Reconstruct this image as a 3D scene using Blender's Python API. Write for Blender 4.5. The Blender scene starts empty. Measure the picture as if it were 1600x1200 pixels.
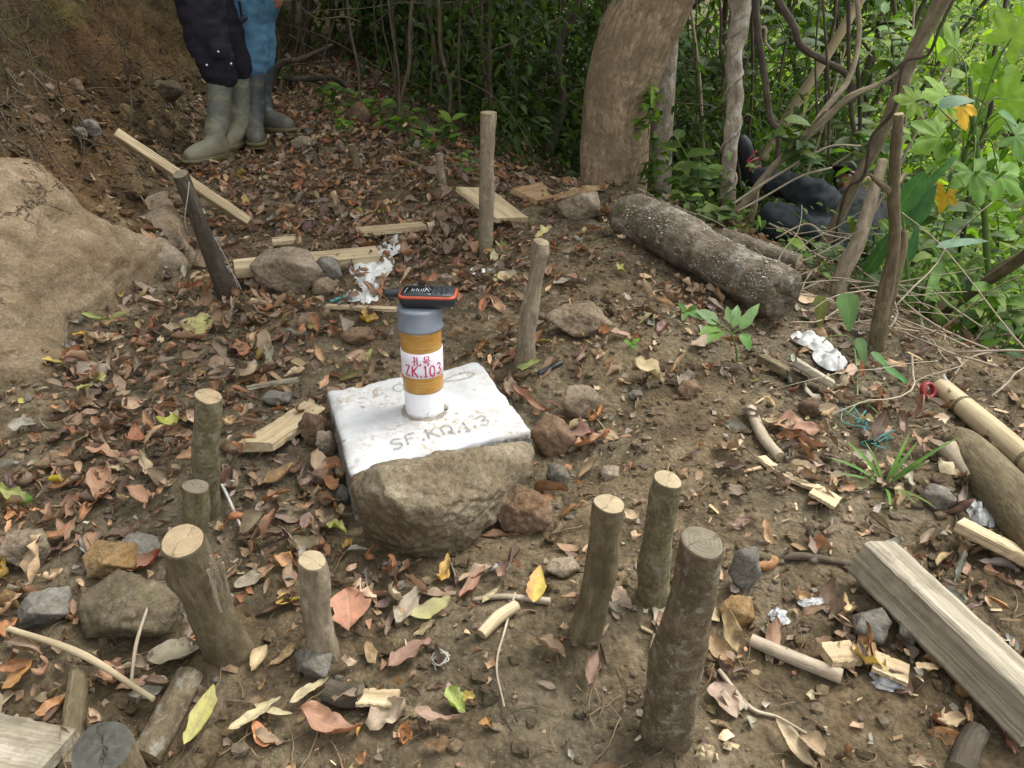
import bpy, bmesh, math, random
import numpy as np
from mathutils import Vector, Matrix

random.seed(7)
rng = np.random.default_rng(7)
SC = bpy.context.scene
COLL = SC.collection

# ------------------------------------------------------------------ camera
CAM_Z, PITCH, FPX = 1.05, math.radians(26.5), 1240.0
cam_data = bpy.data.cameras.new("camera")
cam_data.lens = 36.0 * FPX / 1600.0
cam_data.sensor_width = 36.0
cam_data.clip_start = 0.02
cam_data.clip_end = 900.0
cam = bpy.data.objects.new("camera", cam_data)
cam.location = (0, 0, CAM_Z)
cam.rotation_euler = (math.pi / 2 - PITCH, 0, 0)
COLL.objects.link(cam)
SC.camera = cam

# ------------------------------------------------------------------ light
SUN_EL, SUN_AZ = math.radians(62), math.radians(60)     # azimuth clockwise from +Y
world = bpy.data.worlds.new("World")
SC.world = world
world.use_nodes = True
wn, wl = world.node_tree.nodes, world.node_tree.links
wn.clear()
w_out = wn.new("ShaderNodeOutputWorld")
w_bg = wn.new("ShaderNodeBackground")
w_sky = wn.new("ShaderNodeTexSky")
w_sky.sky_type = 'NISHITA'
w_sky.sun_disc = False
w_sky.sun_elevation = SUN_EL
w_sky.sun_rotation = SUN_AZ
w_sky.air_density = 1.0
w_sky.dust_density = 3.0
w_hs = wn.new("ShaderNodeHueSaturation")               # thin cloud: the blue is washed out evenly
w_hs.inputs['Saturation'].default_value = 0.12
wl.new(w_sky.outputs[0], w_hs.inputs['Color'])
wl.new(w_hs.outputs[0], w_bg.inputs[0])
w_bg.inputs[1].default_value = 0.15
wl.new(w_bg.outputs[0], w_out.inputs[0])
sun_data = bpy.data.lights.new("sun", 'SUN')
sun_data.energy = 0.95
sun_data.angle = math.radians(22)
sun_data.color = (1.0, 0.96, 0.90)
sun = bpy.data.objects.new("sun", sun_data)
sd = Vector((math.sin(SUN_AZ) * math.cos(SUN_EL), math.cos(SUN_AZ) * math.cos(SUN_EL), math.sin(SUN_EL)))
sun.rotation_euler = sd.to_track_quat('Z', 'Y').to_euler()
COLL.objects.link(sun)
SC.view_settings.view_transform = 'Standard'
SC.view_settings.look = 'None'
SC.view_settings.gamma = 1.0
SC.view_settings.exposure = 1.6
SC.view_settings.use_curve_mapping = False
SC.render.engine = 'CYCLES'
SC.cycles.max_bounces = 7
SC.cycles.diffuse_bounces = 3
SC.cycles.glossy_bounces = 2
SC.cycles.transmission_bounces = 4
SC.cycles.transparent_max_bounces = 6
SC.cycles.use_denoising = True

# ------------------------------------------------------------------ noise in numpy
def _h3(ix, iy, iz, s):
    n = (ix * 374761393 + iy * 668265263 + iz * 2147483647 + s * 974711) & 0xFFFFFFFF
    n = ((n ^ (n >> 13)) * 1274126177) & 0xFFFFFFFF
    n = ((n ^ (n >> 15)) * 2246822519) & 0xFFFFFFFF
    n = n ^ (n >> 16)
    return (n & 0xFFFFFF) / float(0xFFFFFF)

def vnoise(x, y, z, s=0):
    x = np.asarray(x, float); y = np.asarray(y, float); z = np.asarray(z, float)
    x, y, z = np.broadcast_arrays(x, y, z)
    ix, iy, iz = np.floor(x).astype(np.int64), np.floor(y).astype(np.int64), np.floor(z).astype(np.int64)
    fx, fy, fz = x - ix, y - iy, z - iz
    fx = fx * fx * (3 - 2 * fx); fy = fy * fy * (3 - 2 * fy); fz = fz * fz * (3 - 2 * fz)
    r = 0
    for dx in (0, 1):
        for dy in (0, 1):
            for dz in (0, 1):
                w = (fx if dx else 1 - fx) * (fy if dy else 1 - fy) * (fz if dz else 1 - fz)
                r = r + w * _h3(ix + dx, iy + dy, iz + dz, s)
    return r * 2 - 1

def fbm(x, y, z=0.0, octv=4, s=0, gain=0.5):
    a, f, r = 1.0, 1.0, 0.0
    for o in range(octv):
        r = r + a * vnoise(np.asarray(x) * f + 17.3 * o, np.asarray(y) * f + 5.1 * o, np.asarray(z) * f, s + o)
        a *= gain; f *= 2.03
    return r

def sstep(a, b, x):
    t = np.clip((x - a) / (b - a), 0, 1)
    return t * t * (3 - 2 * t)

# ------------------------------------------------------------------ terrain height
BF_Y = np.array([-3, 0.3, 1.2, 1.84, 1.97, 2.64, 3.06, 3.7, 4.4, 5.2, 6.5, 9, 20])
BF_X = np.array([-2.6, -1.9, -1.62, -1.36, -1.22, -1.14, -1.22, -1.48, -1.6, -1.5, -1.5, -1.9, -4])
ED_Y = np.array([-3, 0.5, 1.4, 1.9, 2.2, 2.7, 3.2, 3.42, 3.6, 4.3, 5.3, 6.5, 9, 20])
ED_X = np.array([2.3, 1.75, 1.36, 1.2, 1.0, 0.72, 0.5, 0.1, -0.2, -0.62, -1.0, -1.2, -1.6, -3.5])

def Hbase(x, y):
    x = np.asarray(x, float); y = np.asarray(y, float)
    z = 0.1 + 0.115 * (np.minimum(y, 9) - 1.54)
    d = (np.interp(y, BF_Y, BF_X) - x) * 0.92
    dp = np.maximum(d, 0)
    z = z + 1.25 * np.sqrt(dp * dp + 0.004) - 1.25 * 0.0632
    z = z - 0.55 * np.maximum(d - 1.6, 0) - 0.45 * np.maximum(d - 5, 0) - 0.2 * np.maximum(d - 20, 0)
    e = (x - np.interp(y, ED_Y, ED_X)) * 0.75
    ep = np.maximum(e, 0)
    drop = 0.55 * (np.sqrt(ep * ep + 0.06) - 0.245)
    drop = np.where(e > 0, drop, 0)
    rise = 0.75 * np.maximum(e - 9, 0) - 0.55 * np.maximum(e - 60, 0)
    z = z - drop + rise
    return z

def H(x, y, fine=True):
    z = Hbase(x, y)
    x = np.asarray(x, float); y = np.asarray(y, float)
    d = np.interp(y, BF_Y, BF_X) - x
    bank = sstep(0.0, 0.4, d)
    z = z + (0.028 + 0.06 * bank) * fbm(x * 2.1, y * 2.1, 0, 3, 3) + 0.05 * bank * np.abs(fbm(x * 5.3, y * 5.3, 0, 2, 5))
    # small humps: soil heaped against stakes and by the slab
    for hx, hy, hr, hh in HUMPS:
        z = z + hh * np.exp(-((x - hx) ** 2 + (y - hy) ** 2) / (hr * hr))
    if fine:
        r = fbm(x * 14, y * 14, 0, 4, 11)
        z = z + (0.008 + 0.042 * bank) * r + 0.005 * np.abs(fbm(x * 45, y * 45, 0, 2, 21))
    return z

HUMPS = []
CP, SP = math.cos(PITCH), math.sin(PITCH)

def raydir(u, v):
    u = np.asarray(u, float); v = np.asarray(v, float)
    a = (u - 800) / FPX; b = (600 - v) / FPX
    return a, CP + b * SP, -SP + b * CP

def px(u, v, fine=False):
    """point of the ground seen at a place of the photograph (vectorised ray march)"""
    a, yy, zz = raydir(u, v)
    a, yy, zz = np.atleast_1d(a), np.atleast_1d(yy), np.atleast_1d(zz)
    ts = np.concatenate([np.linspace(0.5, 8, 380), np.linspace(8.1, 120, 400)])
    X = a[:, None] * ts; Y = yy[:, None] * ts; Z = CAM_Z + zz[:, None] * ts
    below = Z < H(X, Y, fine)
    k = np.argmax(below, axis=1); k = np.where(below.any(axis=1), np.maximum(k, 1), len(ts) - 1)
    lo, hi = ts[k - 1], ts[k]
    for _ in range(16):
        m = (lo + hi) / 2
        b = (CAM_Z + zz * m) < H(a * m, yy * m, fine)
        hi = np.where(b, m, hi); lo = np.where(b, lo, m)
    P = np.stack([a * hi, yy * hi, CAM_Z + zz * hi], 1)
    return P

def gp(u, v):
    return Vector(px(u, v)[0])

def at_y(u, v, y):
    a, b, c = raydir(u, v)
    t = y / b
    return Vector((float(a * t), float(y), float(CAM_Z + c * t)))

def at_z(u, v, z):
    a, b, c = raydir(u, v)
    t = (z - CAM_Z) / c
    return Vector((float(a * t), float(b * t), z))

def depth(p):
    return p[1] * CP - (p[2] - CAM_Z) * SP

def to_px(p):
    x, y, z = p[..., 0], p[..., 1], p[..., 2] - CAM_Z
    dd = np.maximum(y * CP - z * SP, 1e-3)
    return 800 + FPX * x / dd, 600 - FPX * (y * SP + z * CP) / dd

def m_px(p, n):
    """metres that n photograph pixels span at p"""
    return n * depth(p) / FPX

# ------------------------------------------------------------------ mesh builder
class MB:
    def __init__(s):
        s.v = []; s.f = []; s.tc = []; s.col = []; s.n = 0; s.mi = []
    def add(s, v, f, tc=None, col=(1, 1, 1), mi=0):
        v = np.asarray(v, float).reshape(-1, 3)
        s.v.append(v)
        s.tc.append(np.asarray(tc, float).reshape(-1, 3) if tc is not None else v.copy())
        c = np.asarray(col, float)
        s.col.append(np.broadcast_to(c, (len(v), 3)) if c.ndim == 1 else c)
        for face in f:
            s.f.append(tuple(int(i) + s.n for i in face))
        s.mi += [mi] * len(f)
        s.n += len(v)
        return s
    def mesh(s, name, mats, loc=(0, 0, 0), smooth=True):
        me = bpy.data.meshes.new(name)
        V = np.concatenate(s.v) - np.asarray(loc, float)
        me.from_pydata(V.tolist(), [], s.f)
        put_attr(me, np.concatenate(s.tc), np.concatenate(s.col))
        if not isinstance(mats, (list, tuple)): mats = [mats]
        for m in mats: me.materials.append(m)
        if len(mats) > 1: me.polygons.foreach_set('material_index', s.mi)
        me.polygons.foreach_set('use_smooth', [smooth] * len(me.polygons))
        me.update()
        return me
    def build(s, name, mats, parent=None, loc=None, smooth=True):
        if loc is None:
            loc = PW.get(parent.name, (0, 0, 0)) if parent is not None else (0, 0, 0)
        loc = tuple(loc)
        me = s.mesh(name, mats, loc, smooth)
        o = bpy.data.objects.new(name, me)
        COLL.objects.link(o)
        if parent is not None:
            o.parent = parent
            pw = PW.get(parent.name, (0, 0, 0))
            o.location = [loc[i] - pw[i] for i in range(3)]
        else:
            o.location = loc
        PW[o.name] = loc
        return o

PW = {}      # world place of every object's origin

def put_attr(me, tc, col):
    a = me.attributes.new('tc', 'FLOAT_VECTOR', 'POINT')
    a.data.foreach_set('vector', np.ascontiguousarray(tc, dtype=np.float32).ravel())
    c = me.attributes.new('col', 'FLOAT_COLOR', 'POINT')
    c4 = np.concatenate([col, np.ones((len(col), 1))], 1).astype(np.float32)
    c.data.foreach_set('color', np.ascontiguousarray(c4).ravel())

def fast_mesh(name, V, quads_or_tris, tc, col, mat, smooth=False):
    """big mesh from numpy arrays; faces all of the same size"""
    me = bpy.data.meshes.new(name)
    F = np.asarray(quads_or_tris, np.int32)
    k = F.shape[1]
    me.vertices.add(len(V)); me.vertices.foreach_set('co', np.ascontiguousarray(V, np.float32).ravel())
    me.loops.add(F.size); me.loops.foreach_set('vertex_index', F.ravel())
    me.polygons.add(len(F)); me.polygons.foreach_set('loop_start', np.arange(0, F.size, k, dtype=np.int32))
    me.polygons.foreach_set('loop_total', np.full(len(F), k, np.int32))
    me.update(calc_edges=True)
    me.validate()
    put_attr(me, tc, col)
    me.materials.append(mat)
    me.polygons.foreach_set('use_smooth', np.full(len(F), smooth))
    return me

def link(name, me, parent=None, loc=(0, 0, 0)):
    o = bpy.data.objects.new(name, me)
    COLL.objects.link(o)
    if parent is not None:
        o.parent = parent
        pw = PW.get(parent.name, (0, 0, 0))
        o.location = [loc[i] - pw[i] for i in range(3)]
    else:
        o.location = loc
    PW[o.name] = tuple(loc)
    return o

def tag(o, label, cat, group=None, kind=None):
    if label: o['label'] = label
    if cat: o['category'] = cat
    if group: o['group'] = group
    if kind: o['kind'] = kind
    return o

def thing(name, label, cat, loc, group=None):
    o = bpy.data.objects.new(name, None)
    o.empty_display_size = 0.05
    COLL.objects.link(o)
    o.location = tuple(loc)
    PW[o.name] = tuple(loc)
    return tag(o, label, cat, group)

def part(mb, name, mat, root, smooth=True):
    return mb.build(name, mat, root, PW[root.name], smooth)

# ------------------------------------------------------------------ shapes
def spline(pts, n):
    P = np.asarray([tuple(p) for p in pts], float)
    if len(P) == 2:
        t = np.linspace(0, 1, n)[:, None]
        return P[0] * (1 - t) + P[1] * t
    Q = np.vstack([2 * P[0] - P[1], P, 2 * P[-1] - P[-2]])
    out = []
    T = np.linspace(0, len(P) - 1, n)
    for t in T:
        i = min(int(t), len(P) - 2); f = t - i
        p0, p1, p2, p3 = Q[i], Q[i + 1], Q[i + 2], Q[i + 3]
        out.append(0.5 * ((2 * p1) + (-p0 + p2) * f + (2 * p0 - 5 * p1 + 4 * p2 - p3) * f * f + (-p0 + 3 * p1 - 3 * p2 + p3) * f ** 3))
    return np.array(out)

def frames(C):
    T = np.gradient(C, axis=0)
    T /= np.linalg.norm(T, axis=1)[:, None] + 1e-9
    a = np.array([0, 0, 1.0]) if abs(T[0][2]) < 0.8 else np.array([0, 1.0, 0])
    N = np.zeros_like(C); B = np.zeros_like(C)
    n = np.cross(T[0], a); n /= np.linalg.norm(n)
    for i in range(len(C)):
        n = n - T[i] * np.dot(n, T[i]); n /= np.linalg.norm(n) + 1e-9
        N[i] = n; B[i] = np.cross(T[i], n)
    return T, N, B

def tube(mb, pts, rad, seg=10, n=None, noise=0.0, nf=30, seed=0, col=(1, 1, 1), cap=True, flat=1.0, knots=None, mi=0, lobes=0.0, twist=0.0):
    """tapered tube through pts; rad is a number or a list spread along it"""
    n = n or max(2, len(pts) * 4)
    C = spline(pts, n)
    R = np.interp(np.linspace(0, 1, n), np.linspace(0, 1, len(np.atleast_1d(rad))), np.atleast_1d(rad)) if np.ndim(rad) else np.full(n, rad)
    T, N, B = frames(C)
    th = np.linspace(0, 2 * math.pi, seg, endpoint=False)
    L = np.concatenate([[0], np.cumsum(np.linalg.norm(np.diff(C, axis=0), axis=1))])
    cs, sn = np.cos(th), np.sin(th)
    RR = np.repeat(R[:, None], seg, 1)
    lx = cs[None, :] * R[:, None]; ly = sn[None, :] * R[:, None]; lz = np.repeat(L[:, None], seg, 1)
    if noise:
        RR = RR * (1 + noise * fbm(lx * nf + seed * 9.7, ly * nf, lz * nf * 0.5, 3, seed))
    if lobes:
        RR = RR * (1 + lobes * np.cos(2 * (th[None, :] + twist * lz)))
    if knots:
        for (s, ang, rr, hh) in knots:   # bumps: place along 0..1, angle, radius, height
            dl = (lz - s * L[-1]); da = (np.angle(np.exp(1j * (th[None, :] - ang)))) * R[:, None]
            RR = RR + hh * np.exp(-(dl ** 2 + da ** 2) / (rr * rr))
    V = C[:, None, :] + N[:, None, :] * (RR * cs)[..., None] + B[:, None, :] * (RR * sn * flat)[..., None]
    tc = np.stack([lx + seed * 0.37, ly, lz], -1)
    F = []
    for i in range(n - 1):
        for j in range(seg):
            k = (j + 1) % seg
            F.append((i * seg + j, i * seg + k, (i + 1) * seg + k, (i + 1) * seg + j))
    V = V.reshape(-1, 3); tc = tc.reshape(-1, 3)
    if cap:
        F.append(tuple(range(seg - 1, -1, -1)))
        F.append(tuple(range((n - 1) * seg, n * seg)))
    mb.add(V, F, tc, col, mi)
    return C, T, N, B, V.reshape(n, seg, 3)

def disc(mb, ring, centre=None, bulge=0.0, normal=None, rings=3, jit=0.0):
    """cut end that fills a ring of points"""
    ring = np.asarray(ring); c = ring.mean(0) if centre is None else np.asarray(centre)
    nrm = np.asarray(normal) if normal is not None else np.cross(ring[0] - c, ring[len(ring) // 4] - c)
    nrm = nrm / (np.linalg.norm(nrm) + 1e-9)
    zz_ = random.uniform(0, 9); V = [c + nrm * bulge]; tc = [(0, 0, zz_)]
    S = len(ring); R = np.linalg.norm(ring - c, axis=1).mean()
    for k in range(1, rings + 1):
        f = k / rings
        for j in range(S):
            p = c + (ring[j] - c) * f + nrm * (bulge * (1 - f * f) + (jit * random.uniform(-1, 1) if k < rings else 0))
            V.append(p); a = 2 * math.pi * j / S
            tc.append((R * f * math.cos(a), R * f * math.sin(a), zz_))
    F = [(0, 1 + j, 1 + (j + 1) % S) for j in range(S)]
    for k in range(1, rings):
        o1, o2 = 1 + (k - 1) * S, 1 + k * S
        for j in range(S):
            F.append((o1 + j, o2 + j, o2 + (j + 1) % S, o1 + (j + 1) % S))
    mb.add(V, F, tc)

def box_beam(mb, A, B, w, t, roll=0.0, n=10, jit=0.004, seed=0, up=(0, 0, 1), endcut=(0, 0), bev=0.12, col=(1, 1, 1), bow=0.0):
    """sawn or split board from A to B: rounded cross-section, uneven edges"""
    A, B = np.asarray(tuple(A), float), np.asarray(tuple(B), float)
    T = (B - A); Lg = np.linalg.norm(T); T /= Lg
    u = np.asarray(up, float); S = np.cross(T, u); S /= np.linalg.norm(S); U = np.cross(S, T)
    c, s = math.cos(roll), math.sin(roll)
    S, U = S * c + U * s, U * c - S * s
    b = min(w, t) * bev
    hw, ht = w / 2, t / 2
    sec = []
    for (sx, sy) in ((1, 1), (-1, 1), (-1, -1), (1, -1)):
        if sx == sy: q = [(sx * hw, sy * (ht - b)), (sx * (hw - b), sy * ht)]
        else: q = [(sx * (hw - b), sy * ht), (sx * hw, sy * (ht - b))]
        sec += q
    # extra points in the middle of the wide faces
    sec = [sec[0], sec[1], (0, ht), sec[2], sec[3], (-hw, 0), sec[4], sec[5], (0, -ht), sec[6], sec[7], (hw, 0)]
    m = len(sec); V = []; tc = []
    r = random.Random(seed)
    for i in range(n):
        f = i / (n - 1)
        wob = [r.uniform(-jit, jit), r.uniform(-jit, jit)]
        for (x, y) in sec:
            l = f * Lg + (x / w) * (endcut[0] * (1 - f) + endcut[1] * f)
            yy = y + r.uniform(-jit, jit) * 0.25 - bow * 4 * f * (1 - f); xx = x + r.uniform(-jit, jit) * 0.35 + wob[0] * 0.5
            V.append(A + T * l + S * xx + U * yy); tc.append((x + seed * 0.31, y, l))
    F = []
    for i in range(n - 1):
        for j in range(m):
            k = (j + 1) % m
            F.append((i * m + j, (i + 1) * m + j, (i + 1) * m + k, i * m + k))
    F.append(tuple(range(m)))
    F.append(tuple(range(n * m - 1, (n - 1) * m - 1, -1)))
    mb.add(V, F, tc, col)

_ico = {}
def ico(sub):
    if sub not in _ico:
        bm = bmesh.new(); bmesh.ops.create_icosphere(bm, subdivisions=sub, radius=1)
        V = np.array([v.co[:] for v in bm.verts]); F = [tuple(v.index for v in f.verts) for f in bm.faces]
        bm.free(); _ico[sub] = (V, F)
    return _ico[sub]

def hull_planes(P):
    bm = bmesh.new()
    for p in P: bm.verts.new(tuple(p))
    bmesh.ops.convex_hull(bm, input=bm.verts)
    bm.normal_update()
    N = []; D = []
    for f in bm.faces:
        n = f.normal
        if n.length > 0.5:
            N.append(n[:]); D.append(n.dot(f.verts[0].co))
    bm.free()
    N, D = np.array(N), np.array(D)
    return N, D

def rock_from(mb, P, sub=4, rough=0.03, seed=0, soft=60, nf=6.0, col=(1, 1, 1)):
    """stone whose faces are the hull of P: edges softened, surface broken by noise"""
    P = np.asarray([tuple(p) for p in P], float)
    c = P.mean(0); Q = P - c
    N, D = hull_planes(Q)
    sgn = np.sign(D); N = N * sgn[:, None]; D = np.abs(D)
    d, F = ico(sub)
    dot = d @ N.T
    r = np.where(dot > 1e-3, D[None, :] / np.maximum(dot, 1e-3), 1e6)
    sz = np.median(r.min(1))
    inv = np.minimum(1.0 / r, 1e6) * sz
    k = soft
    m = inv.max(1)
    soft_inv = m + np.log(np.exp((inv - m[:, None]) * k).sum(1)) / k
    R = sz / soft_inv
    V = d * R[:, None]
    q = V / sz
    R = R + sz * rough * (fbm(q[:, 0] * nf * .5 + seed, q[:, 1] * nf * .5, q[:, 2] * nf * .5, 2, seed) * 1.4 + 0.75 * fbm(q[:, 0] * nf * 1.6, q[:, 1] * nf * 1.6, q[:, 2] * nf * 1.6 + seed, 4, seed + 5) - 1.1 * sstep(.8, 1, 1 - np.abs(fbm(q[:, 0] * 1.7, q[:, 1] * 1.7 + seed, q[:, 2] * 2.6, 2, seed + 8))))
    V = d * R[:, None] + c
    mb.add(V, F, V - c + seed * 0.71, col)
    return c

def rock_pts(centre, sx, sy, sz, seed, yaw=0.0, n=13, flat=0.0):
    r = random.Random(seed); pts = []
    for i in range(n):
        g = i * 2.39996 + r.uniform(-.3, .3); zz = 1 - 2 * (i + .5) / n; zz += r.uniform(-.12, .12)
        rr = math.sqrt(max(0, 1 - zz * zz)); k = r.uniform(.72, 1.15)
        x, y, z = rr * math.cos(g) * k, rr * math.sin(g) * k, max(-1, min(1 - flat, zz * k))
        x *= sx; y *= sy; z *= sz
        c, s = math.cos(yaw), math.sin(yaw)
        pts.append((centre[0] + x * c - y * s, centre[1] + x * s + y * c, centre[2] + z))
    return pts
# ------------------------------------------------------------------ materials
def lin(c):
    return tuple(((x / 255.0 + 0.055) / 1.055) ** 2.4 if x / 255.0 > 0.04045 else x / 255.0 / 12.92 for x in c)

class NT:
    """short hand for building node trees"""
    def __init__(s, name):
        s.m = bpy.data.materials.new(name); s.m.use_nodes = True
        s.t = s.m.node_tree; s.t.nodes.clear()
        s.out = s.t.nodes.new('ShaderNodeOutputMaterial')
        s.b = s.t.nodes.new('ShaderNodeBsdfPrincipled')
        s.t.links.new(s.b.outputs[0], s.out.inputs[0])
        s.tc = s.node('ShaderNodeAttribute'); s.tc.attribute_name = 'tc'
        s.ca = s.node('ShaderNodeAttribute'); s.ca.attribute_name = 'col'
    def node(s, k): return s.t.nodes.new(k)
    def link(s, a, b): s.t.links.new(a, b)
    def vec(s, scale=(1, 1, 1), src=None):
        m = s.node('ShaderNodeMapping'); m.inputs['Scale'].default_value = scale
        s.link(src or s.tc.outputs['Vector'], m.inputs[0]); return m.outputs[0]
    def noise(s, scale, detail=5, rough=0.6, v=None, dist=0.0, out='Fac'):
        n = s.node('ShaderNodeTexNoise'); n.inputs['Scale'].default_value = scale
        n.inputs['Detail'].default_value = detail; n.inputs['Roughness'].default_value = rough
        n.inputs['Distortion'].default_value = dist
        s.link(v or s.tc.outputs['Vector'], n.inputs['Vector']); return n.outputs[out]
    def voro(s, scale, v=None, feat='F1', out='Distance'):
        n = s.node('ShaderNodeTexVoronoi'); n.feature = feat; n.inputs['Scale'].default_value = scale
        s.link(v or s.tc.outputs['Vector'], n.inputs['Vector']); return n.outputs[out]
    def ramp(s, fac, stops, interp='LINEAR'):
        r = s.node('ShaderNodeValToRGB'); r.color_ramp.interpolation = interp
        e = r.color_ramp.elements
        while len(e) > 1: e.remove(e[-1])
        e[0].position = stops[0][0]; e[0].color = tuple(stops[0][1]) + (1,)
        for p, c in stops[1:]:
            x = e.new(p); x.color = tuple(c) + (1,)
        s.link(fac, r.inputs[0]); return r.outputs[0]
    def val(s, fac, a, b, lo=0.0, hi=1.0):
        r = s.node('ShaderNodeMapRange'); r.inputs[1].default_value = a; r.inputs[2].default_value = b
        r.inputs[3].default_value = lo; r.inputs[4].default_value = hi
        s.link(fac, r.inputs[0]); return r.outputs[0]
    def mix(s, fac, a, b, mode='MIX'):
        n = s.node('ShaderNodeMix'); n.data_type = 'RGBA'; n.blend_type = mode
        for sock, x in ((n.inputs['Factor'], fac), (n.inputs['A'], a), (n.inputs['B'], b)):
            pass
        fi = n.inputs[0]; ai = n.inputs[6]; bi = n.inputs[7]
        for sock, x in ((fi, fac), (ai, a), (bi, b)):
            if hasattr(x, 'links'): s.link(x, sock)
            elif isinstance(x, (int, float)): sock.default_value = x
            else: sock.default_value = tuple(x) + (1,)
        return n.outputs[2]
    def math(s, op, a, b=0.0, c=None):
        n = s.node('ShaderNodeMath'); n.operation = op
        for i, x in enumerate((a, b) if c is None else (a, b, c)):
            if hasattr(x, 'links'): s.link(x, n.inputs[i])
            else: n.inputs[i].default_value = x
        return n.outputs[0]
    def bump(s, h, strength=0.5, dist=0.01, prev=None):
        n = s.node('ShaderNodeBump'); n.inputs['Strength'].default_value = strength
        n.inputs['Distance'].default_value = dist; s.link(h, n.inputs['Height'])
        if prev is not None: s.link(prev, n.inputs['Normal'])
        s.link(n.outputs[0], s.b.inputs['Normal']); return n.outputs[0]
    def fin(s, color, rough=0.8, spec=0.3):
        if hasattr(color, 'links'): s.link(color, s.b.inputs['Base Color'])
        else: s.b.inputs['Base Color'].default_value = tuple(color) + (1,)
        if hasattr(rough, 'links'): s.link(rough, s.b.inputs['Roughness'])
        else: s.b.inputs['Roughness'].default_value = rough
        s.b.inputs['Specular IOR Level'].default_value = spec
        return s.m

def m_soil():
    t = NT('soil')
    a = t.noise(1.7, 4, .6); b = t.noise(9, 6, .7); c = t.noise(60, 5, .7); d = t.noise(3.3, 5, .65, dist=.4)
    base = t.ramp(b, [(.25, (.055, .042, .026)), (.45, (.142, .108, .062)), (.6, (.235, .185, .115)), (.8, (.35, .29, .195))])
    grey = t.ramp(b, [(.25, (.055, .047, .029)), (.5, (.175, .148, .098)), (.8, (.34, .29, .205))])
    base = t.mix(t.val(a, .42, .62), base, grey)
    orange = t.mix(t.val(d, .60, .72, 0, .5), base, (.19, .105, .045))
    fine = t.mix(.75, orange, t.ramp(c, [(.3, (.40, .39, .37)), (.5, (1, 1, 1)), (.72, (1.5, 1.46, 1.4))]), 'MULTIPLY')
    # gritty specks
    vo = t.voro(150, out='Color')
    sp = t.voro(150)
    grit = t.mix(t.val(sp, .10, .22, .7, 0), fine, t.mix(.5, vo, (.30, .26, .2)))
    grit = t.mix(t.math('MULTIPLY', t.val(t.noise(22, 3), .5, .6), 1.0), fine, grit)
    col = t.mix(1.0, t.mix(1.0, grit, (1.10, 1.10, 1.10), 'MULTIPLY'), t.ca.outputs['Color'], 'MULTIPLY')
    h = t.math('ADD', t.math('MULTIPLY', t.noise(35, 8, .75), 1.0), t.math('MULTIPLY', t.voro(90), -.35))
    t.bump(h, 1.0, .03)
    return t.fin(col, .92, .2)

def m_litter():
    t = NT('dry_leaf')
    sep = t.node('ShaderNodeSeparateXYZ'); t.link(t.tc.outputs['Vector'], sep.inputs[0])
    S, T, R = sep.outputs
    at = t.math('ABSOLUTE', T)
    side = t.math('SINE', t.math('MULTIPLY', t.math('SUBTRACT', S, t.math('MULTIPLY', at, .22)), 62.0))
    mid = t.val(at, .03, .1, 1, 0)
    vein = t.math('MAXIMUM', mid, t.val(side, .86, 1, 0, .55))
    geo = t.node('ShaderNodeNewGeometry')
    n1 = t.noise(60, 4, .7, v=geo.outputs['Position']); n2 = t.noise(300, 3, .6, v=geo.outputs['Position'])
    c = t.mix(1.0, t.ca.outputs['Color'], t.ramp(n1, [(.3, (.55, .50, .46)), (.5, (1, 1, 1)), (.72, (1.35, 1.3, 1.2))]), 'MULTIPLY')
    c = t.mix(t.val(n2, .62, .72, 0, .5), c, (.05, .03, .02))
    c = t.mix(t.math('MULTIPLY', vein, .35), c, t.mix(.5, c, (.42, .30, .19)))
    back = t.mix(.5, c, (.30, .235, .16))
    c = t.mix(t.math('MULTIPLY', geo.outputs['Backfacing'], .8), c, back)
    t.bump(t.math('ADD', t.math('MULTIPLY', vein, .6), n1), .5, .002)
    t.fin(c, .55, .35)
    tr = t.node('ShaderNodeBsdfTranslucent'); t.link(c, tr.inputs[0])
    ms = t.node('ShaderNodeMixShader'); ms.inputs[0].default_value = .12
    t.link(t.b.outputs[0], ms.inputs[1]); t.link(tr.outputs[0], ms.inputs[2]); t.link(ms.outputs[0], t.out.inputs[0])
    return t.m

def m_green(name='green_leaf', rough=.42, trans=.3):
    t = NT(name)
    sep = t.node('ShaderNodeSeparateXYZ'); t.link(t.tc.outputs['Vector'], sep.inputs[0])
    S, T, R = sep.outputs
    at = t.math('ABSOLUTE', T)
    side = t.math('SINE', t.math('MULTIPLY', t.math('SUBTRACT', S, t.math('MULTIPLY', at, .3)), 50.0))
    vein = t.math('MAXIMUM', t.val(at, .02, .09, 1, 0), t.val(side, .85, 1, 0, .5))
    geo = t.node('ShaderNodeNewGeometry')
    n1 = t.noise(25, 3, .6, v=geo.outputs['Position'])
    c = t.mix(1.0, t.ca.outputs['Color'], t.ramp(n1, [(.3, (.7, .72, .7)), (.7, (1.25, 1.2, 1.1))]), 'MULTIPLY')
    c = t.mix(t.math('MULTIPLY', vein, .3), c, t.mix(.6, c, (.25, .36, .12)))
    t.bump(vein, .3, .002)
    t.fin(c, rough, .22)
    tr = t.node('ShaderNodeBsdfTranslucent')
    t.link(t.mix(.7, c, t.mix(1.0, c, (1.6, 1.9, .6), 'MULTIPLY')), tr.inputs[0])
    ms = t.node('ShaderNodeMixShader'); ms.inputs[0].default_value = trans
    t.link(t.b.outputs[0], ms.inputs[1]); t.link(tr.outputs[0], ms.inputs[2]); t.link(ms.outputs[0], t.out.inputs[0])
    return t.m

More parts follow.
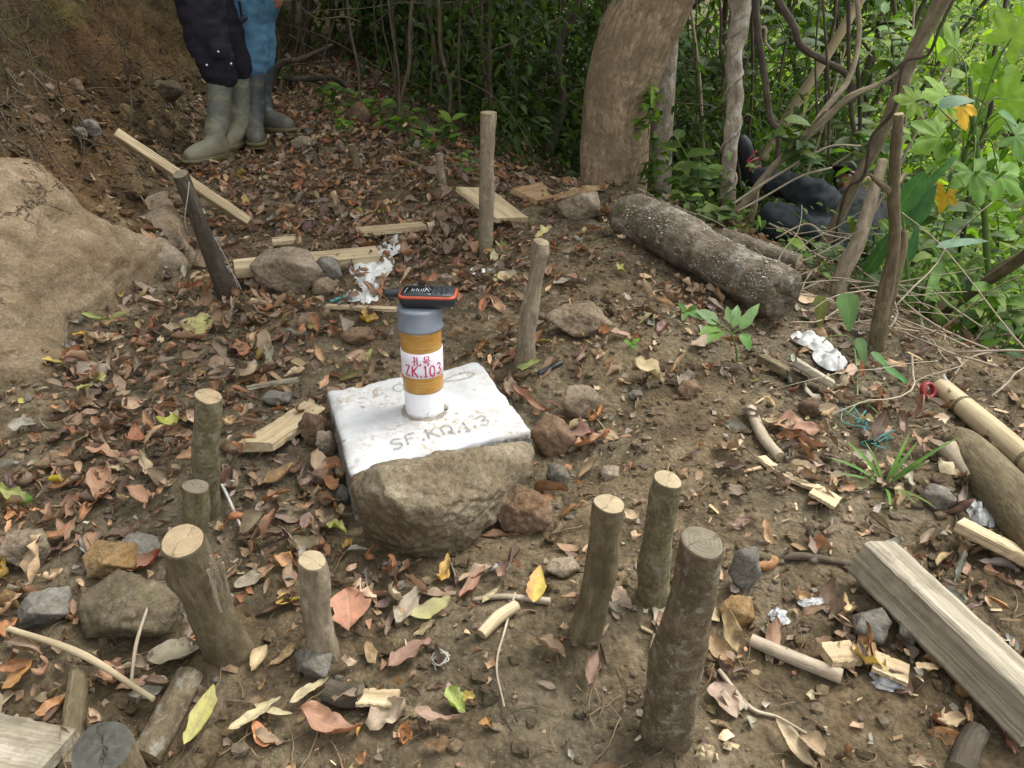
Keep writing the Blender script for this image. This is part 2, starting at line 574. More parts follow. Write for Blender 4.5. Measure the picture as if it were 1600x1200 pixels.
def m_bark(name, dark, mid, light, stretch=.25, scale=60, rings=0.0, patch=None, patch_c=(.3, .3, .27), bumpd=.006, moss=0.0):
    t = NT(name)
    v = t.vec((1, 1, stretch))
    a = t.noise(scale, 6, .7, v=v, dist=.3); b = t.noise(scale * .22, 4, .6); f = t.noise(scale * 4, 4, .7, v=t.vec((1, 1, stretch * .7)))
    c = t.ramp(a, [(.28, dark), (.5, mid), (.72, light)])
    c = t.mix(.55, c, t.ramp(f, [(.3, (.5, .48, .45)), (.5, (1, 1, 1)), (.7, (1.4, 1.38, 1.3))]), 'MULTIPLY')
    c = t.mix(t.val(b, .4, .62, 0, .6), c, t.mix(.5, dark, mid)); c = t.mix(t.val(t.noise(scale * .5, 6, .75), .56, .66, 0, .5), c, light)
    if patch: c = t.mix(t.val(t.noise(patch, 5, .75, dist=.6), .53, .62, 0, .8), c, patch_c)
    if moss: c = t.mix(t.val(t.noise(14, 4, .7), .5, .65, 0, moss), c, (.06, .065, .02))
    h = t.math('ADD', a, t.math('MULTIPLY', f, .5))
    if rings:
        w = t.node('ShaderNodeTexWave'); w.bands_direction = 'Z'; w.inputs['Scale'].default_value = rings
        w.inputs['Distortion'].default_value = 3; w.inputs['Detail'].default_value = 3
        t.link(t.tc.outputs['Vector'], w.inputs[0])
        h = t.math('ADD', h, t.math('MULTIPLY', w.outputs['Fac'], .07))
    col = t.mix(1.0, c, t.ca.outputs['Color'], 'MULTIPLY')
    t.bump(h, .9, bumpd)
    return t.fin(col, .85, .2)

def m_cut(name, light, dark, ring=260):
    t = NT(name)
    sep = t.node('ShaderNodeSeparateXYZ'); t.link(t.tc.outputs['Vector'], sep.inputs[0])
    L = t.node('ShaderNodeVectorMath'); L.operation = 'LENGTH'; t.link(t.vec((1, 1, 0)), L.inputs[0])
    n = t.noise(45, 5, .7); turn = t.math('MULTIPLY', sep.outputs[2], 2.3)
    rr = t.math('ADD', L.outputs['Value'], t.math('MULTIPLY', n, .006))
    w = t.math('SINE', t.math('MULTIPLY', rr, ring * 6.28))
    ang = t.math('ARCTAN2', sep.outputs[1], sep.outputs[0])
    crack = t.math('SINE', t.math('ADD', t.math('MULTIPLY', ang, 2.0), t.math('ADD', turn, t.math('MULTIPLY', n, 4.0))))
    c = t.mix(t.val(w, -1, 1, 0, .16), light, dark)
    c = t.mix(t.val(n, .35, .7, .55, 0), c, dark)
    c = t.mix(t.val(crack, .985, 1, 0, .55), c, tuple(x * .35 for x in dark))
    t.bump(t.math('SUBTRACT', t.math('MULTIPLY', w, .3), t.math('MULTIPLY', t.val(crack, .965, 1), 2.0)), .4, .002)
    return t.fin(c, .85, .2)

def m_wood(name, dark, mid, light, scale=45, dirt=.5, dirtc=(.09, .07, .045)):
    t = NT(name)
    v = t.vec((1, 1, .045))
    a = t.noise(scale, 6, .65, v=v, dist=.5); g = t.noise(scale * 6, 3, .6, v=t.vec((1, 1, .03)))
    c = t.ramp(a, [(.3, dark), (.5, mid), (.68, light)])
    c = t.mix(.5, c, t.ramp(g, [(.35, (.55, .52, .48)), (.5, (1, 1, 1)), (.7, (1.3, 1.28, 1.2))]), 'MULTIPLY')
    c = t.mix(t.val(t.noise(11, 6, .75), .5, .72, 0, dirt), c, dirtc)
    c = t.mix(1.0, c, t.ca.outputs['Color'], 'MULTIPLY')
    t.bump(t.math('ADD', a, g), .6, .003)
    return t.fin(c, .8, .25)

def m_rock(name, dark, mid, light, scale=9, stain=(.16, .10, .045), stain_amt=.6, moss=0.0, fleck=.5, bumpd=.02, cracks=0.0):
    t = NT(name)
    a = t.noise(scale, 8, .72, dist=.3); b = t.noise(scale * .45, 5, .65, dist=.8); f = t.noise(scale * 11, 5, .75); mu = t.noise(scale * 30, 2, .6)
    c = t.ramp(a, [(.25, dark), (.47, mid), (.68, light)])
    c = t.mix(.8, c, t.ramp(f, [(.28, (.45, .44, .43)), (.5, (1, 1, 1)), (.72, (1.5, 1.48, 1.42))]), 'MULTIPLY')
    c = t.mix(t.val(b, .47, .66, 0, stain_amt), c, t.mix(1.0, stain, t.ramp(f, [(.3, (.5, .5, .5)), (.7, (1.4, 1.4, 1.4))]), 'MULTIPLY'))
    c = t.mix(t.val(mu, .60, .68, 0, fleck), c, light)
    c = t.mix(t.val(mu, .40, .33, 0, fleck), c, dark)
    if moss: c = t.mix(t.val(t.noise(scale * .8, 6, .75), .5, .62, 0, moss), c, (.075, .08, .022))
    c = t.mix(1.0, c, t.ca.outputs['Color'], 'MULTIPLY')
    h = t.math('ADD', t.noise(scale * 2.2, 9, .7, dist=.25), t.math('MULTIPLY', t.voro(scale * 2.5), -.35))
    if cracks:
        vm = t.node('ShaderNodeVectorMath'); vm.operation = 'MULTIPLY_ADD'; t.link(t.noise(5, 5, .7, out='Color'), vm.inputs[0]); vm.inputs[1].default_value = (.22, .22, .22); t.link(t.vec((1, 1, 2.2)), vm.inputs[2])
        ed = t.math('MULTIPLY', t.val(t.voro(cracks, v=vm.outputs[0], feat='DISTANCE_TO_EDGE'), .0, .010, 1, 0), t.val(t.noise(4, 3), .48, .62))
        c = t.mix(t.math('MULTIPLY', ed, .6), c, (.05, .038, .022)); h = t.math('ADD', h, t.math('MULTIPLY', ed, -1.2))
    t.bump(h, .9, bumpd)
    return t.fin(c, .88, .22)

def m_plain(name, color, rough=.6, spec=.3, nscale=60, namt=.35, bumpd=.0, dirt=0.0, dirtc=(.12, .09, .05), metallic=0.0, dirts=30):
    t = NT(name)
    n = t.noise(nscale, 5, .65)
    lo = tuple(x * (1 - namt) for x in color); hi = tuple(min(1, x * (1 + namt)) for x in color)
    c = t.ramp(n, [(.3, lo), (.7, hi)])
    if dirt: c = t.mix(t.val(t.noise(dirts, 6, .75), .5, .66, 0, dirt), c, dirtc)
    if bumpd: t.bump(n, .6, bumpd)
    t.b.inputs['Metallic'].default_value = metallic
    return t.fin(c, rough, spec)

def m_slab():
    t = NT('whitewashed_concrete')
    sep = t.node('ShaderNodeSeparateXYZ'); t.link(t.tc.outputs['Vector'], sep.inputs[0])
    n = t.noise(14, 6, .7); f = t.noise(70, 5, .75); p = t.noise(6, 3, .6)
    c = t.ramp(n, [(.3, (.40, .40, .385)), (.6, (.52, .53, .53))])
    smudge = t.math('MULTIPLY', t.val(f, .48, .62), t.val(p, .46, .58))
    c = t.mix(t.math('MULTIPLY', smudge, .9), c, (.34, .27, .17))
    spl = t.voro(42); sm = t.val(t.noise(18, 2), .56, .62)
    c = t.mix(t.math('MULTIPLY', t.val(spl, .18, .28, 1, 0), t.math('MULTIPLY', sm, .9)), c, (.27, .235, .18))
    # sides stay grey, bare and soiled
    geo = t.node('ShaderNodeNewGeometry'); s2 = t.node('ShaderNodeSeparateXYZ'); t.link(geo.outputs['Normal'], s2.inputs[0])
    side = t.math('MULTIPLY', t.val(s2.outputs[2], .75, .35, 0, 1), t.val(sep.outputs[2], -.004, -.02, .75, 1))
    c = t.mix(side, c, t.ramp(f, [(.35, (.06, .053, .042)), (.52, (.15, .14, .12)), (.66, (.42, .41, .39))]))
    t.bump(t.math('ADD', n, t.math('MULTIPLY', f, .5)), .45, .006)
    return t.fin(c, .8, .25)

def m_pipe():
    t = NT('white_pipe')
    sep = t.node('ShaderNodeSeparateXYZ'); t.link(t.tc.outputs['Vector'], sep.inputs[0])
    f = t.noise(130, 4, .8)
    low = t.val(sep.outputs[2], .0, .05, 1, 0)
    spots = t.math('MULTIPLY', t.val(f, .56, .64), low)
    c = t.mix(t.math('MULTIPLY', spots, .9), (.80, .80, .82), (.16, .13, .09))
    c = t.mix(t.math('MULTIPLY', t.val(sep.outputs[2], .0, .012, .7, 0), 1.0), c, (.35, .27, .17))
    return t.fin(c, .45, .4)

def m_tape():
    t = NT('amber_tape')
    n = t.noise(40, 4, .6, v=t.vec((1, 1, 6)))
    c = t.ramp(n, [(.3, (.36, .18, .035)), (.6, (.44, .235, .055)), (.8, (.50, .31, .10))])
    w = t.noise(25, 2, .5, v=t.vec((.5, .5, 14)), dist=.4)
    c = t.mix(t.val(w, .60, .63, 0, .35), c, (.60, .46, .26))
    t.bump(w, .2, .001)
    return t.fin(c, .28, .5)

def m_boot(name, c0, mud):
    t = NT(name)
    n = t.noise(13, 5, .7, dist=.4); f = t.noise(60, 4, .7)
    c = t.ramp(f, [(.3, tuple(x * .8 for x in c0)), (.7, tuple(x * 1.25 for x in c0))])
    c = t.mix(t.val(n, .52, .62, 0, .75), c, mud)
    sep = t.node('ShaderNodeSeparateXYZ'); t.link(t.tc.outputs['Vector'], sep.inputs[0])
    c = t.mix(t.val(sep.outputs[2], .03, .16, .7, 0), c, mud)
    t.bump(n, .3, .004)
    return t.fin(c, t.val(n, .4, .6, .42, .75), .45)

def m_cloth(name, color, namt=.25, bumpd=.003, wet=None, rough=.9):
    t = NT(name)
    n = t.noise(9, 4, .6, dist=.6); f = t.noise(240, 2, .5)
    c = t.ramp(n, [(.3, tuple(x * (1 - namt) for x in color)), (.7, tuple(min(1, x * (1 + namt)) for x in color))])
    c = t.mix(.4, c, t.ramp(f, [(.3, (.7, .7, .7)), (.7, (1.3, 1.3, 1.3))]), 'MULTIPLY')
    c = t.mix(1.0, c, t.ca.outputs['Color'], 'MULTIPLY')
    t.bump(t.math('ADD', n, t.math('MULTIPLY', f, .1)), .5, bumpd)
    return t.fin(c, rough, .15)

M = {}
M['soil'] = m_soil(); M['litter'] = m_litter()
M['green'] = m_green(rough=.5); M['foliage'] = m_green('forest_leaf', .55, .40)
M['slab'] = m_slab(); M['pipe'] = m_pipe(); M['tape'] = m_tape()
M['bark_tan'] = m_bark('pale_bark', (.12, .095, .06), (.25, .205, .14), (.42, .36, .26), .3, 55, rings=14)
M['bark_brown'] = m_bark('brown_bark', (.058, .045, .025), (.14, .112, .064), (.26, .215, .135), .3, 50, rings=12)
M['bark_green'] = m_bark('olive_bark', (.065, .055, .026), (.15, .128, .068), (.27, .235, .14), .5, 60, rings=25, patch=35, patch_c=(.24, .22, .16))
M['bark_lichen'] = m_bark('lichened_bark', (.06, .045, .026), (.14, .108, .066), (.25, .205, .135), .7, 45, rings=18, patch=34, patch_c=(.27, .25, .195), bumpd=.010)
M['bark_dark'] = m_bark('dark_bark', (.035, .028, .02), (.08, .065, .048), (.16, .135, .10), .25, 50)
M['bark_big'] = m_bark('big_tree_bark', (.12, .084, .048), (.36, .27, .165), (.64, .51, .35), .35, 42, patch=4, patch_c=(.22, .165, .105), bumpd=.02, rings=9)
M['bark_log'] = m_bark('log_bark', (.06, .045, .03), (.155, .125, .088), (.36, .31, .235), .7, 30, patch=8, patch_c=(.36, .335, .285), bumpd=.016, moss=.5)
M['bark_twist'] = m_bark('twisted_bark', (.10, .075, .05), (.30, .25, .19), (.58, .52, .43), .5, 38, patch=16, patch_c=(.48, .45, .40))
M['bamboo'] = m_bark('bamboo_skin', (.23, .18, .10), (.38, .31, .19), (.49, .41, .27), .06, 30, bumpd=.001)
M['twig'] = m_bark('twig_bark', (.045, .034, .022), (.095, .075, .05), (.17, .14, .10), .2, 80, bumpd=.002)
M['twig_pale'] = m_bark('pale_twig', (.20, .16, .11), (.35, .29, .21), (.46, .40, .31), .2, 80, bumpd=.002)
M['vine_brown'] = m_bark('vine_bark', (.038, .028, .018), (.085, .066, .044), (.16, .13, .09), .3, 70, bumpd=.003)
M['cut'] = m_cut('cut_wood', (.36, .28, .17), (.17, .12, .07))
M['cut_pale'] = m_cut('fresh_cut_wood', (.38, .31, .195), (.20, .15, .09))
M['cut_dark'] = m_cut('wet_dark_wood', (.085, .083, .068), (.025, .024, .019), 60)
M['cut_grey'] = m_cut('weathered_cut_wood', (.19, .165, .115), (.075, .062, .042), 160)
M['plank'] = m_wood('sawn_board', (.28, .21, .12), (.42, .33, .20), (.52, .43, .28), dirt=.45, dirtc=(.14, .10, .06))
M['plank_grey'] = m_wood('weathered_board', (.14, .12, .08), (.29, .255, .19), (.44, .40, .32), dirt=.8, dirtc=(.10, .085, .055))
M['plank_warm'] = m_wood('reddish_board', (.20, .12, .06), (.33, .21, .11), (.42, .29, .16), dirt=.4)
M['rock_tan'] = m_rock('tan_rock', (.10, .08, .055), (.22, .175, .12), (.37, .31, .225), 8)
M['rock_hero'] = m_rock('sandy_rock', (.065, .050, .030), (.165, .130, .080), (.33, .28, .195), 8, stain=(.19, .125, .055), stain_amt=.5, bumpd=.028)
M['rock_face'] = m_rock('boulder_rock', (.105, .075, .043), (.235, .175, .105), (.37, .29, .19), 11, stain=(.20, .125, .06), stain_amt=.5, bumpd=.035, fleck=.4, cracks=3.2)
M['rock_brown'] = m_rock('brown_rock', (.075, .048, .03), (.15, .10, .062), (.25, .18, .12), 10, stain=(.18, .10, .045))
M['rock_grey'] = m_rock('grey_rock', (.075, .068, .056), (.16, .148, .122), (.27, .25, .21), 10, stain=(.15, .115, .065), stain_amt=.35)
M['rock_moss'] = m_rock('mossy_rock', (.045, .035, .024), (.10, .078, .048), (.19, .155, .10), 9, stain=(.16, .07, .03), stain_amt=.5, moss=.55)
M['rock_orange'] = m_rock('rusty_rock', (.10, .062, .028), (.22, .145, .065), (.34, .25, .13), 9, stain=(.26, .13, .04))
M['cap'] = m_plain('grey_plastic', (.145, .17, .20), .38, .5, 30, .15, dirt=.25, dirtc=(.25, .25, .24), dirts=20)
M['paper'] = m_plain('label_paper', (.76, .73, .80), .35, .45, 20, .05)
M['ink'] = m_plain('red_ink', (.45, .02, .08), .5, .3, 80, .3)
M['gps'] = m_plain('black_rubber', (.022, .026, .030), .45, .4, 200, .25)
M['gps_orange'] = m_plain('orange_plastic', (.38, .065, .025), .4, .4, 60, .15)
M['gps_screen'] = m_plain('dark_screen', (.012, .014, .017), .12, .6, 12, .4)
M['gps_print'] = m_plain('pale_print', (.55, .58, .6), .4, .4, 30, .1)
M['scratch'] = m_plain('scratched_concrete', (.26, .23, .19), .9, .1, 90, .35)
M['rag'] = m_cloth('white_rag', (.56, .56, .53), .22, .012)
M['grit_white'] = m_plain('white_speck', (.33, .30, .24), .8, .2, 60, .3)
M['teal'] = m_plain('teal_plastic', (.06, .27, .25), .45, .4, 60, .3)
M['red_plastic'] = m_plain('red_plastic', (.27, .025, .035), .45, .4, 40, .3, dirt=.5)
M['white_plastic'] = m_plain('white_plastic', (.68, .68, .66), .45, .4, 40, .15, dirt=.3)
M['film'] = m_plain('crumpled_film', (.30, .30, .29), .22, .7, 60, .35, bumpd=.01)
M['black_cloth'] = m_cloth('black_cloth', (.020, .018, .024), .3, .010)
M['jeans'] = m_cloth('blue_denim', (.085, .19, .29), .22, .014)
M['slate_cloth'] = m_cloth('slate_cloth', (.029, .035, .039), .45, .02)
M['dark_cloth'] = m_cloth('dark_shirt', (.03, .03, .034), .3, .008)
M['boot_green'] = m_boot('green_rubber', (.105, .11, .082), (.22, .195, .12))
M['boot_dark'] = m_boot('dark_rubber', (.035, .045, .048), (.12, .11, .075))
M['sole'] = m_plain('rubber_sole', (.12, .105, .05), .7, .3, 60, .4, bumpd=.003)
M['skin'] = m_plain('skin', (.30, .145, .09), .55, .35, 40, .15)
M['hair'] = m_plain('black_hair', (.012, .010, .009), .5, .4, 200, .4, bumpd=.004)
M['eye'] = m_plain('eye_white', (.6, .58, .55), .2, .5, 30, .05)
M['string'] = m_plain('white_string', (.45, .43, .38), .7, .3, 80, .15)
M['steel'] = m_plain('steel_snap', (.6, .6, .6), .3, .6, 30, .1, metallic=.9)
# ------------------------------------------------------------------ ground heaps, then the ground itself
for (u, v, r, h) in ((915, 1000, .075, .03), (1030, 960, .07, .022), (1040, 1150, .09, .015), (500, 1030, .085, .028), (355, 1010, .09, .02), (820, 570, .10, .02),
                     (1130, 620, .25, .03), (950, 545, .25, .035), (880, 400, .3, .04), (1000, 520, .3, .02), (740, 300, .3, .03)):
    p = px(u, v)[0]
    HUMPS.append((p[0], p[1], r, h))
HUMPS.append((-0.14, 1.6, .34, -.03))

def axis_pts(a, b, step0, step1, lo, hi, g=1.09):
    c = [a]
    while c[-1] < b:
        f = (c[-1] - a) / (b - a)
        c.append(c[-1] + step0 + (step1 - step0) * f)
    s = step0; left = [a]
    while left[-1] > lo: s *= g; left.append(left[-1] - s)
    s = step1; right = [c[-1]]
    while right[-1] < hi: s *= g; right.append(right[-1] + s)
    return np.array(left[:0:-1] + c + right[1:])

gx = axis_pts(-2.0, 1.8, .0125, .0125, -170, 170)
gy = axis_pts(.55, 5.0, .0095, .022, -30, 260)
GX, GY = np.meshgrid(gx, gy)
GZ = H(GX, GY)
nx, ny = len(gx), len(gy)
V = np.stack([GX, GY, GZ], -1).reshape(-1, 3)
ii = np.arange(nx * ny).reshape(ny, nx)
Q = np.stack([ii[:-1, :-1], ii[:-1, 1:], ii[1:, 1:], ii[1:, :-1]], -1).reshape(-1, 4)
bankw = sstep(0.0, 0.35, np.interp(V[:, 1], BF_Y, BF_X) - V[:, 0])
edgew = sstep(0.05, 0.6, V[:, 0] - np.interp(V[:, 1], ED_Y, ED_X))
farw = sstep(4.2, 5.5, V[:, 1])
tint = np.array([1.0, .97, .92])[None, :] * np.ones((len(V), 1))
tint = tint * (1 - bankw[:, None]) + np.array([.66, .48, .32]) * bankw[:, None]
top_shade = (sstep(.28, .65, np.interp(V[:, 1], BF_Y, BF_X) - V[:, 0] + .15 * fbm(V[:, 0] * 3, V[:, 1] * 3, 0, 3, 61)) * .78)[:, None]  # overhang shade painted into the soil colour, darker up the bank
tint = tint * (1 - top_shade) + np.array([.17, .145, .10]) * top_shade
mossw = (bankw * sstep(.15, .5, fbm(V[:, 0] * 4, V[:, 1] * 4, V[:, 2] * 4, 3, 62)) * .6)[:, None]
tint = tint * (1 - mossw) + np.array([.42, .47, .18]) * mossw
humus = np.maximum(edgew, farw)[:, None]
tint = tint * (1 - humus) + np.array([.42, .40, .26]) * humus
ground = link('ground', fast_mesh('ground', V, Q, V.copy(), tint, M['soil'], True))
tag(ground, 'brown soil path climbing between a cut bank and a wooded drop', None, kind='structure')

# ------------------------------------------------------------------ stones
LAND = []      # landmarks for the labels of fallen leaves
AVOID = []     # (x, y, r) places where no leaf may lie

def land(name, p, avoid=None):
    LAND.append((name, float(p[0]), float(p[1])))
    if avoid: AVOID.append((float(p[0]), float(p[1]), avoid))

def stone(name, label, u, v, w, h, mat, seed, deep=.8, yaw=0.0, sink=.22, rough=.045, sub=4, flat=.35, cat='stone', group=None, lift=0.0, soft=70):
    """stone seen w x h pixels large with its foot at (u, v)"""
    p = px(u, v - h * .12)[0]
    rx = m_px(p, w / 2); hz = m_px(p, h) / 0.93
    ry = rx * deep
    rz = hz * .62
    c = (p[0], p[1] + ry * .55, H(p[0], p[1] + ry * .55, False) + rz * (1 - 2 * sink) + lift)
    mb = MB()
    base = (c[0], c[1], c[2] - rz)
    rock_from(mb, rock_pts(c, rx * 1.08, ry * 1.08, rz * 1.1, seed, yaw, 11, flat), sub, rough, seed, soft)
    o = mb.build(name, mat, None, base)
    tag(o, label, cat, group)
    if cat: AVOID.append((c[0], c[1], rx * .8))
    return o

# the rock that leans on the slab: its corners as seen
P = [at_y(546, 742, 1.30), at_y(600, 722, 1.325), at_y(640, 714, 1.35), at_y(750, 700, 1.415), at_y(832, 686, 1.475), at_y(840, 706, 1.46),
     at_y(834, 740, 1.43), at_y(778, 795, 1.33), at_y(742, 850, 1.265), at_y(700, 878, 1.235), at_y(640, 864, 1.225), at_y(566, 815, 1.25), at_y(552, 780, 1.25),
     at_y(600, 775, 1.20), at_y(690, 790, 1.205), at_y(640, 800, 1.19), at_y(770, 770, 1.30), at_y(590, 730, 1.25), at_y(700, 712, 1.31),
     Vector((-.30, 1.33, -.02)), Vector((-.05, 1.45, .0)), Vector((-.14, 1.40, -.04))]
mb = MB(); c = rock_from(mb, P, 6, .036, 3, 110, nf=6)
hero = mb.build('leaning_rock', M['rock_hero'], None, (c[0], c[1], 0.0))
tag(hero, 'large angular sandy brown rock leaning on the front of the white slab', 'rock')
land('the large rock before the slab', (-.14, 1.2), .01)

STONES = [
 ('stone', 'large grey tan rock with a rounded top before the long pale lath', 452, 470, 122, 72, 'rock_tan', 11, .7),
 ('stone', 'grey stone tucked behind the right end of the rounded rock', 510, 452, 52, 50, 'rock_grey', 12, .7),
 ('stone', 'small tan stone at the right foot of the rounded rock', 508, 470, 52, 34, 'rock_tan', 13, .8),
 ('stone', 'pale broad stone half sunk in soil right of the crooked stake', 908, 530, 104, 46, 'rock_tan', 14, .8),
 ('stone', 'pale wedge shaped stone propping the dark brown boards', 905, 350, 84, 48, 'rock_tan', 15, .6),
 ('stone', 'pointed tan stone behind the brown stone right of the slab', 908, 668, 72, 60, 'rock_tan', 16, .8),
 ('stone', 'brown blocky stone wedged against the right corner of the slab', 864, 722, 66, 72, 'rock_brown', 17, .9),
 ('stone', 'reddish brown rounded rock right of the large leaning rock', 822, 842, 112, 72, 'rock_brown', 18, .7),
 ('stone', 'white splashed small stone below the brown corner stone', 873, 768, 46, 42, 'rock_grey', 19, .8),
 ('stone', 'upright rust brown stone left of the white slab', 490, 706, 44, 62, 'rock_brown', 20, .8),
 ('stone', 'brown stone against the left side of the slab', 512, 716, 38, 44, 'rock_tan', 21, .8),
 ('stone', 'flat rust brown stone low beside the left slab edge', 506, 768, 44, 36, 'rock_brown', 22, .8),
 ('stone', 'grey green stone at the left foot of the leaning rock', 536, 792, 30, 34, 'rock_grey', 23, .8),
 ('stone', 'small brown stone below the flat one left of the slab', 508, 792, 30, 22, 'rock_brown', 24, .8),
 ('stone', 'round brown boulder among green leaves at the far path edge', 563, 206, 40, 44, 'rock_brown', 25, .9),
 ('stone', 'long mossy dark rock left of the thick leaning stake', 205, 1022, 196, 92, 'rock_moss', 26, .6),
 ('stone', 'rusty orange angular rock above the mossy rock', 175, 912, 96, 52, 'rock_orange', 27, .7),
 ('stone', 'flat slate grey stone behind the rusty angular rock', 212, 880, 96, 26, 'rock_grey', 28, .7),
 ('stone', 'flat buff stone at the left edge below the dark leaves', 35, 895, 92, 58, 'rock_tan', 29, .8),
 ('stone', 'pale greenish flat slab of stone near the left edge', 62, 985, 92, 48, 'rock_grey', 30, .8),
 ('stone', 'ochre stone at the left margin beside the greenish flat slab', 12, 958, 40, 36, 'rock_orange', 31, .8),
 ('stone', 'grey upright slab of rock right of the thickest stake', 1163, 936, 58, 92, 'rock_grey', 32, .5),
 ('stone', 'orange brown stone at the foot of the grey upright slab', 1156, 988, 62, 48, 'rock_orange', 33, .8),
 ('stone', 'grey brown round stone left of the squared beam', 1366, 1014, 78, 58, 'rock_grey', 34, .8),
 ('stone', 'smaller round stone touching the squared beam', 1428, 1016, 56, 46, 'rock_grey', 35, .8),
 ('stone', 'dark rounded stone at the lower end of the grey trunk', 1472, 808, 56, 46, 'rock_grey', 36, .8),
 ('stone', 'small brown stone sticking up in the bare soil', 1076, 628, 38, 32, 'rock_brown', 37, .9),
 ('stone', 'flat tan stone lying in leaves near the far boots', 472, 240, 42, 22, 'rock_tan', 38, .8),
 ('stone', 'green grey stone half buried at the thin cut stake', 488, 1062, 84, 34, 'rock_grey', 39, .6),
 ('stone', 'small flat stone in soil above the pointed tan stone', 995, 627, 28, 14, 'rock_grey', 40, .8),
 ('stone', 'oval pale stone right of the reddish round rock', 955, 752, 46, 18, 'rock_tan', 41, .8),
 ('stone', 'tan stone half buried between two front stakes', 880, 905, 60, 26, 'rock_tan', 42, .8),
 ('stone', 'brown stone among chips below the grey plank', 1243, 602, 26, 20, 'rock_brown', 43, .8),
 ('stone', 'brown stone under leaves right of the bare soil', 1265, 660, 36, 40, 'rock_brown', 44, .8),
 ('stone', 'brown stone at the foot of the short stake cluster', 365, 722, 42, 28, 'rock_brown', 45, .8),
 ('stone', 'rounded grey brown stone in the leaves left of the slab corner', 432, 640, 50, 26, 'rock_grey', 46, .8),
 ('stone', 'brown stone beside the wet soil left of the pipe', 482, 520, 40, 28, 'rock_brown', 47, .8),
 ('stone', 'dull orange stone left of the pipe near the twine', 560, 545, 60, 26, 'rock_brown', 48, .8),
 ('stone', 'pinkish stone embedded high in the cut bank', 116, 150, 36, 30, 'rock_brown', 49, .6),
 ('stone', 'greenish stone embedded in the bank beside the black trousers', 258, 158, 54, 32, 'rock_moss', 50, .6),
 ('stone', 'slate coloured stone in the bank above the long board', 142, 212, 32, 26, 'rock_grey', 51, .6),
 ('stone', 'blue grey stone in the bank left of the long board', 125, 222, 30, 18, 'rock_grey', 52, .6),
 ('stone', 'buff stone in the bank above the upper board end', 197, 188, 22, 26, 'rock_orange', 53, .6),
 ('stone', 'small tan stone in the bank right of the board end', 236, 206, 20, 18, 'rock_orange', 54, .6),
 ('stone', 'reddish stone in the bank near the green boots', 260, 222, 28, 22, 'rock_brown', 55, .6),
 ('stone', 'dull stone left of the slate coloured bank stone', 76, 152, 22, 20, 'rock_brown', 56, .6),
 ('stone', 'ochre stone low in the dark bank under the board', 152, 316, 20, 14, 'rock_orange', 57, .6),
 ('stone', 'rounded stone at the path beside the propped boards', 740, 322, 20, 12, 'rock_tan', 58, .8),
 ('stone', 'round tan stone right of the lowest timber', 1508, 1095, 40, 26, 'rock_orange', 59, .8),
]
for i, s in enumerate(STONES):
    nm, lb, u, v, w, h, mt, sd, dp = s
    o = stone(nm, lb, u, v, w, h, M[mt], sd, dp, yaw=(sd * 37 % 60 - 30) / 57.3, group='loose stones on the path' if u > 270 or v > 330 else 'stones in the cut bank', sub=5 if w > 80 else 4)
for nm, u, v in (('the rounded rock by the lath', 452, 450), ('the mossy rock', 205, 1000), ('the grey upright rock', 1163, 920), ('the reddish rock', 822, 820),
                 ('the half sunk pale stone', 908, 520), ('the round stones by the beam', 1366, 1000), ('the far brown boulder', 563, 200)):
    LAND.append((nm, *[float(x) for x in px(u, v)[0][:2]]))

# ------------------------------------------------------------------ rock faces embedded in the bank
def poly_inside(U, W, poly):
    ins = np.zeros(U.shape, bool); n = len(poly); dist = np.full(U.shape, 1e9)
    for i in range(n):
        x1, y1 = poly[i]; x2, y2 = poly[(i + 1) % n]
        cond = ((y1 > W) != (y2 > W)) & (U < (x2 - x1) * (W - y1) / (y2 - y1 + 1e-12) + x1)
        ins ^= cond
        t = np.clip(((U - x1) * (x2 - x1) + (W - y1) * (y2 - y1)) / ((x2 - x1) ** 2 + (y2 - y1) ** 2), 0, 1)
        dist = np.minimum(dist, np.hypot(U - x1 - t * (x2 - x1), W - y1 - t * (y2 - y1)))
    return ins, dist

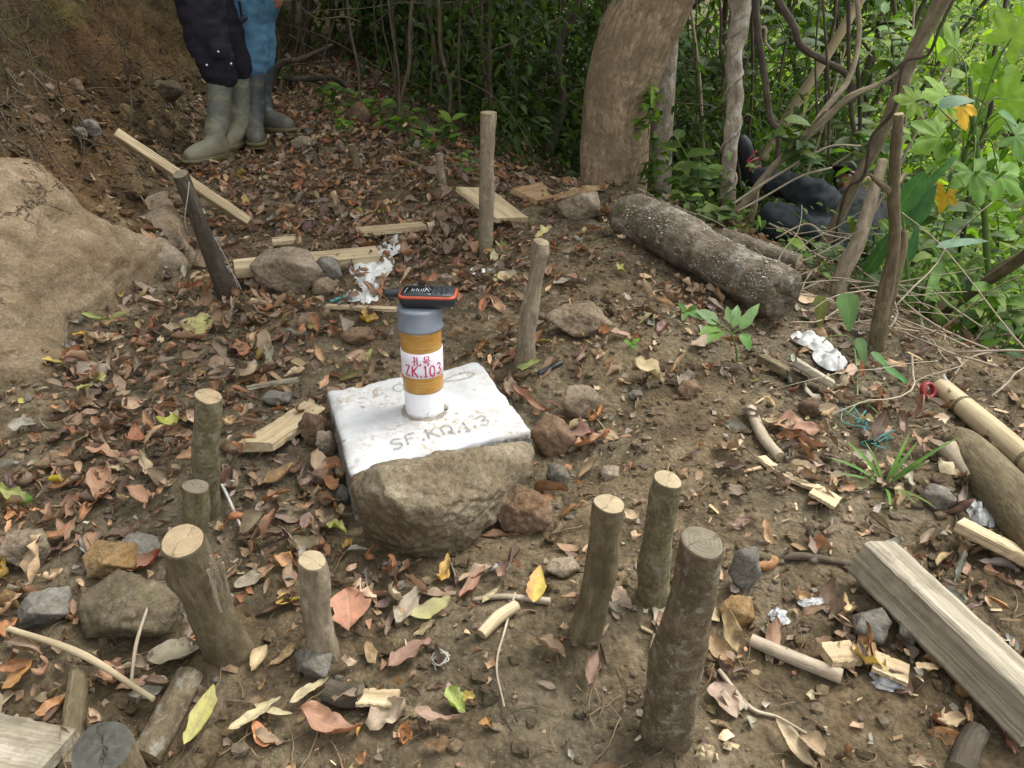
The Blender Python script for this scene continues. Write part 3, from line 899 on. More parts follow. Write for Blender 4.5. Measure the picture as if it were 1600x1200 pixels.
def rock_face(label, poly_px, thick, mat, seed, step=.012, edge=.05, name='boulder', tilt=(0, 0, 0), amp=1.0):
    W = px(*zip(*poly_px))
    xy = [(p[0], p[1]) for p in W]
    xs = np.arange(min(p[0] for p in xy) - step, max(p[0] for p in xy) + step, step)
    ys = np.arange(min(p[1] for p in xy) - step, max(p[1] for p in xy) + step, step)
    X, Y = np.meshgrid(xs, ys)
    ins, dist = poly_inside(X, Y, xy)
    wob = .02 * fbm(X * 8, Y * 8, 0, 3, seed)
    sd = np.where(ins, dist, -dist) + wob
    Z = H(X, Y, False); Z = np.maximum(.35 * Z + .65 * (Hbase(X, Y) + .03), Z - .02)
    e = 1e-2
    nxn = -(Hbase(X + e, Y) - Hbase(X - e, Y)) / (2 * e); nyn = -(Hbase(X, Y + e) - Hbase(X, Y - e)) / (2 * e)
    ln = np.sqrt(nxn ** 2 + nyn ** 2 + 1)
    f = sstep(-.015, edge, sd)
    hgt = thick * f * (.55 + .45 * sstep(0, edge * 5, sd)) - .05 * (1 - f)
    ridg = fbm(X * 3.2, Y * 3.2, Z * 3.2, 4, seed + 2)
    hgt = hgt + f * amp * (.026 * ridg + .012 * np.abs(fbm(X * 12, Y * 12, Z * 12, 3, seed + 7)) - .016 * sstep(.72, .95, 1 - np.abs(fbm(X * 2.5, Y * 2.5, Z * 4, 2, seed + 9))))
    Vx = np.stack([X + nxn / ln * hgt, Y + nyn / ln * hgt, Z + hgt / ln], -1)
    keep = sd > -.03
    idx = -np.ones(X.shape, int); idx[keep] = np.arange(keep.sum())
    V = Vx[keep]
    F = []
    a, b, c_, d_ = idx[:-1, :-1], idx[:-1, 1:], idx[1:, 1:], idx[1:, :-1]
    ok = (a >= 0) & (b >= 0) & (c_ >= 0) & (d_ >= 0)
    F = np.stack([a[ok], b[ok], c_[ok], d_[ok]], -1)
    cen = V.mean(0)
    me = fast_mesh(name, V - cen, F, V.copy(), np.ones_like(V), mat, True)
    o = link(name, me, None, tuple(cen))
    tag(o, label, 'boulder')
    return o

rock_face('big buff coloured boulder face bulging from the bank at the left', [(-260, 250), (-120, 225), (0, 240), (62, 268), (128, 330), (205, 362), (272, 405), (236, 440), (176, 492), (126, 516), (108, 592), (0, 606), (-260, 660)], .06, M['rock_face'], 5, edge=.03, amp=1.4)
rock_face('slanting tan rock slab in the bank left of the dark leaning stake', [(232, 322), (250, 315), (300, 372), (318, 405), (300, 412), (262, 385), (236, 350)], .06, M['rock_tan'], 8, .01, .03)
rock_face('lower tan rock shelf joined to the boulder by the dark stake', [(205, 366), (250, 380), (292, 408), (280, 425), (240, 420), (200, 400)], .05, M['rock_tan'], 9, .01, .03)
land('the big boulder face', px(150, 530)[0])

# ------------------------------------------------------------------ the slab, the pipe and the receiver
SZ = 0.19
cL, cB, cR, cF = at_z(512, 610, SZ), at_z(747, 562, SZ), at_z(828, 668, SZ), at_z(548, 738, SZ)
slab_c = (cL + cB + cR + cF) / 4
slab = thing('concrete_slab', 'square whitewashed concrete marker slab with scratched letters holding the pipe', 'marker slab', (slab_c.x, slab_c.y, 0.07))
mb = MB(); N = 44; TH = .135
def slab_pt(a, b, d=0.0):
    p = cL * (1 - a) * (1 - b) + cB * a * (1 - b) + cR * a * b + cF * (1 - a) * b
    return np.array((p.x, p.y, p.z - d))
sv = []; st = []
for i in range(N + 1):
    for j in range(N + 1):
        a, b = i / N, j / N
        ed = min(a, b, 1 - a, 1 - b)
        p = slab_pt(a, b)
        q = p - np.array(slab_c)
        wv = .0022 * float(fbm(p[0] * 16, p[1] * 16, 0, 3, 40)) - .006 * math.exp(-ed * N / 1.2) * (1 + .9 * float(fbm(p[0] * 30, p[1] * 30, 0, 3, 41)))
        chip = .018 * max(0, float(fbm(p[0] * 22 + 3, p[1] * 22, 0, 2, 44)) - .35) * (1 if ed < 1.2 / N else 0)
        if ed == 0:
            k = 1 + .006 * float(fbm(p[0] * 25, p[1] * 25, 0, 3, 42)); p[:2] = np.array(slab_c)[:2] + q[:2] * k
        p[2] += wv - chip
        sv.append(p); st.append((p[0] - slab_c.x, p[1] - slab_c.y, p[2] - SZ))
sf = [(i * (N + 1) + j, i * (N + 1) + j + 1, (i + 1) * (N + 1) + j + 1, (i + 1) * (N + 1) + j) for i in range(N) for j in range(N)]
ringi = [i * (N + 1) for i in range(N + 1)] + [N * (N + 1) + j for j in range(1, N + 1)] + [i * (N + 1) + N for i in range(N - 1, -1, -1)] + [j for j in range(N - 1, 0, -1)]
prev = ringi
for k in range(1, 9):
    cur = []
    for r in ringi:
        p = sv[r].copy(); q = p - np.array(slab_c)
        d = TH * k / 8
        o_ = .004 * float(fbm(p[0] * 30, p[1] * 30, d * 60, 3, 43)) + (.004 if k < 3 else .002)
        q2 = q[:2] / (np.linalg.norm(q[:2]) + 1e-9)
        p[:2] += q2 * (o_ - d * .02); p[2] -= d
        sv.append(p); st.append((p[0] - slab_c.x, p[1] - slab_c.y, p[2] - SZ)); cur.append(len(sv) - 1)
    for j in range(len(prev)):
        j2 = (j + 1) % len(prev)
        sf.append((prev[j], prev[j2], cur[j2], cur[j]))
    prev = cur
mb.add(sv, [f[::-1] for f in sf], st)
part(mb, 'slab_block', M['slab'], slab)

def ribbon(mb, pts, w, place, n_per=6):
    """thin stroke; place(x, y) maps the drawing plane on to the surface"""
    P2 = spline([(p[0], p[1], 0) for p in pts], max(4, n_per * (len(pts) - 1)))[:, :2] if len(pts) > 2 else np.linspace(pts[0], pts[1], 6)
    T = np.gradient(P2, axis=0); T /= np.linalg.norm(T, axis=1)[:, None] + 1e-9
    Nn = np.stack([-T[:, 1], T[:, 0]], 1)
    V = []; F = []
    for i, (p, nn) in enumerate(zip(P2, Nn)):
        ww = w * (.75 + .5 * random.random()) * .5
        V += [place(*(p + nn * ww)), place(*(p - nn * ww))]
        if i: k = 2 * i; F.append((k - 2, k - 1, k + 1, k))
    mb.add(V, F)

def glyph(ch):
    G = {
     'S': [[(.85, .82), (.6, .98), (.25, .9), (.15, .7), (.4, .54), (.75, .4), (.8, .18), (.5, .02), (.12, .12)]],
     'E': [[(.85, .98), (.2, .98), (.15, .5), (.15, .02), (.85, .03)], [(.15, .52), (.7, .53)]],
     'F': [[(.85, .98), (.2, .96), (.15, .5), (.12, .0)], [(.15, .52), (.65, .55)]],
     'K': [[(.15, 1), (.12, 0)], [(.85, .98), (.2, .48)], [(.3, .55), (.9, .02)]],
     'Q': [[(.2, .1), (.12, .8), (.5, .98), (.85, .8), (.8, .2), (.45, .12)], [(.55, .3), (.95, -.08)]],
     '0': [[(.5, 1), (.18, .8), (.15, .25), (.5, 0), (.82, .25), (.85, .75), (.5, 1)]],
     '1': [[(.25, .8), (.5, 1)], [(.5, 1), (.5, 0)], [(.2, 0), (.8, 0)]],
     '3': [[(.15, .9), (.5, 1), (.82, .8), (.7, .58), (.4, .52)], [(.4, .52), (.8, .42), (.85, .18), (.5, .0), (.12, .12)]],
     'G': [[(.85, .85), (.5, 1), (.15, .7), (.15, .25), (.5, 0), (.85, .2), (.85, .45), (.5, .45)]],
     'C': [[(.85, .85), (.5, 1), (.15, .7), (.15, .25), (.5, 0), (.85, .15)]],
     '.': [[(.3, .02), (.7, .02)], [(.3, .08), (.7, .08)], [(.3, .14), (.7, .14)]],
     'Z': [[(.1, .95), (.85, .98)], [(.85, .98), (.12, .05)], [(.12, .05), (.9, .02)]],
     'kong': [[(.02, .9), (.4, .9)], [(.4, .9), (.24, .68)], [(.24, .68), (.26, .1), (.12, .12)], [(.0, .42), (.44, .52)], [(.62, .95), (.60, .15), (.75, .04), (1.0, .06), (1.0, .25)]],
     'hao': [[(.22, .95), (.22, .64)], [(.22, .95), (.8, .95)], [(.8, .95), (.8, .64)], [(.22, .64), (.8, .64)], [(.02, .48), (.98, .48)], [(.32, .48), (.28, .3), (.72, .3)], [(.72, .3), (.74, .02), (.5, .06)]],
    }
    return G[ch]

def write(mb, text, x0, y0, w, h, gap, sw, place, jitter=0.0):
    x = x0
    for i, ch in enumerate(text):
        ww = w * (.35 if ch == '.' else (.7 if ch == '1' else 1))
        jy = random.uniform(-jitter, jitter)
        for st_ in glyph(ch):
            ribbon(mb, [(x + px_ * ww, y0 + jy + py_ * h) for px_, py_ in st_], sw, place)
        x += ww + gap

ex = (cR - cF).normalized(); ey = (cL - cF).normalized()
def on_slab(x, y):
    p = cF + ex * x + ey * y
    return (p.x, p.y, SZ + .0026 + .0022 * float(fbm(p.x * 16, p.y * 16, 0, 3, 40)))
mb = MB()
random.seed(3)
write(mb, ['S', 'F', '.', 'K', 'Q', '.', '1', '.', '3'], .095, .046, .030, .042, .0035, .0024, on_slab, .004)
write(mb, ['C'], .100, .300, .030, .036, .012, .0022, on_slab)
write(mb, ['0'], .148, .296, .036, .036, .012, .0022, on_slab)
ribbon(mb, [(.262, .288), (.30, .312), (.345, .318), (.36, .300), (.325, .288), (.29, .292), (.268, .306)], .0022, on_slab)
part(mb, 'scratched_writing', M['scratch'], slab, False)

pb = at_z(664, 642, SZ); PR = .0435
pipe = thing('borehole_pipe', 'white plastic pipe wrapped in amber tape with red written label and grey cap', 'pipe', (pb.x, pb.y, SZ))
def rings(mb, prof, seg=48, centre=pb, z0=SZ, tcz=0):
    V = []; tc = []; F = []
    for (r, z) in prof:
        for j in range(seg):
            a = 2 * math.pi * j / seg
            V.append((centre.x + r * math.cos(a), centre.y + r * math.sin(a), z0 + z)); tc.append((r * math.cos(a), r * math.sin(a), z + tcz))
    for i in range(len(prof) - 1):
        for j in range(seg):
            k = (j + 1) % seg
            F.append((i * seg + j, i * seg + k, (i + 1) * seg + k, (i + 1) * seg + j))
    mb.add(V, F, tc)
# heights seen in the photograph
def hz(v, y=None): return at_y(660, v, pb.y - PR).z - SZ
zt1, zl1, zl0, zt0 = hz(524), hz(554), hz(592), hz(617)
zc0, zc1 = hz(522), hz(487) - .002
mb = MB(); rings(mb, [(PR, -.06), (PR, zt0 + .001)]); rings(mb, [(PR, zt0), (PR, zc1 - .02)]); part(mb, 'pipe_wall', M['pipe'], pipe)
def wrap(z0, z1, nm, mat, t=.0011, nlay=9):
    mb = MB(); prof = [(PR, z0)]
    for k in range(nlay + 1):
        prof.append((PR + t + (.0004 if k % 2 else 0), z0 + (z1 - z0) * k / nlay))
    prof.append((PR, z1)); rings(mb, prof); return part(mb, nm, mat, pipe)
wrap(zt0, zl0 + .004, 'tape_band', M['tape'])
wrap(zl1 - .004, zt1 + .004, 'tape_band', M['tape'])
lab = wrap(zl0, zl1, 'paper_label', M['paper'], .0024, 3)
def on_pipe(x, y):
    a = -math.pi / 2 + x / PR + math.atan2(pb.x, pb.y) * -1
    r = PR + .0036
    return (pb.x + r * math.cos(a), pb.y + r * math.sin(a), SZ + y)
mb = MB(); hh = zl1 - zl0
write(mb, ['kong', 'hao'], -.020, zl0 + hh * .55, .016, hh * .38, .0050, .0020, on_pipe)
write(mb, ['Z', 'K', '.', '1', '0', '3'], -.040, zl0 + hh * .08, .0145, hh * .45, .0022, .0028, on_pipe, .0012)
ink = part(mb, 'red_writing', M['ink'], pipe, False)
CRd = PR + .0045
mb = MB(); rings(mb, [(CRd - .003, zc0), (CRd + .0025, zc0 + .0005), (CRd + .0025, zc0 + .004), (CRd, zc0 + .006), (CRd, zc1 - .007), (CRd - .001, zc1 - .003), (CRd - .0035, zc1 - .0008), (CRd - .007, zc1), (.001, zc1)])
part(mb, 'end_cap', M['cap'], pipe)
# mortar collar at the pipe foot
mb = MB(); tube(mb, [(pb.x + (PR + .004) * math.cos(a), pb.y + (PR + .004) * math.sin(a), SZ - .001) for a in np.linspace(0, 2 * math.pi * .98, 20)], .006, 6, 60, .5, 120, 4, cap=False)
part(mb, 'mortar_collar', M['scratch'], slab)
LAND.append(('the white slab', slab_c.x, slab_c.y))

# GPS receiver lying on the cap
zc = SZ + zc1
g0 = at_z(660, 474, zc + .022)
gps = thing('handheld_receiver', 'black orange rimmed handheld navigation receiver lying on the pipe cap', 'handheld gps', (g0.x, pb.y, zc))
gyaw = math.radians(-4)
gtilt = math.radians(3)     # front face looks a little towards the camera side
def gpt(x, y, z):
    y2, z2 = y * math.cos(gtilt) - z * math.sin(gtilt), y * math.sin(gtilt) + z * math.cos(gtilt)
    return (g0.x + .008 + x * math.cos(gyaw) - y2 * math.sin(gyaw), pb.y + x * math.sin(gyaw) + y2 * math.cos(gyaw), zc + .0185 + z2)
def rrect(hx, hy, r, n=6, taper=0.0):
    pts = []
    for (cx, cy, a0) in ((hx - r, hy - r, 0), (-hx + r, hy - r, 90), (-hx + r, -hy + r, 180), (hx - r, -hy + r, 270)):
        for k in range(n + 1):
            a = math.radians(a0 + 90 * k / n); pts.append((cx + r * math.cos(a), cy + r * math.sin(a)))
    return pts
def slabs(mb, layers):
    """stack of rounded outlines: (hx, hy, r, z, dx)"""
    V = []; F = []
    for (hx, hy, r, z, dx) in layers:
        V += [gpt(x + dx, y, z) for x, y in rrect(hx, hy, r)]
    m = 28
    for i in range(len(layers) - 1):
        for j in range(m):
            k = (j + 1) % m; F.append((i * m + j, i * m + k, (i + 1) * m + k, (i + 1) * m + j))
    F.append(tuple(range(m - 1, -1, -1))); F.append(tuple(range((len(layers) - 1) * m, len(layers) * m)))
    mb.add(V, F)
mb = MB(); slabs(mb, [(.045, .021, .012, -.0175, 0), (.057, .028, .014, -.012, 0), (.0605, .0305, .015, -.002, 0), (.0605, .0305, .015, .0075, 0), (.058, .0285, .014, .0115, 0)])
part(mb, 'receiver_body', M['gps'], gps)
mb = MB(); slabs(mb, [(.0612, .0312, .0155, .0068, 0), (.0622, .0322, .016, .0085, 0), (.0605, .0305, .0155, .0112, 0), (.0588, .0290, .0145, .0122, 0)])
part(mb, 'orange_rim', M['gps_orange'], gps)
mb = MB(); slabs(mb, [(.0570, .0272, .0135, .0105, 0), (.0565, .0268, .013, .0138, 0)]); part(mb, 'face_plate', M['gps'], gps)
mb = MB(); slabs(mb, [(.031, .0215, .005, .0130, -.0215), (.0305, .021, .005, .0146, -.0215)]); scr = part(mb, 'screen', M['gps_screen'], gps)
mb = MB()
def on_screen(x, y):
    return gpt(x, y, .0150)
for k in range(7):
    ribbon(mb, [(-.034 + k * .0048 + random.uniform(-.001, .001), -.006 + random.uniform(-.003, 0)), (-.034 + k * .0048, .008 + random.uniform(-.004, .003))], .0010, on_screen)
ribbon(mb, [(-.048, -.015), (-.046, .012)], .0007, on_screen); ribbon(mb, [(-.008, .016), (.004, -.008)], .0012, on_screen); ribbon(mb, [(-.002, .016), (.006, .002)], .0008, on_screen)
part(mb, 'screen_print', M['gps_print'], gps, False)
for (bx, by) in ((.020, .012), (.020, -.012), (.031, .014), (.031, -.014), (.042, .011), (.042, -.011)):
    mb = MB(); slabs(mb, [(.0045, .0055, .002, .0130, bx), (.0040, .0050, .002, .0152, bx)])
    for i in range(len(mb.v)): mb.v[i] = mb.v[i] + (np.array(gpt(0, by, 0)) - np.array(gpt(0, 0, 0)))
    part(mb, 'button', M['gps'], gps)
mb = MB(); slabs(mb, [(.0035, .004, .0018, .0130, .031), (.0032, .0038, .0018, .0156, .031)]); part(mb, 'button', M['gps'], gps)
mb = MB(); tube(mb, [gpt(-.058, .012, .001), gpt(-.070, .012, .001), gpt(-.072, .012, .001), gpt(-.0935, .012, .001), gpt(-.0945, .012, .001)], [.0108, .0104, .0096, .0090, .0060], 20, 14, tcz if False else 0)
part(mb, 'antenna', M['gps'], gps)
# ------------------------------------------------------------------ cut stakes
def stake(label, top, base, wt, wb, mat, cut, dy=0.0, bend=0.0, seed=0, knots=None, sink=.08, noise=.14, name='wooden_stake', slant=None, flare=0.0, cat='stake', group='stakes driven into the path', mid=None, seg=22):
    B = gp(*base)
    T = at_y(top[0], top[1], B.y + dy)
    slant = random.uniform(-.22, .22) if slant is None else slant; bend += random.uniform(-.004, .004)
    ax = (T - B).normalized()
    B0 = B - ax * sink
    C1 = (B + T) / 2 + Vector((bend, 0, 0))
    pts = [B0, B, C1, T] if mid is None else [B0, B] + [at_y(q[0], q[1], B.y + dy * q[2]) for q in mid] + [T]
    rt, rb = m_px(T, wt / 2), m_px(B, wb / 2)
    o = thing(name, label, cat, B, group)
    mb = MB()
    n = 40
    rad = [rb * 1.03, rb, (rb + rt) / 2 * .97, rt * .99, rt * (1 + flare)]
    C, TT, NN, BB, ring = tube(mb, pts, rad, seg, n, noise, 26, seed, cap=False, knots=(knots or []) + [(random.uniform(.15, .9), random.uniform(-2.6, -.5), random.uniform(.008, .018), random.uniform(.002, .005)) for _ in range(3)], lobes=.085, twist=3)
    mud = np.repeat(1 - sstep(.0, .55, np.linspace(0, 1, n) + 0)[:, None], seg, 1).ravel()[:, None] * (.55 + .45 * fbm(mb.v[0][:, 0] * 40, mb.v[0][:, 1] * 40, mb.v[0][:, 2] * 25, 3, 5))[:, None].clip(0, 1)
    mb.col[0] = np.array([.62, .56, .45]) * mud.clip(0, 1) + np.ones(3) * (1 - mud.clip(0, 1))
    R = ring[-1].copy()
    if slant:
        for k in range(len(R)): R[k] = R[k] + TT[-1] * slant * (R[k] - R.mean(0)) @ np.array([1, 0, 0])
        V = mb.v[0]; V[-len(R):] = R
    # worn rim, then the cut end
    inner = R.mean(0) + (R - R.mean(0)) * .93 + TT[-1] * rt * .05
    mb.add(np.vstack([R, inner]), [(k, (k + 1) % seg, seg + (k + 1) % seg, seg + k) for k in range(seg)], None)
    mb.tc[-1] = np.vstack([mb.tc[0][-seg:], mb.tc[0][-seg:] * .93])
    part(mb, 'bark', mat, o)
    mb = MB(); disc(mb, inner, bulge=rt * .06, normal=TT[-1], rings=4, jit=rt * .02)
    part(mb, 'cut_end', cut, o)
    land(label_land.get(seed, 'a cut stake'), B, rb * 1.1)
    return o

label_land = {1: 'the tall pale stake', 2: 'the crooked knobbed stake', 3: 'the ringed stake at the left', 4: 'the short stake at the left', 5: 'the thick leaning stake', 6: 'the thin upright cut stake',
              7: 'the cracked top stake', 8: 'the stake behind the thickest one', 9: 'the thickest front stake', 10: 'the stake tied with string', 11: 'the small far stake', 12: 'the far stake under leaves'}
stake('tall straight pale stake with a flared hammered top in the middle of the path', (763, 176), (759, 402), 25, 25, M['bark_tan'], M['cut_pale'], -.02, .004, 1, flare=.12, knots=[(.35, 1.2, .012, .003), (.7, -1.5, .01, .002)])
stake('crooked tan stake with a knobbed top right of the pipe', (846, 378), (821, 568), 26, 32, M['bark_tan'], M['cut_pale'], -.02, 0, 2, knots=[(.97, -1, .012, .014), (.95, 2, .012, .012), (.55, -1.6, .02, .005)], mid=[(824, 508, .3), (836, 440, .6)])
stake('upright olive stake with ringed bark left of the slab, taller one of the pair', (326, 620), (322, 800), 45, 44, M['bark_green'], M['cut'], -.02, -.003, 3, knots=[(.8, -2, .02, .004)])
stake('short stake just in front of the ringed olive stake', (307, 760), (303, 862), 42, 40, M['bark_green'], M['cut_grey'], 0, 0, 4)
stake('thick brown stake leaning left beside the long mossy rock', (286, 846), (356, 1018), 72, 80, M['bark_brown'], M['cut'], -.05, 0, 5, knots=[(.80, .4, .022, .010), (.72, -.2, .03, .006), (.45, 2.5, .02, .004)], noise=.09, slant=-.15)
stake('thin upright cut stake with a pale flat top at lower left centre', (488, 876), (504, 1018), 47, 50, M['bark_tan'], M['cut_pale'], -.01, 0, 6)
stake('stake with a pale star cracked cut top in front of the slab right side', (951, 787), (914, 990), 49, 50, M['bark_brown'], M['cut_pale'], -.02, .004, 7, knots=[(.62, 2, .018, .004)])
stake('brown stake standing behind the thickest stake, with flat cut top', (1045, 750), (1018, 935), 46, 50, M['bark_green'], M['cut_pale'], -.02, 0, 8, knots=[(.75, -1.8, .015, .006), (.5, .4, .02, .004)])
stake('thickest front stake, scaly lichened bark, oval cut end facing up', (1098, 848), (1040, 1150), 75, 79, M['bark_lichen'], M['cut_grey'], -.03, .006, 9, knots=[(.50, -1.2, .05, .006), (.35, -2.2, .02, .006)], noise=.1, mid=[(1056, 1060, .3), (1080, 940, .7)])
st10 = stake('dark smooth stake leaning left, wound with white string, by the boulder', (282, 272), (356, 462), 27, 34, M['bark_dark'], M['cut_grey'], -.12, 0, 10, noise=.04)
stake('small far stake sticking up between leaves on the upper path', (549, 226), (565, 276), 13, 16, M['bark_brown'], M['cut'], 0, 0, 11)
stake('short far stake standing under a bright green sprig', (686, 240), (692, 291), 12, 14, M['bark_tan'], M['cut'], 0, 0, 12)

st5 = next(o for o in bpy.data.objects if o.get('label', '').startswith('thick brown stake leaning'))
mb = MB(); r9 = random.Random(3); B5 = gp(356, 1018)
for k in range(9):
    u0, v0 = 332 + r9.uniform(-12, 10), 868 + r9.uniform(-8, 20)
    l_ = r9.uniform(.3, 1); a = at_y(u0 + 4, v0, B5.y - .083); b = at_y(u0 + 22 * l_ + 2, v0 + 84 * l_, B5.y - .062)
    a = a + (b - a) * .1; mb2 = MB(); box_beam(mb, a, b + Vector((r9.uniform(-.002, .004), -.004, 0)), r9.uniform(.002, .005), .0015, 0, 6, .003, k, up=(0, -1, .2))
part(mb, 'torn_bark', M['twig_pale'], st5, False)['kind'] = 'stuff'
# string round the leaning stake
B = gp(356, 462); T = at_y(282, 272, B.y - .12); ax = (T - B); e1 = ax.cross(Vector((0, 1, 0))).normalized(); e2 = ax.cross(e1).normalized()
pts = []
for k in range(40):
    f = .97 - .95 * k / 39; a = 2.4 - 5.2 * k / 39; r = .036 + .008 * (1 - f)
    pts.append(B + ax * f + (e1 * math.cos(a) + e2 * math.sin(a)) * r)
mb = MB(); tube(mb, pts, .0014, 5, 120)
pts = [B + ax * (.97 - .93 * k / 9) + (e1 * math.cos(-.6 - .25 * k) + e2 * math.sin(-.6 - .25 * k)) * .0375 for k in range(10)]
tube(mb, pts, .0014, 5, 60)
tag(mb.build('string', M['string'], None, tuple(B)), 'thin white string wound down the dark leaning stake', 'string')

# knob fungus-like leaf on crooked stake
# ------------------------------------------------------------------ lying pieces of wood
def lying(label, pts, w, mat, cut=None, name='stick', cat='stick', seed=0, lift=0.0, seg=12, noise=.06, group=None, ends=True, heights=None, knots=None, n=24):
    P = []
    for i, (u, v) in enumerate(pts):
        p = gp(u, v); wp = w[i] if np.ndim(w) else w
        p.z = float(H(p.x, p.y)) + m_px(p, wp / 2) * .75 + lift + (heights[i] if heights else 0)
        P.append(p)
    W = [m_px(P[i], (w[i] if np.ndim(w) else w) / 2) for i in range(len(P))]
    o = thing(name, label, cat, P[0], group)
    mb = MB(); C, T, N_, B_, ring = tube(mb, P, W, seg, n, noise, 30, seed, cap=False, lobes=.05, twist=5, knots=knots)
    part(mb, 'bark', mat, o)
    for k, s in ((0, -1), (-1, 1)):
        mb = MB(); disc(mb, ring[k], bulge=W[k] * .08, normal=T[k] * s, rings=3, jit=W[k] * .05)
        part(mb, 'cut_end', cut or mat, o)
    return o

lying('cut log piece lying at the lower left under the thin cane', [(300, 1068), (270, 1130), (232, 1196)], [42, 44, 46], M['bark_lichen'], M['cut'], 'log_piece', 'log', 60)
lying('smooth grey brown branch upright in the lower left corner', [(127, 1062), (120, 1130), (112, 1215)], [30, 32, 34], M['bark_brown'], M['cut_grey'], 'branch', 'branch', 61)
lying('long thin cane lying diagonally at the lower left', [(22, 1004), (135, 1052), (247, 1118)], [9, 12, 9], M['bamboo'], None, 'cane', 'cane', 62, lift=.035, seg=9)
lying('pale forked twig standing over the mossy rock', [(212, 1092), (224, 1045), (246, 1000)], [5, 6, 5], M['twig_pale'], None, 'twig', 'twig', 63, lift=.03, heights=[0, .02, .05], seg=7)
lying('thin twig crossing the pale forked one', [(152, 1064), (190, 1050), (235, 1034)], [4, 5, 4], M['twig'], None, 'twig', 'twig', 64, lift=.015, seg=7)
lying('pale stripped stick lying right of the thickest stake', [(1172, 1008), (1240, 1040), (1312, 1068)], [20, 24, 26], M['twig_pale'], M['cut_pale'], 'stick', 'stick', 65)
lying('bent grey stick lying left of the squared beam', [(1195, 878), (1255, 876), (1336, 884)], [12, 13, 12], M['twig'], None, 'stick', 'stick', 66)
lying('reddish short stick between the upright rock and the bent stick', [(1178, 872), (1200, 878), (1222, 880)], [14, 15, 13], M['bark_brown'], None, 'stick', 'stick', 67)
lying('long pale root running down from the thickest stake', [(1122, 1055), (1170, 1110), (1215, 1125), (1260, 1146)], [8, 7, 6, 5], M['twig_pale'], None, 'root', 'root', 68, seg=7, lift=.004)
lying('thin pale grass stalk curving over bare soil at the bottom', [(805, 935), (790, 990), (776, 1050), (788, 1112)], [4, 4, 4, 3], M['twig_pale'], None, 'stalk', 'stalk', 69, seg=6, lift=.008, noise=0)
lying('grey stick at the lower right corner', [(1525, 1145), (1510, 1175), (1495, 1215)], [34, 36, 38], M['bark_dark'], M['cut_grey'], 'stick', 'stick', 70)
lying('pale stalk piece lying left of the cracked top stake', [(742, 934), (790, 938), (860, 942)], [8, 10, 13], M['twig_pale'], M['cut_pale'], 'stick', 'stick', 71)
lying('short broken stick lying below the slab front', [(752, 1000), (778, 978), (806, 958)], [18, 22, 20], M['plank'], M['cut_pale'], 'stick', 'stick', 72)
lying('grey green cut end of a small log at the bottom left centre', [(512, 1092), (540, 1098), (568, 1102)], [36, 38, 38], M['bark_dark'], M['cut_grey'], 'log_piece', 'log', 73)
lying('dead branch lying on the path past the far boots', [(465, 205), (500, 215), (528, 226)], [7, 8, 7], M['twig'], None, 'branch', 'branch', 74)
lying('brown branch at the path edge below the green sprigs', [(618, 252), (640, 262), (668, 268)], [9, 10, 8], M['bark_brown'], None, 'branch', 'branch', 75)
lying('stub of pale bark lying by the white cloth at right', [(1172, 640), (1192, 690), (1218, 722)], [16, 18, 18], M['twig_pale'], M['cut_pale'], 'stick', 'stick', 76)
lying('thin white plastic strip standing at the ringed stakes', [(348, 770), (362, 800), (382, 842)], [5, 5, 4], M['string'], None, 'strip', 'plastic strip', 77, lift=.02, seg=6, noise=0)

# cracked dark stump end in the lower left corner
o = thing('stump', 'cracked dark stump end in the lower left corner', 'stump', gp(190, 1215))
p0 = gp(195, 1260); top = at_y(162, 1168, p0.y - .015)
mb = MB(); C, T, N_, B_, ring = tube(mb, [p0 - Vector((0, 0, .06)), (p0 + top) / 2, top], [m_px(top, 50), m_px(top, 49), m_px(top, 46)], 26, 16, .1, 20, 5, cap=False)
part(mb, 'bark', M['bark_brown'], o)
mb = MB(); disc(mb, ring[-1], bulge=.003, normal=T[-1], rings=6, jit=.006)
part(mb, 'cut_end', M['cut_dark'], o)

# ------------------------------------------------------------------ boards
def board(label, a, b, w, t, mat, ha=0.0, hb=0.0, roll=0.0, seed=0, name='board', cat='board', jit=.003, endcut=(0, 0), group=None, bow=0.0):
    """board between two places seen at a and b (centre of the upper face); w, t in metres"""
    A, B = gp(*a), gp(*b)
    A.z = float(H(A.x, A.y)) + t * .5 + ha; B.z = float(H(B.x, B.y)) + t * .5 + hb
    # keep to the seen line after lifting
    A = at_z(a[0], a[1], A.z + t * .5) - Vector((0, 0, t * .5)); B = at_z(b[0], b[1], B.z + t * .5) - Vector((0, 0, t * .5))
    mb = MB(); box_beam(mb, A, B, w, t, roll, 14, jit, seed, endcut=endcut, bow=bow)
    o = mb.build(name, mat, None, tuple(A), False)
    tag(o, label, cat, group)
    return o, A, B

_, a, b = board('long sawn board slanting down the cut bank behind the leaning stake', (182, 203), (388, 341), .085, .03, M['plank'], .06, .01, .5, 1)
LAND.append(('the long bank board', b.x, b.y))
_, a, b = board('long pale lath lying across the path behind the rounded rock', (365, 412), (590, 390), .075, .035, M['plank'], .015, .01, -.15, 2)
LAND.append(('the pale lath', (a.x + b.x) / 2, (a.y + b.y) / 2))
board('short board end half covered with leaves above the white cloth', (557, 358), (662, 349), .06, .022, M['plank'], .012, .012, 0, 3, endcut=(.01, .02))
board('short weathered board lying among leaves above the pale lath', (425, 374), (470, 370), .05, .018, M['plank'], .01, .01, 0, 4)
_, a, b = board('wide pale board propped behind the tall stake', (738, 292), (800, 340), .17, .018, M['plank'], .045, .015, .18, 5)
LAND.append(('the propped pale board', a.x, a.y))
board('brown board lifted off the ground left of the big tree', (818, 303), (905, 283), .12, .02, M['plank_warm'], .01, .07, -.3, 6)
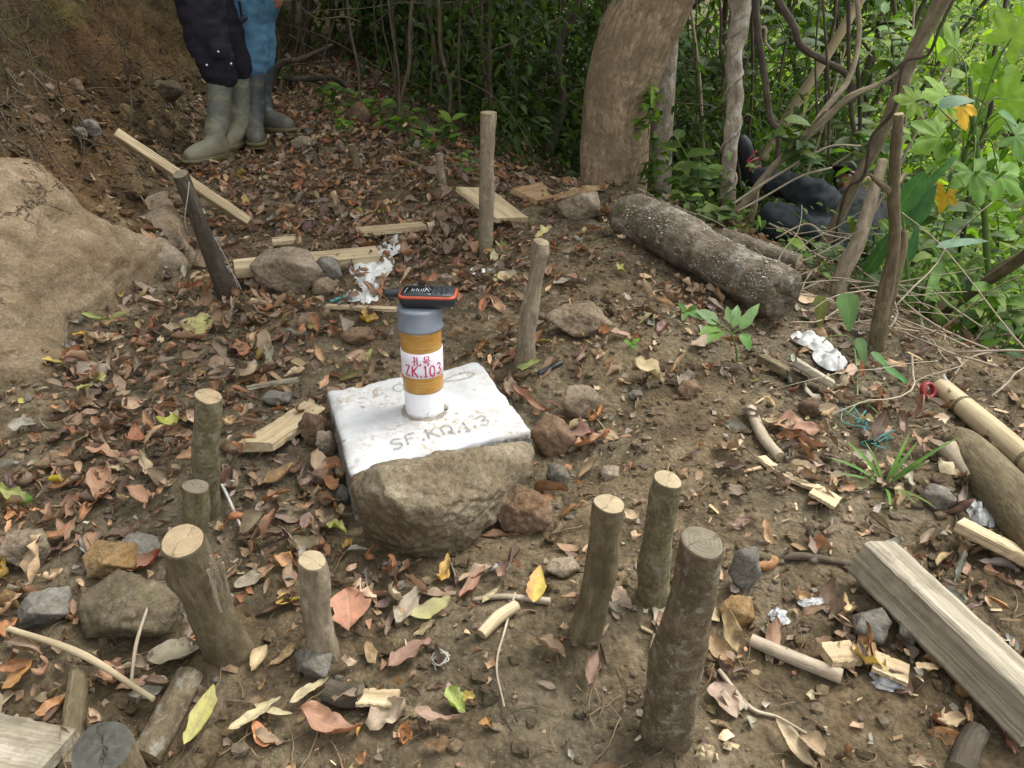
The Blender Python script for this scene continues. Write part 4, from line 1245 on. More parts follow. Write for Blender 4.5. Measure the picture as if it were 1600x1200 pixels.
board('reddish board end resting on the wedge shaped stone', (892, 297), (960, 292), .13, .022, M['plank_warm'], .06, .035, .3, 7, endcut=(.0, .03))
_, a, b = board('split pale plank with a splintered end left of the slab', (398, 692), (492, 632), .078, .022, M['plank'], .014, .012, .08, 8, endcut=(.02, -.03), jit=.005)
LAND.append(('the split plank', a.x, a.y))
board('thin lath crossing under the rounded rock toward the pipe', (392, 466), (424, 471), .018, .010, M['plank'], .012, .012, 0, 9, name='lath')
board('thin lath lying behind the pipe under the teal clip', (510, 476), (620, 481), .022, .010, M['plank'], .012, .012, 0, 10, name='lath')
board('grey weathered board piece beside the white cloth at the right', (1243, 560), (1302, 596), .06, .018, M['plank_grey'], .04, .012, .3, 11)
board('dark twisted plank left of the grey board piece', (1190, 553), (1256, 590), .035, .02, M['bark_brown'], .012, .01, .2, 12)
board('pale split board at the right edge above the beam', (1500, 812), (1612, 868), .05, .022, M['plank'], .015, .015, .3, 13)
board('pale board corner entering at the lower left', (-60, 1150), (82, 1182), .10, .02, M['plank_grey'], .02, .02, 0, 14)
board('flat board chip under the leaves at the bottom', (560, 1087), (622, 1090), .035, .006, M['plank'], .015, .012, .1, 15)
board('short yellow wood block left of the round stones', (1290, 1018), (1338, 1014), .045, .018, M['plank'], .008, .008, 0, 16)
board('pale wooden strip left of the lower half slab', (385, 604), (465, 590), .014, .008, M['plank_grey'], .012, .01, 0, 17, name='lath')
board('flat wood piece lying below the round stones', (1365, 1030), (1420, 1052), .05, .008, M['plank'], .018, .008, .1, 18)
board('long split bark strip right of the bare soil', (1190, 712), (1285, 762), .035, .008, M['plank'], .012, .008, .3, 19, bow=.01)
board('short pale wood piece at the foot of the bark strip', (1270, 762), (1310, 784), .05, .008, M['plank'], .012, .008, .1, 20)

# squared timber at the lower right
A = at_z(1368, 846, float(H(*gp(1368, 870)[:2])) + .075); Bq = at_z(1650, 1110, float(H(*gp(1650, 1170)[:2])) + .078)
beam = thing('timber_beam', 'weathered squared timber beam lying at the lower right corner', 'timber', A)
mb = MB(); box_beam(mb, A - Vector((0, 0, .035)), Bq - Vector((0, 0, .035)), .085, .075, .30, 24, .0022, 77, bev=.10)
part(mb, 'beam_wood', M['plank_grey'], beam, False)
LAND.append(('the squared beam', (A.x + Bq.x) / 2, (A.y + Bq.y) / 2)); LAND.append(('the upper end of the squared beam', A.x, A.y))
for f in np.linspace(0, 1, 12): AVOID.append((A.x + (Bq.x - A.x) * f, A.y + (Bq.y - A.y) * f, .05))

# ------------------------------------------------------------------ fallen log with fungus, and its limb
La, Lb = gp(958, 352), gp(1225, 512)
r0, r1 = m_px(La, 37), m_px(Lb, 42)
Pa = at_z(948, 345, La.z + r0 * 1.15); Pb = at_z(1212, 462, Lb.z + r1 * 1.2)
Pa = at_y(976, 334, 2.76); Pb = at_y(1226, 462, 2.12)
log = thing('fallen_log', 'thick fallen log dotted with pale fungus lying along the path edge', 'log', (Pa.x, Pa.y, float(H(Pa.x, Pa.y))))
mb = MB(); C, T, N_, B_, ring = tube(mb, [Pa, Pa * .66 + Pb * .34 + Vector((0, 0, .01)), Pa * .33 + Pb * .67, Pb], [m_px(Pa, 30)] + [m_px(Pa, 37)] * 10 + [m_px(Pb, 40)] * 9 + [m_px(Pb, 44), m_px(Pb, 43), m_px(Pb, 40)], 36, 90, .05, 9, 8, cap=False, lobes=.04, twist=2,
     knots=[(.35, .5, .02, .008), (.6, -.4, .03, .008), (.8, 1.2, .02, .008), (.5, 2.0, .03, .006)])
part(mb, 'log_bark', M['bark_log'], log)
mb = MB(); disc(mb, ring[-1], bulge=.010, normal=T[-1], rings=6, jit=.010); part(mb, 'cut_end', M['bark_log'], log)
mb = MB(); disc(mb, ring[0], bulge=.01, normal=-T[0], rings=5, jit=.006); part(mb, 'cut_end', M['cut_grey'], log)
# fungus: clusters of small shells on the upper and near side
mb = MB(); R2 = random.Random(5); sv_, sf_ = ico(1); nn = 0
cl = [(R2.uniform(.1, .97), R2.uniform(0, 2 * math.pi), R2.uniform(.012, .05)) for _ in range(85)]
ctr = ring.mean(1)
for (s, a, sp) in cl:
    for k in range(R2.randint(8, 40)):
        i = min(max(int((s + R2.gauss(0, .02)) * 89), 1), 88); j = int(((a + R2.gauss(0, .26)) / (2 * math.pi) * 36)) % 36
        p = ring[i, j] + (ring[i + 1 if i < 88 else i, j] - ring[i, j]) * R2.random() + (ring[i, (j + 1) % 36] - ring[i, j]) * R2.random(); n_ = (p - ctr[i]); n_ /= np.linalg.norm(n_)
        if n_[2] < -.35: continue
        r = R2.uniform(.0010, .0030) * (2 if R2.random() < .07 else 1)
        mb.add(sv_ * [r, r, r * .7] * R2.uniform(.7, 1.3) + p + n_ * r * .3, sf_, None)
fu = part(mb, 'fungus', M['grit_white'], log); fu['kind'] = 'stuff'
LAND.append(('the fallen log', (Pa.x + Pb.x) / 2 - .15, (Pa.y + Pb.y) / 2)); LAND.append(('the lower end of the fallen log', Pb.x, Pb.y))
for f in np.linspace(0, 1, 12): AVOID.append((Pa.x + (Pb.x - Pa.x) * f, Pa.y + (Pb.y - Pa.y) * f, .04))
a_, b_ = at_y(1150, 380, 2.52), at_y(1248, 410, 2.40)
limb = thing('cut_limb', 'short pale cut limb lying behind the lower half of the fallen log', 'log', a_)
mb = MB(); C, T, N_, B_, rg = tube(mb, [a_ - Vector((.05, -.02, -.01)), a_, b_], [m_px(a_, 17), m_px(a_, 17), m_px(b_, 14)], 16, 20, .08, 20, 9, cap=False); part(mb, 'bark', M['bark_log'], limb)
mb = MB(); disc(mb, rg[-1], bulge=.008, normal=T[-1], rings=3, jit=.004); part(mb, 'cut_end', M['cut_pale'], limb)
mb = MB(); disc(mb, rg[0], bulge=.004, normal=-T[0], rings=3); part(mb, 'cut_end', M['cut_grey'], limb)

# ------------------------------------------------------------------ right side: bamboo, grey trunk, bark
def bamboo(label, pts, w, ynode, nodes, seed=0):
    o = thing('bamboo_pole', label, 'bamboo', pts[0])
    mb = MB(); C, T, N_, B_, rg = tube(mb, pts, w, 20, 60, .0, 1, seed, cap=False); part(mb, 'culm', M['bamboo'], o)
    for f in nodes:
        i = int(f * 59); i = min(max(i, 1), 58)
        mb = MB(); r = np.interp(i / 59, [0, 1], [w[0], w[-1]])
        tube(mb, [C[i] - T[i] * .008, C[i] - T[i] * .003, C[i] + T[i] * .003, C[i] + T[i] * .008], [r * .99, r * 1.08, r * 1.08, r * .99], 20, 7, .0, cap=False)
        part(mb, 'node_ring', M['bark_brown'], o)
    for k, s in ((0, -1), (-1, 1)):
        mb = MB(); disc(mb, rg[k], bulge=-.004, normal=T[k] * s, rings=3); part(mb, 'cut_end', M['cut'], o)
    return o
q1 = gp(1440, 640); q2 = gp(1640, 790)
b1 = at_y(1464, 600, 1.80); b2 = at_y(1650, 758, 1.38)
bamboo('thick pale bamboo pole with dark nodes lying at the right edge', [b1, (b1 + b2) / 2, b2], [m_px(b1, 15), m_px(b1, 17), m_px(b2, 20)], 0, [.02, .27, .52, .80])
LAND.append(('the bamboo pole', b1.x, b1.y))
p1, p2 = at_y(1505, 695, 1.54), at_y(1665, 885, 1.12)
o = thing('grey_log', 'smooth grey brown trunk lying below the bamboo at the right edge', 'log', p1)
mb = MB(); C, T, N_, B_, rg = tube(mb, [p1 - Vector((.03, -.03, .0)), p1, (p1 + p2) / 2, p2], [m_px(p1, 12), m_px(p1, 26), m_px(p1, 38), m_px(p2, 48)], 24, 40, .05, 8, 12, cap=False); part(mb, 'bark', M['bark_brown'], o)
for k, s in ((0, -1), (-1, 1)):
    mb = MB(); disc(mb, rg[k], bulge=.004, normal=T[k] * s, rings=3); part(mb, 'cut_end', M['cut_grey'], o)
LAND.append(('the grey brown trunk', p1.x, p1.y))
lying('curled grey piece of bark left of the grey trunk', [(1480, 712), (1500, 735), (1520, 760)], [36, 34, 30], M['twig_pale'], M['cut_grey'], 'bark_piece', 'bark', 78)

# ------------------------------------------------------------------ rags, clips, rings, films
def crumple(mb, u, v, w, h, seed, lift=.01, amp=.018, shape=None, n=34, tall=.05):
    """cloth lying in folds: a sheet over the ground with sharp ridges"""
    P = gp(u, v); rx = m_px(P, w / 2); ry = m_px(P, h / 2) / max(.3, abs((P.z - CAM_Z) / (P - Vector((0, 0, CAM_Z))).length))
    V = []; F = []; n2 = n
    for i in range(n2):
        for j in range(n2):
            a, b = i / (n2 - 1) * 2 - 1, j / (n2 - 1) * 2 - 1
            r = max(abs(a), abs(b)); k = r / (math.hypot(a, b) + 1e-9)
            a, b = a * k, b * k; th = math.atan2(b, a)
            out = 1 + .35 * float(fbm(math.cos(th) * 1.3 + seed, math.sin(th) * 1.3, 0, 1, seed))
            x, y = P.x + a * rx * out, P.y + b * ry * out
            g = 1 - r * r
            f1 = abs(float(fbm(a * 1.7 + seed, b * 1.7, 0, 2, seed + 1))); f2 = abs(float(fbm(a * 3 + seed, b * 3, 0, 1, seed + 2)))
            z = lift + tall * g ** .7 * (.15 + .9 * f1) + amp * .35 * (1 - min(1, f2 * 1.6)) * (.2 + g)
            V.append((x + amp * .3 * float(vnoise(a * 4, b * 4, seed)), y + amp * .3 * float(vnoise(a * 4, b * 4, seed + 9)), float(H(x, y, False)) + z))
    F = [(i * n2 + j, i * n2 + j + 1, (i + 1) * n2 + j + 1, (i + 1) * n2 + j) for i in range(n2 - 1) for j in range(n2 - 1)]
    mb.add(V, F)
    return P
def rag(label, spots, mat, cat='rag', name='rag', seed=0, **k):
    mb = MB(); P = None
    for i, s in enumerate(spots):
        q = crumple(mb, *s, seed + i, **k); P = P or q
    o = mb.build(name, mat, None, (P.x, P.y, float(H(P.x, P.y))), smooth=True)
    tag(o, label, cat); return o
rag('crumpled white rag lying at the end of the pale lath', [(585, 418, 62, 40), (612, 392, 44, 26), (620, 378, 26, 12)], M['rag'], seed=31, tall=.028, amp=.010)
rag('small white rag knotted behind the teal clip left of the receiver', [(580, 458, 34, 30), (555, 470, 34, 8)], M['rag'], seed=36, tall=.026, amp=.008)
rag('muddy white cloth bunched beside the weathered board at the right', [(1268, 540, 50, 28), (1300, 568, 44, 26)], M['rag'], seed=41, tall=.028, amp=.008)
rag('crinkled foil scrap shining on bare soil right of the front stakes', [(1214, 970, 34, 18)], M['film'], 'foil scrap', 'foil_scrap', 45, n=16, tall=.01, amp=.012)
rag('shiny crumpled wrapper below the round stones', [(1388, 1068, 50, 26)], M['film'], 'wrapper', 'wrapper', 46, n=16, tall=.012, amp=.014)
rag('small blue white wrapper below the leaning rock', [(783, 893, 28, 10)], M['film'], 'wrapper', 'wrapper', 47, n=16, tall=.008, amp=.008)
rag('clear plastic scrap under the dark stone at the right', [(1528, 805, 42, 30)], M['film'], 'plastic scrap', 'plastic_scrap', 48, n=16, tall=.02, amp=.014)
rag('white scrap at the foot of the red ring', [(1474, 618, 24, 26)], M['rag'], 'scrap', 'scrap', 49, n=14, tall=.03, amp=.012)
rag('pale grey plastic scrap left of the squared beam', [(1270, 950, 40, 14)], M['film'], 'plastic scrap', 'plastic_scrap', 50, n=16, tall=.006, amp=.008)
rag('crumbly pale yellow lump at the bottom edge', [(1103, 1186, 34, 18)], M['bamboo'], 'lump', 'lump', 51, n=14, tall=.02, amp=.014)

def ringobj(name, label, cat, u, v, R, r, mat, tilt, yaw=0, lift=0.0, flat=1.0):
    P = gp(u, v); z = float(H(P.x, P.y)) + lift
    nrm = Vector((math.sin(tilt) * math.sin(yaw), -math.sin(tilt) * math.cos(yaw), math.cos(tilt)))
    a1 = nrm.orthogonal().normalized(); a2 = nrm.cross(a1)
    V = []; F = []; n, m = 28, 8
    for i in range(n):
        t = 2 * math.pi * i / n; d = a1 * math.cos(t) + a2 * math.sin(t)
        for j in range(m):
            s = 2 * math.pi * j / m
            V.append(tuple(Vector((P.x, P.y, z)) + d * (R + r * math.cos(s)) + nrm * (r * flat * math.sin(s))))
    for i in range(n):
        for j in range(m):
            F.append((i * m + j, ((i + 1) % n) * m + j, ((i + 1) % n) * m + (j + 1) % m, i * m + (j + 1) % m))
    mb = MB(); mb.add(V, F)
    tag(mb.build(name, mat, None, (P.x, P.y, z)), label, cat)
ringobj('plastic_ring', 'small flat white plastic ring on soil behind the pipe', 'ring', 746, 428, .020, .006, M['white_plastic'], .25, 0, .008, .5)
ringobj('tape_roll_ring', 'red plastic ring standing near the bamboo pole', 'ring', 1446, 624, .017, .0045, M['red_plastic'], 1.1, .3, .022, 2.0)

mb = MB(); P = gp(530, 478); r5 = random.Random(4)
for k, (du, dv) in enumerate(((-14, -2), (-4, 6), (6, -2))):
    q = gp(530 + du, 478 + dv); q.z = float(H(q.x, q.y)) + .014
    tube(mb, [q, q + Vector((.02 * (1 - k * .3), .012, .006)), q + Vector((.03, .02 - .012 * k, .004))], [.0045, .006, .003], 8, 8)
tag(mb.build('clothes_clip', M['teal'], None, tuple(P)), 'small teal plastic clip lying on the thin lath', 'clip')
# tangled teal twine
mb = MB(); P = gp(1358, 690)
for k in range(7):
    u0, v0 = (1330, 668) if k < 3 else ((1370, 690) if k < 8 else (1356, 705))
    pts = []
    for j in range(5):
        q = gp(u0 + r5.uniform(-26, 26), v0 + r5.uniform(-16, 16)); q.z = float(H(q.x, q.y)) + r5.uniform(.004, .03); pts.append(q)
    tube(mb, pts, .0012, 5, 30)
tag(mb.build('teal_twine', M['teal'], None, tuple(P)), 'frayed tangle of teal twine on leaves at the right', 'twine')
mb = MB(); P = gp(690, 1035)
for k in range(3):
    pts = [gp(689 + 12 * math.cos(j * 1.5 + k) + r5.uniform(-3, 3), 1036 + 10 * math.sin(j * 1.5 + k) + r5.uniform(-3, 3)) for j in range(5)]
    for q in pts: q.z = float(H(q.x, q.y)) + r5.uniform(.003, .016)
    tube(mb, pts, .0010, 5, 30)
tag(mb.build('white_thread', M['string'], None, tuple(P)), 'curl of white thread on bare soil at the bottom', 'thread')
mb = MB(); P = gp(240, 1072)
pts = [gp(232, 1085), gp(250, 1064), gp(262, 1068), gp(246, 1090), gp(234, 1078)]
for q in pts: q.z = float(H(q.x, q.y)) + .008
tube(mb, pts, .0011, 5, 30)
tag(mb.build('white_thread', M['string'], None, tuple(P)), 'loop of white thread beside the lower left log piece', 'thread')
lying('dark grey rubber strip lying right of the crooked stake', [(842, 588), (860, 578), (878, 566)], [10, 10, 7], M['gps'], None, 'rubber_strip', 'strip', 79, seg=8, noise=0)
# ------------------------------------------------------------------ people
def remeshed(mb, voxel, smooth=4):
    me = bpy.data.meshes.new('tmp'); me.from_pydata(np.concatenate(mb.v).tolist(), [], mb.f)
    ob = bpy.data.objects.new('tmp', me); COLL.objects.link(ob)
    m = ob.modifiers.new('r', 'REMESH'); m.mode = 'VOXEL'; m.voxel_size = voxel
    if smooth:
        s = ob.modifiers.new('s', 'SMOOTH'); s.iterations = smooth; s.factor = .5
    dg = bpy.context.evaluated_depsgraph_get(); dg.update()
    ev = bpy.data.meshes.new_from_object(ob.evaluated_get(dg))
    V = np.array([v.co[:] for v in ev.vertices]); Nn = np.array([v.normal[:] for v in ev.vertices]); F = [tuple(p.vertices) for p in ev.polygons]
    bpy.data.objects.remove(ob); bpy.data.meshes.remove(me); bpy.data.meshes.remove(ev)
    return V, Nn, F

def blob(mb, c, r, sub=3, axes=None):
    V, F = ico(sub); r = np.asarray(r) * np.ones(3)
    V = V * r
    if axes is not None: V = V @ np.asarray(axes)
    mb.add(V + np.asarray(tuple(c)), F)

def limb_(mb, pts, rad, seg=16, flat=1.0):
    tube(mb, pts, rad, seg, max(10, len(pts) * 6), flat=flat)
    for p, r in ((pts[0], rad[0]), (pts[-1], rad[-1])): blob(mb, p, r * .96, 2)

def wrinkled(mb, voxel, amp, sc, seed, stretch=(1, 1, 1)):
    V, Nn, F = remeshed(mb, voxel, 3)
    w = fbm(V[:, 0] * sc * stretch[0] + seed, V[:, 1] * sc * stretch[1], V[:, 2] * sc * stretch[2], 3, seed)
    w2 = 1 - np.abs(fbm(V[:, 0] * sc * 1.6, V[:, 1] * sc * 1.6, V[:, 2] * sc * 2.6 + seed, 2, seed + 4)) * 2
    V = V + Nn * (amp * (w + .6 * w2))[:, None]
    out = MB(); out.add(V, F, V); return out

def hand_(mb, wrist, d, nrm, side=1, curl=.5, L=.185):
    """palm, four bent fingers of unequal length and a thumb"""
    d = d.normalized(); nrm = (nrm - d * nrm.dot(d)).normalized(); s = d.cross(nrm) * side
    for k in range(4):
        q = wrist + d * L * .22 + s * (k - 1.5) * .017; tube(mb, [wrist + s * (k - 1.5) * .009, q, wrist + d * L * .47 + s * (k - 1.5) * .020], [.016, .0155, .0115], 10, 10)
        ln = L * (.50, .55, .52, .41)[k]; p = wrist + d * L * .44 + s * (k - 1.5) * .021; pts = [p]; dd = d.copy(); rr = .0088
        for j in range(3):
            dd = (dd * math.cos(curl * .75) + nrm * math.sin(curl * .75)).normalized(); p = p + dd * ln * (.45, .31, .24)[j]; pts.append(p)
        limb_(mb, pts, [.0092, .0088, .0080, .0068], 10)
    p = wrist + d * L * .14 + s * -.026; q = p + (d * .6 - s * .75).normalized() * .036; r_ = q + (d * .9 - s * .1 + nrm * .5).normalized() * .032; t = r_ + (d + nrm * .5).normalized() * .024
    limb_(mb, [p, q, r_, t], [.0145, .0125, .0105, .0085], 10)

def boot(root, heel, toe_dir, ankle_up, top, mat, size=.275, shaft=.054, name='boot'):
    """rubber boot: shaft, ankle and foot in one surface, with a ridged sole of its own"""
    f = toe_dir.normalized(); up = Vector((0, 0, 1)); s = f.cross(up).normalized(); up = s.cross(f).normalized()
    mb = MB()
    ank = heel + f * .062 + up * .085
    n = 10
    foot = [heel + f * .012 + up * .045, heel + f * .06 + up * .052, heel + f * .12 + up * .050, heel + f * .19 + up * .040, heel + f * size * .88 + up * .034, heel + f * (size - .006) + up * .030]
    tube(mb, foot, [.034, .042, .044, .043, .036, .018], 18, 26, flat=1.0)
    tube(mb, [heel + f * .045 + up * .035, ank + f * .012, ank + (top - ank) * .35, ank + (top - ank) * .7, top], [.042, .049, shaft * .93, shaft, shaft * 1.04], 20, 26, cap=True)
    tube(mb, [heel + f * .05 + up * .10, heel + f * .11 + up * .066, heel + f * .16 + up * .05], [.045, .040, .034], 16, 12)
    V, Nn, F = remeshed(mb, .0065, 4)
    # flatten underneath
    z = np.array([(Vector(v) - heel).dot(up) for v in V])
    V = V + np.outer(np.maximum(.014 - z, 0), np.array(up))
    w = 1 - np.abs(fbm(V[:, 0] * 14, V[:, 1] * 14, V[:, 2] * 22, 2, 3)) * 2.2
    band = np.exp(-((z - .13) / .05) ** 2)
    V = V + Nn * (.0035 * w * (band + .25))[:, None]
    out = MB(); tc = V - np.array(heel); out.add(V, F, tc)
    b = part(out, name, mat, root)
    # the sole
    mb = MB(); oc = []
    prof = [(0.0, .030), (.02, .036), (.07, .038), (.12, .037), (.18, .046), (.23, .046), (.265, .034), (size + .006, .010)]
    left = [(x, y) for x, y in prof]; outl = left + [(x, -y) for x, y in reversed(left)]
    m = len(outl); V = []
    for zz, k in ((0, .97), (.006, 1.0), (.013, 1.03), (.020, 1.03), (.022, .98)):
        hz_ = 0
        V += [tuple(heel + f * (x * k - .006) + s * y * k + up * zz) for x, y in outl]
    F = [(i * m + j, i * m + (j + 1) % m, (i + 1) * m + (j + 1) % m, (i + 1) * m + j) for i in range(4) for j in range(m)]
    F += [tuple(range(m - 1, -1, -1)), tuple(range(4 * m, 5 * m))]
    mb.add(V, F)
    for k in range(9):   # tread bars
        x = .015 + k * .031
        box_beam(mb, heel + f * x - s * .036 - up * .003, heel + f * x + s * .036 - up * .003, .014, .008, 0, 3, 0, up=tuple(up))
    so = mb.build('sole', M['sole'], b, PW[b.name])
    return b

def person(label, J, cloth_top, cloth_leg, boots=None, hat=None, voxel=.009, group=None, sleeve=1.0, legr=(.105, .082, .072, .07), legwr=.006, shoe=None, curl=.5):
    root = thing('person', label, 'person', J['ground'])
    mb = MB()
    P, Ch, Nk, Hd = J['pelvis'], J['chest'], J['neck'], J['head']
    up = (Nk - P).normalized(); fwd = J['face'].normalized(); sd = fwd.cross(Vector((0, 0, 1))).normalized()
    limb_(mb, [P, (P + Ch) / 2, Ch, Nk - up * .03], [.125, .115, .13, .07])
    limb_(mb, [Nk - up * .05, Hd], [.052, .05])
    hu = (Hd - Nk).normalized(); hf = (fwd - hu * fwd.dot(hu)).normalized(); hs = hf.cross(hu)
    ax = [tuple(hs), tuple(hf), tuple(hu)]
    hc = Hd + hu * .03
    blob(mb, hc + hu * .025, (.076, .094, .088), 3, ax); blob(mb, hc + hf * .030 - hu * .055, (.055, .058, .055), 3, ax)
    blob(mb, hc + hf * .095 - hu * .012, (.011, .017, .020), 2, ax); blob(mb, hc + hf * .082 - hu * .055, (.022, .010, .008), 2, ax)
    blob(mb, hc + hf * .083 + hu * .020, (.045, .012, .008), 2, ax)
    for k in (-1, 1): blob(mb, hc + hs * .076 * k - hu * .005, (.010, .018, .030), 2, ax)
    for S in ('L', 'R'):
        sh, el, wr = J['shoulder' + S], J['elbow' + S], J['wrist' + S]
        limb_(mb, [Ch + (sh - Ch) * .4 + up * .04, sh], [.075, .058])
        limb_(mb, [sh, (sh + el) / 2, el, el * .6 + wr * .4, wr], [.052, .047, .038, .038, .025])
        hand_(mb, wr, J['hdir' + S], J['hnrm' + S], 1 if S == 'L' else -1, curl)
        hp, kn, an = J['hip' + S], J['knee' + S], J['ankle' + S]; cf = J.get('boottop' + S, kn * .6 + an * .4)
        limb_(mb, [hp, (hp + kn) / 2, kn, cf, an], [legr[0] * .74, legr[0] * .66, legr[1] * .68, min(.048, legr[2] * .74), .034])
    V, Nn, F = remeshed(mb, voxel, 3)
    out = MB(); out.add(V, F, V); part(out, 'body', M['skin'], root)
    # hair cap
    mb = MB(); blob(mb, hc + hu * .034 - hf * .012, (.084, .096, .088), 3, ax)
    V, F = mb.v[0], mb.f; V = V + .004 * fbm(V[:, 0] * 60, V[:, 1] * 60, V[:, 2] * 60, 2, 2)[:, None]
    rel = V - np.array(hc); keepf = [f for f in F if (np.mean([rel[i] @ np.array(hf) for i in f]) < .045) or (np.mean([rel[i] @ np.array(hu) for i in f]) > .055)]
    keepf = [f for f in keepf if np.mean([rel[i] @ np.array(hu) for i in f]) > -.045]
    o2 = MB(); o2.add(V, keepf, V); part(o2, 'hair', M['hair'], root)
    for k in (-1, 1):
        o2 = MB(); blob(o2, hc + hf * .083 + hs * .030 * k + hu * .006, .0105, 2); part(o2, 'eye', M['eye'], root)
    if hat:
        o2 = MB(); blob(o2, hc + hu * .055 - hf * .004, (.092, .104, .070), 3, ax); tube(o2, [hc + hu * .045 + hf * .06, hc + hu * .040 + hf * .15], [.075, .05], 16, 6, flat=.12); part(o2, 'cap', hat, root)
    # trousers
    mb = MB()
    limb_(mb, [P + up * .12, P + up * .02, P - up * .03], [.135, .15, .14])
    for S in ('L', 'R'):
        hp, kn, an = J['hip' + S], J['knee' + S], J['cuff' + S]
        limb_(mb, [hp, (hp + kn) / 2, kn, (kn + an) / 2, an], [legr[0], legr[0] * .9, legr[1], legr[2], legr[3]], 20)
    tr = part(wrinkled(mb, .010, legwr, 9, 3, (1, 1, 1.5)), 'trousers', cloth_leg, root)
    # shirt or jacket
    mb = MB()
    limb_(mb, [P + up * .06, (P + Ch) / 2, Ch, Nk - up * .02], [.148, .140, .150, .085])
    for S in ('L', 'R'):
        sh, el, wr = J['shoulder' + S], J['elbow' + S], J['wrist' + S]
        limb_(mb, [Ch + (sh - Ch) * .4 + up * .05, sh], [.09, .072])
        e2 = el.lerp(wr, .85) if sleeve >= 1 else el
        limb_(mb, [sh, (sh + el) / 2, el, e2], [.070, .062, .055, .045])
    part(wrinkled(mb, .011, .005, 10, 6), 'shirt', cloth_top, root)
    if boots:
        for S in ('L', 'R'):
            boot(root, J['heel' + S], J['toe' + S], None, J['boottop' + S], boots)
    return root, tr

def standing(F_L, F_R, legtopL, legtopR, pelvis, lean, face, toeL, toeR, kneeL, kneeR, tall=1.0, hands=None):
    up = Vector((0, 0, 1)); J = {}
    J['ground'] = (F_L + F_R) / 2; J['pelvis'] = pelvis; J['face'] = face
    sd = face.cross(up).normalized()
    J['chest'] = pelvis + (up + lean).normalized() * .36; J['neck'] = J['chest'] + (up + lean * 1.1).normalized() * .16
    J['head'] = J['neck'] + (up + lean * .8).normalized() * .11
    for S, k, F_, tp, td, kn in (('L', -1, F_L, legtopL, toeL, kneeL), ('R', 1, F_R, legtopR, toeR, kneeR)):
        J['shoulder' + S] = J['chest'] + sd * .185 * k + up * .10
        J['elbow' + S] = J['shoulder' + S] + Vector((0, 0, -.28)) + sd * .04 * k
        J['wrist' + S] = J['elbow' + S] + Vector((0, 0, -.22)) + face * .10
        J['hdir' + S] = Vector((0, 0, -1)) + face * .25; J['hnrm' + S] = -sd * k
        J['hip' + S] = pelvis + sd * .09 * k - up * .04; J['knee' + S] = kn
        J['heel' + S] = F_; J['toe' + S] = td; J['boottop' + S] = tp
        J['ankle' + S] = F_ + td.normalized() * .06 + up * .09; J['cuff' + S] = tp + (kn - tp).normalized() * .0
    if hands: J.update(hands)
    return J

Z = Vector((0, 0, 1))
# person in black trousers: both boots point down the path to the left
hl = gp(352, 246); yl = hl.y; hr = gp(388, 226); yr = hr.y
hl = gp(360, 247); hl.z = float(H(hl.x, hl.y)) + .004; hr.z = float(H(hr.x, hr.y)) + .004
J = standing(hl, hr, at_y(343, 124, yl), at_y(372, 112, yr), at_y(300, -48, (yl + yr) / 2 + .05), Vector((-.25, -.1, 0)), Vector((-.9, -.35, 0)),
             Vector((-.40, -.92, .02)), Vector((-.15, -1, 0)), at_y(330, 62, yl - .03), at_y(352, 60, yr - .03))
# the near leg is the person's left
J['kneeL'] = at_y(322, 55, yl); J['hipL'] = at_y(306, -30, yl + .02); J['hipR'] = at_y(325, -30, yr)
J['cuffL'] = at_y(342, 119, yl); J['cuffR'] = at_y(371, 108, yr)
for S_, du in (('L', 0), ('R', 6)): J['shoulder' + S_] = at_y(288 + du * 6, -195, yl + .2 * (S_ == 'R')); J['elbow' + S_] = at_y(262 + du * 12, -110, yl + .1); J['wrist' + S_] = at_y(228 + du, -150, yl - .05)
p1_, tr1 = person('person in baggy black cargo trousers and muddy green rubber boots, standing at the bank', J, M['dark_cloth'], M['black_cloth'], M['boot_green'], legr=(.115, .094, .084, .075), legwr=.009)
# pocket flap with its snaps
kk = at_y(350, 80, yl - .10)
mb = MB(); box_beam(mb, at_y(328, 78, yl - .107), at_y(358, 82, yl - .107), .012, .06, 0, 6, .003, up=(0, 0, 1)); part(mb, 'pocket_flap', M['black_cloth'], p1_)
for (u, v) in ((341, 81), (361, 100), (323, 102)):
    mb = MB(); blob(mb, at_y(u, v, yl - .118), (.006, .004, .006), 2); part(mb, 'snap', M['steel'], p1_)
LAND.append(('the green rubber boots', hl.x, hl.y))
# person in blue denim behind
hl = gp(400, 218); hr = gp(398, 203); yl, yr = hl.y, hr.y
for q in (hl, hr): q.z = float(H(q.x, q.y)) + .004
J = standing(hr, hl, at_y(409, 104, yr), at_y(398, 112, yl), at_y(385, -44, yr), Vector((0, 0, 0)), Vector((.9, -.3, 0)),
             Vector((.85, -.52, 0)), Vector((.3, -.95, 0)), at_y(400, 42, yr), at_y(388, 50, yl))
J['hipL'] = at_y(398, -20, yr); J['hipR'] = at_y(374, -20, yl); J['cuffL'] = at_y(406, 98, yr); J['cuffR'] = at_y(394, 106, yl - .01)
J['wristL'] = at_y(372, -160, yr); J['elbowL'] = at_y(366, -110, yr); J['hdirL'] = Vector((0, 0, 1))
J['shoulderR'] = at_y(410, -150, yl); J['elbowR'] = at_y(424, -70, yl); J['wristR'] = at_y(416, -50, yl - .05); J['hdirR'] = Vector((.5, -.2, -.75)); J['hnrmR'] = Vector((-.4, 0, -.5))
p2_, tr2 = person('person in rolled blue jeans and dark rubber boots, standing behind the other', J, M['dark_cloth'], M['jeans'], M['boot_dark'], legr=(.115, .088, .078, .068), voxel=.007, sleeve=.4, curl=.6, legwr=.008)
mb = MB(); tube(mb, [at_y(374, 2, yl - .14), at_y(377, 22, yl - .13), at_y(380, 34, yl - .12)], [.006, .005, .008], 8, 10); part(mb, 'strap', M['black_cloth'], p2_)
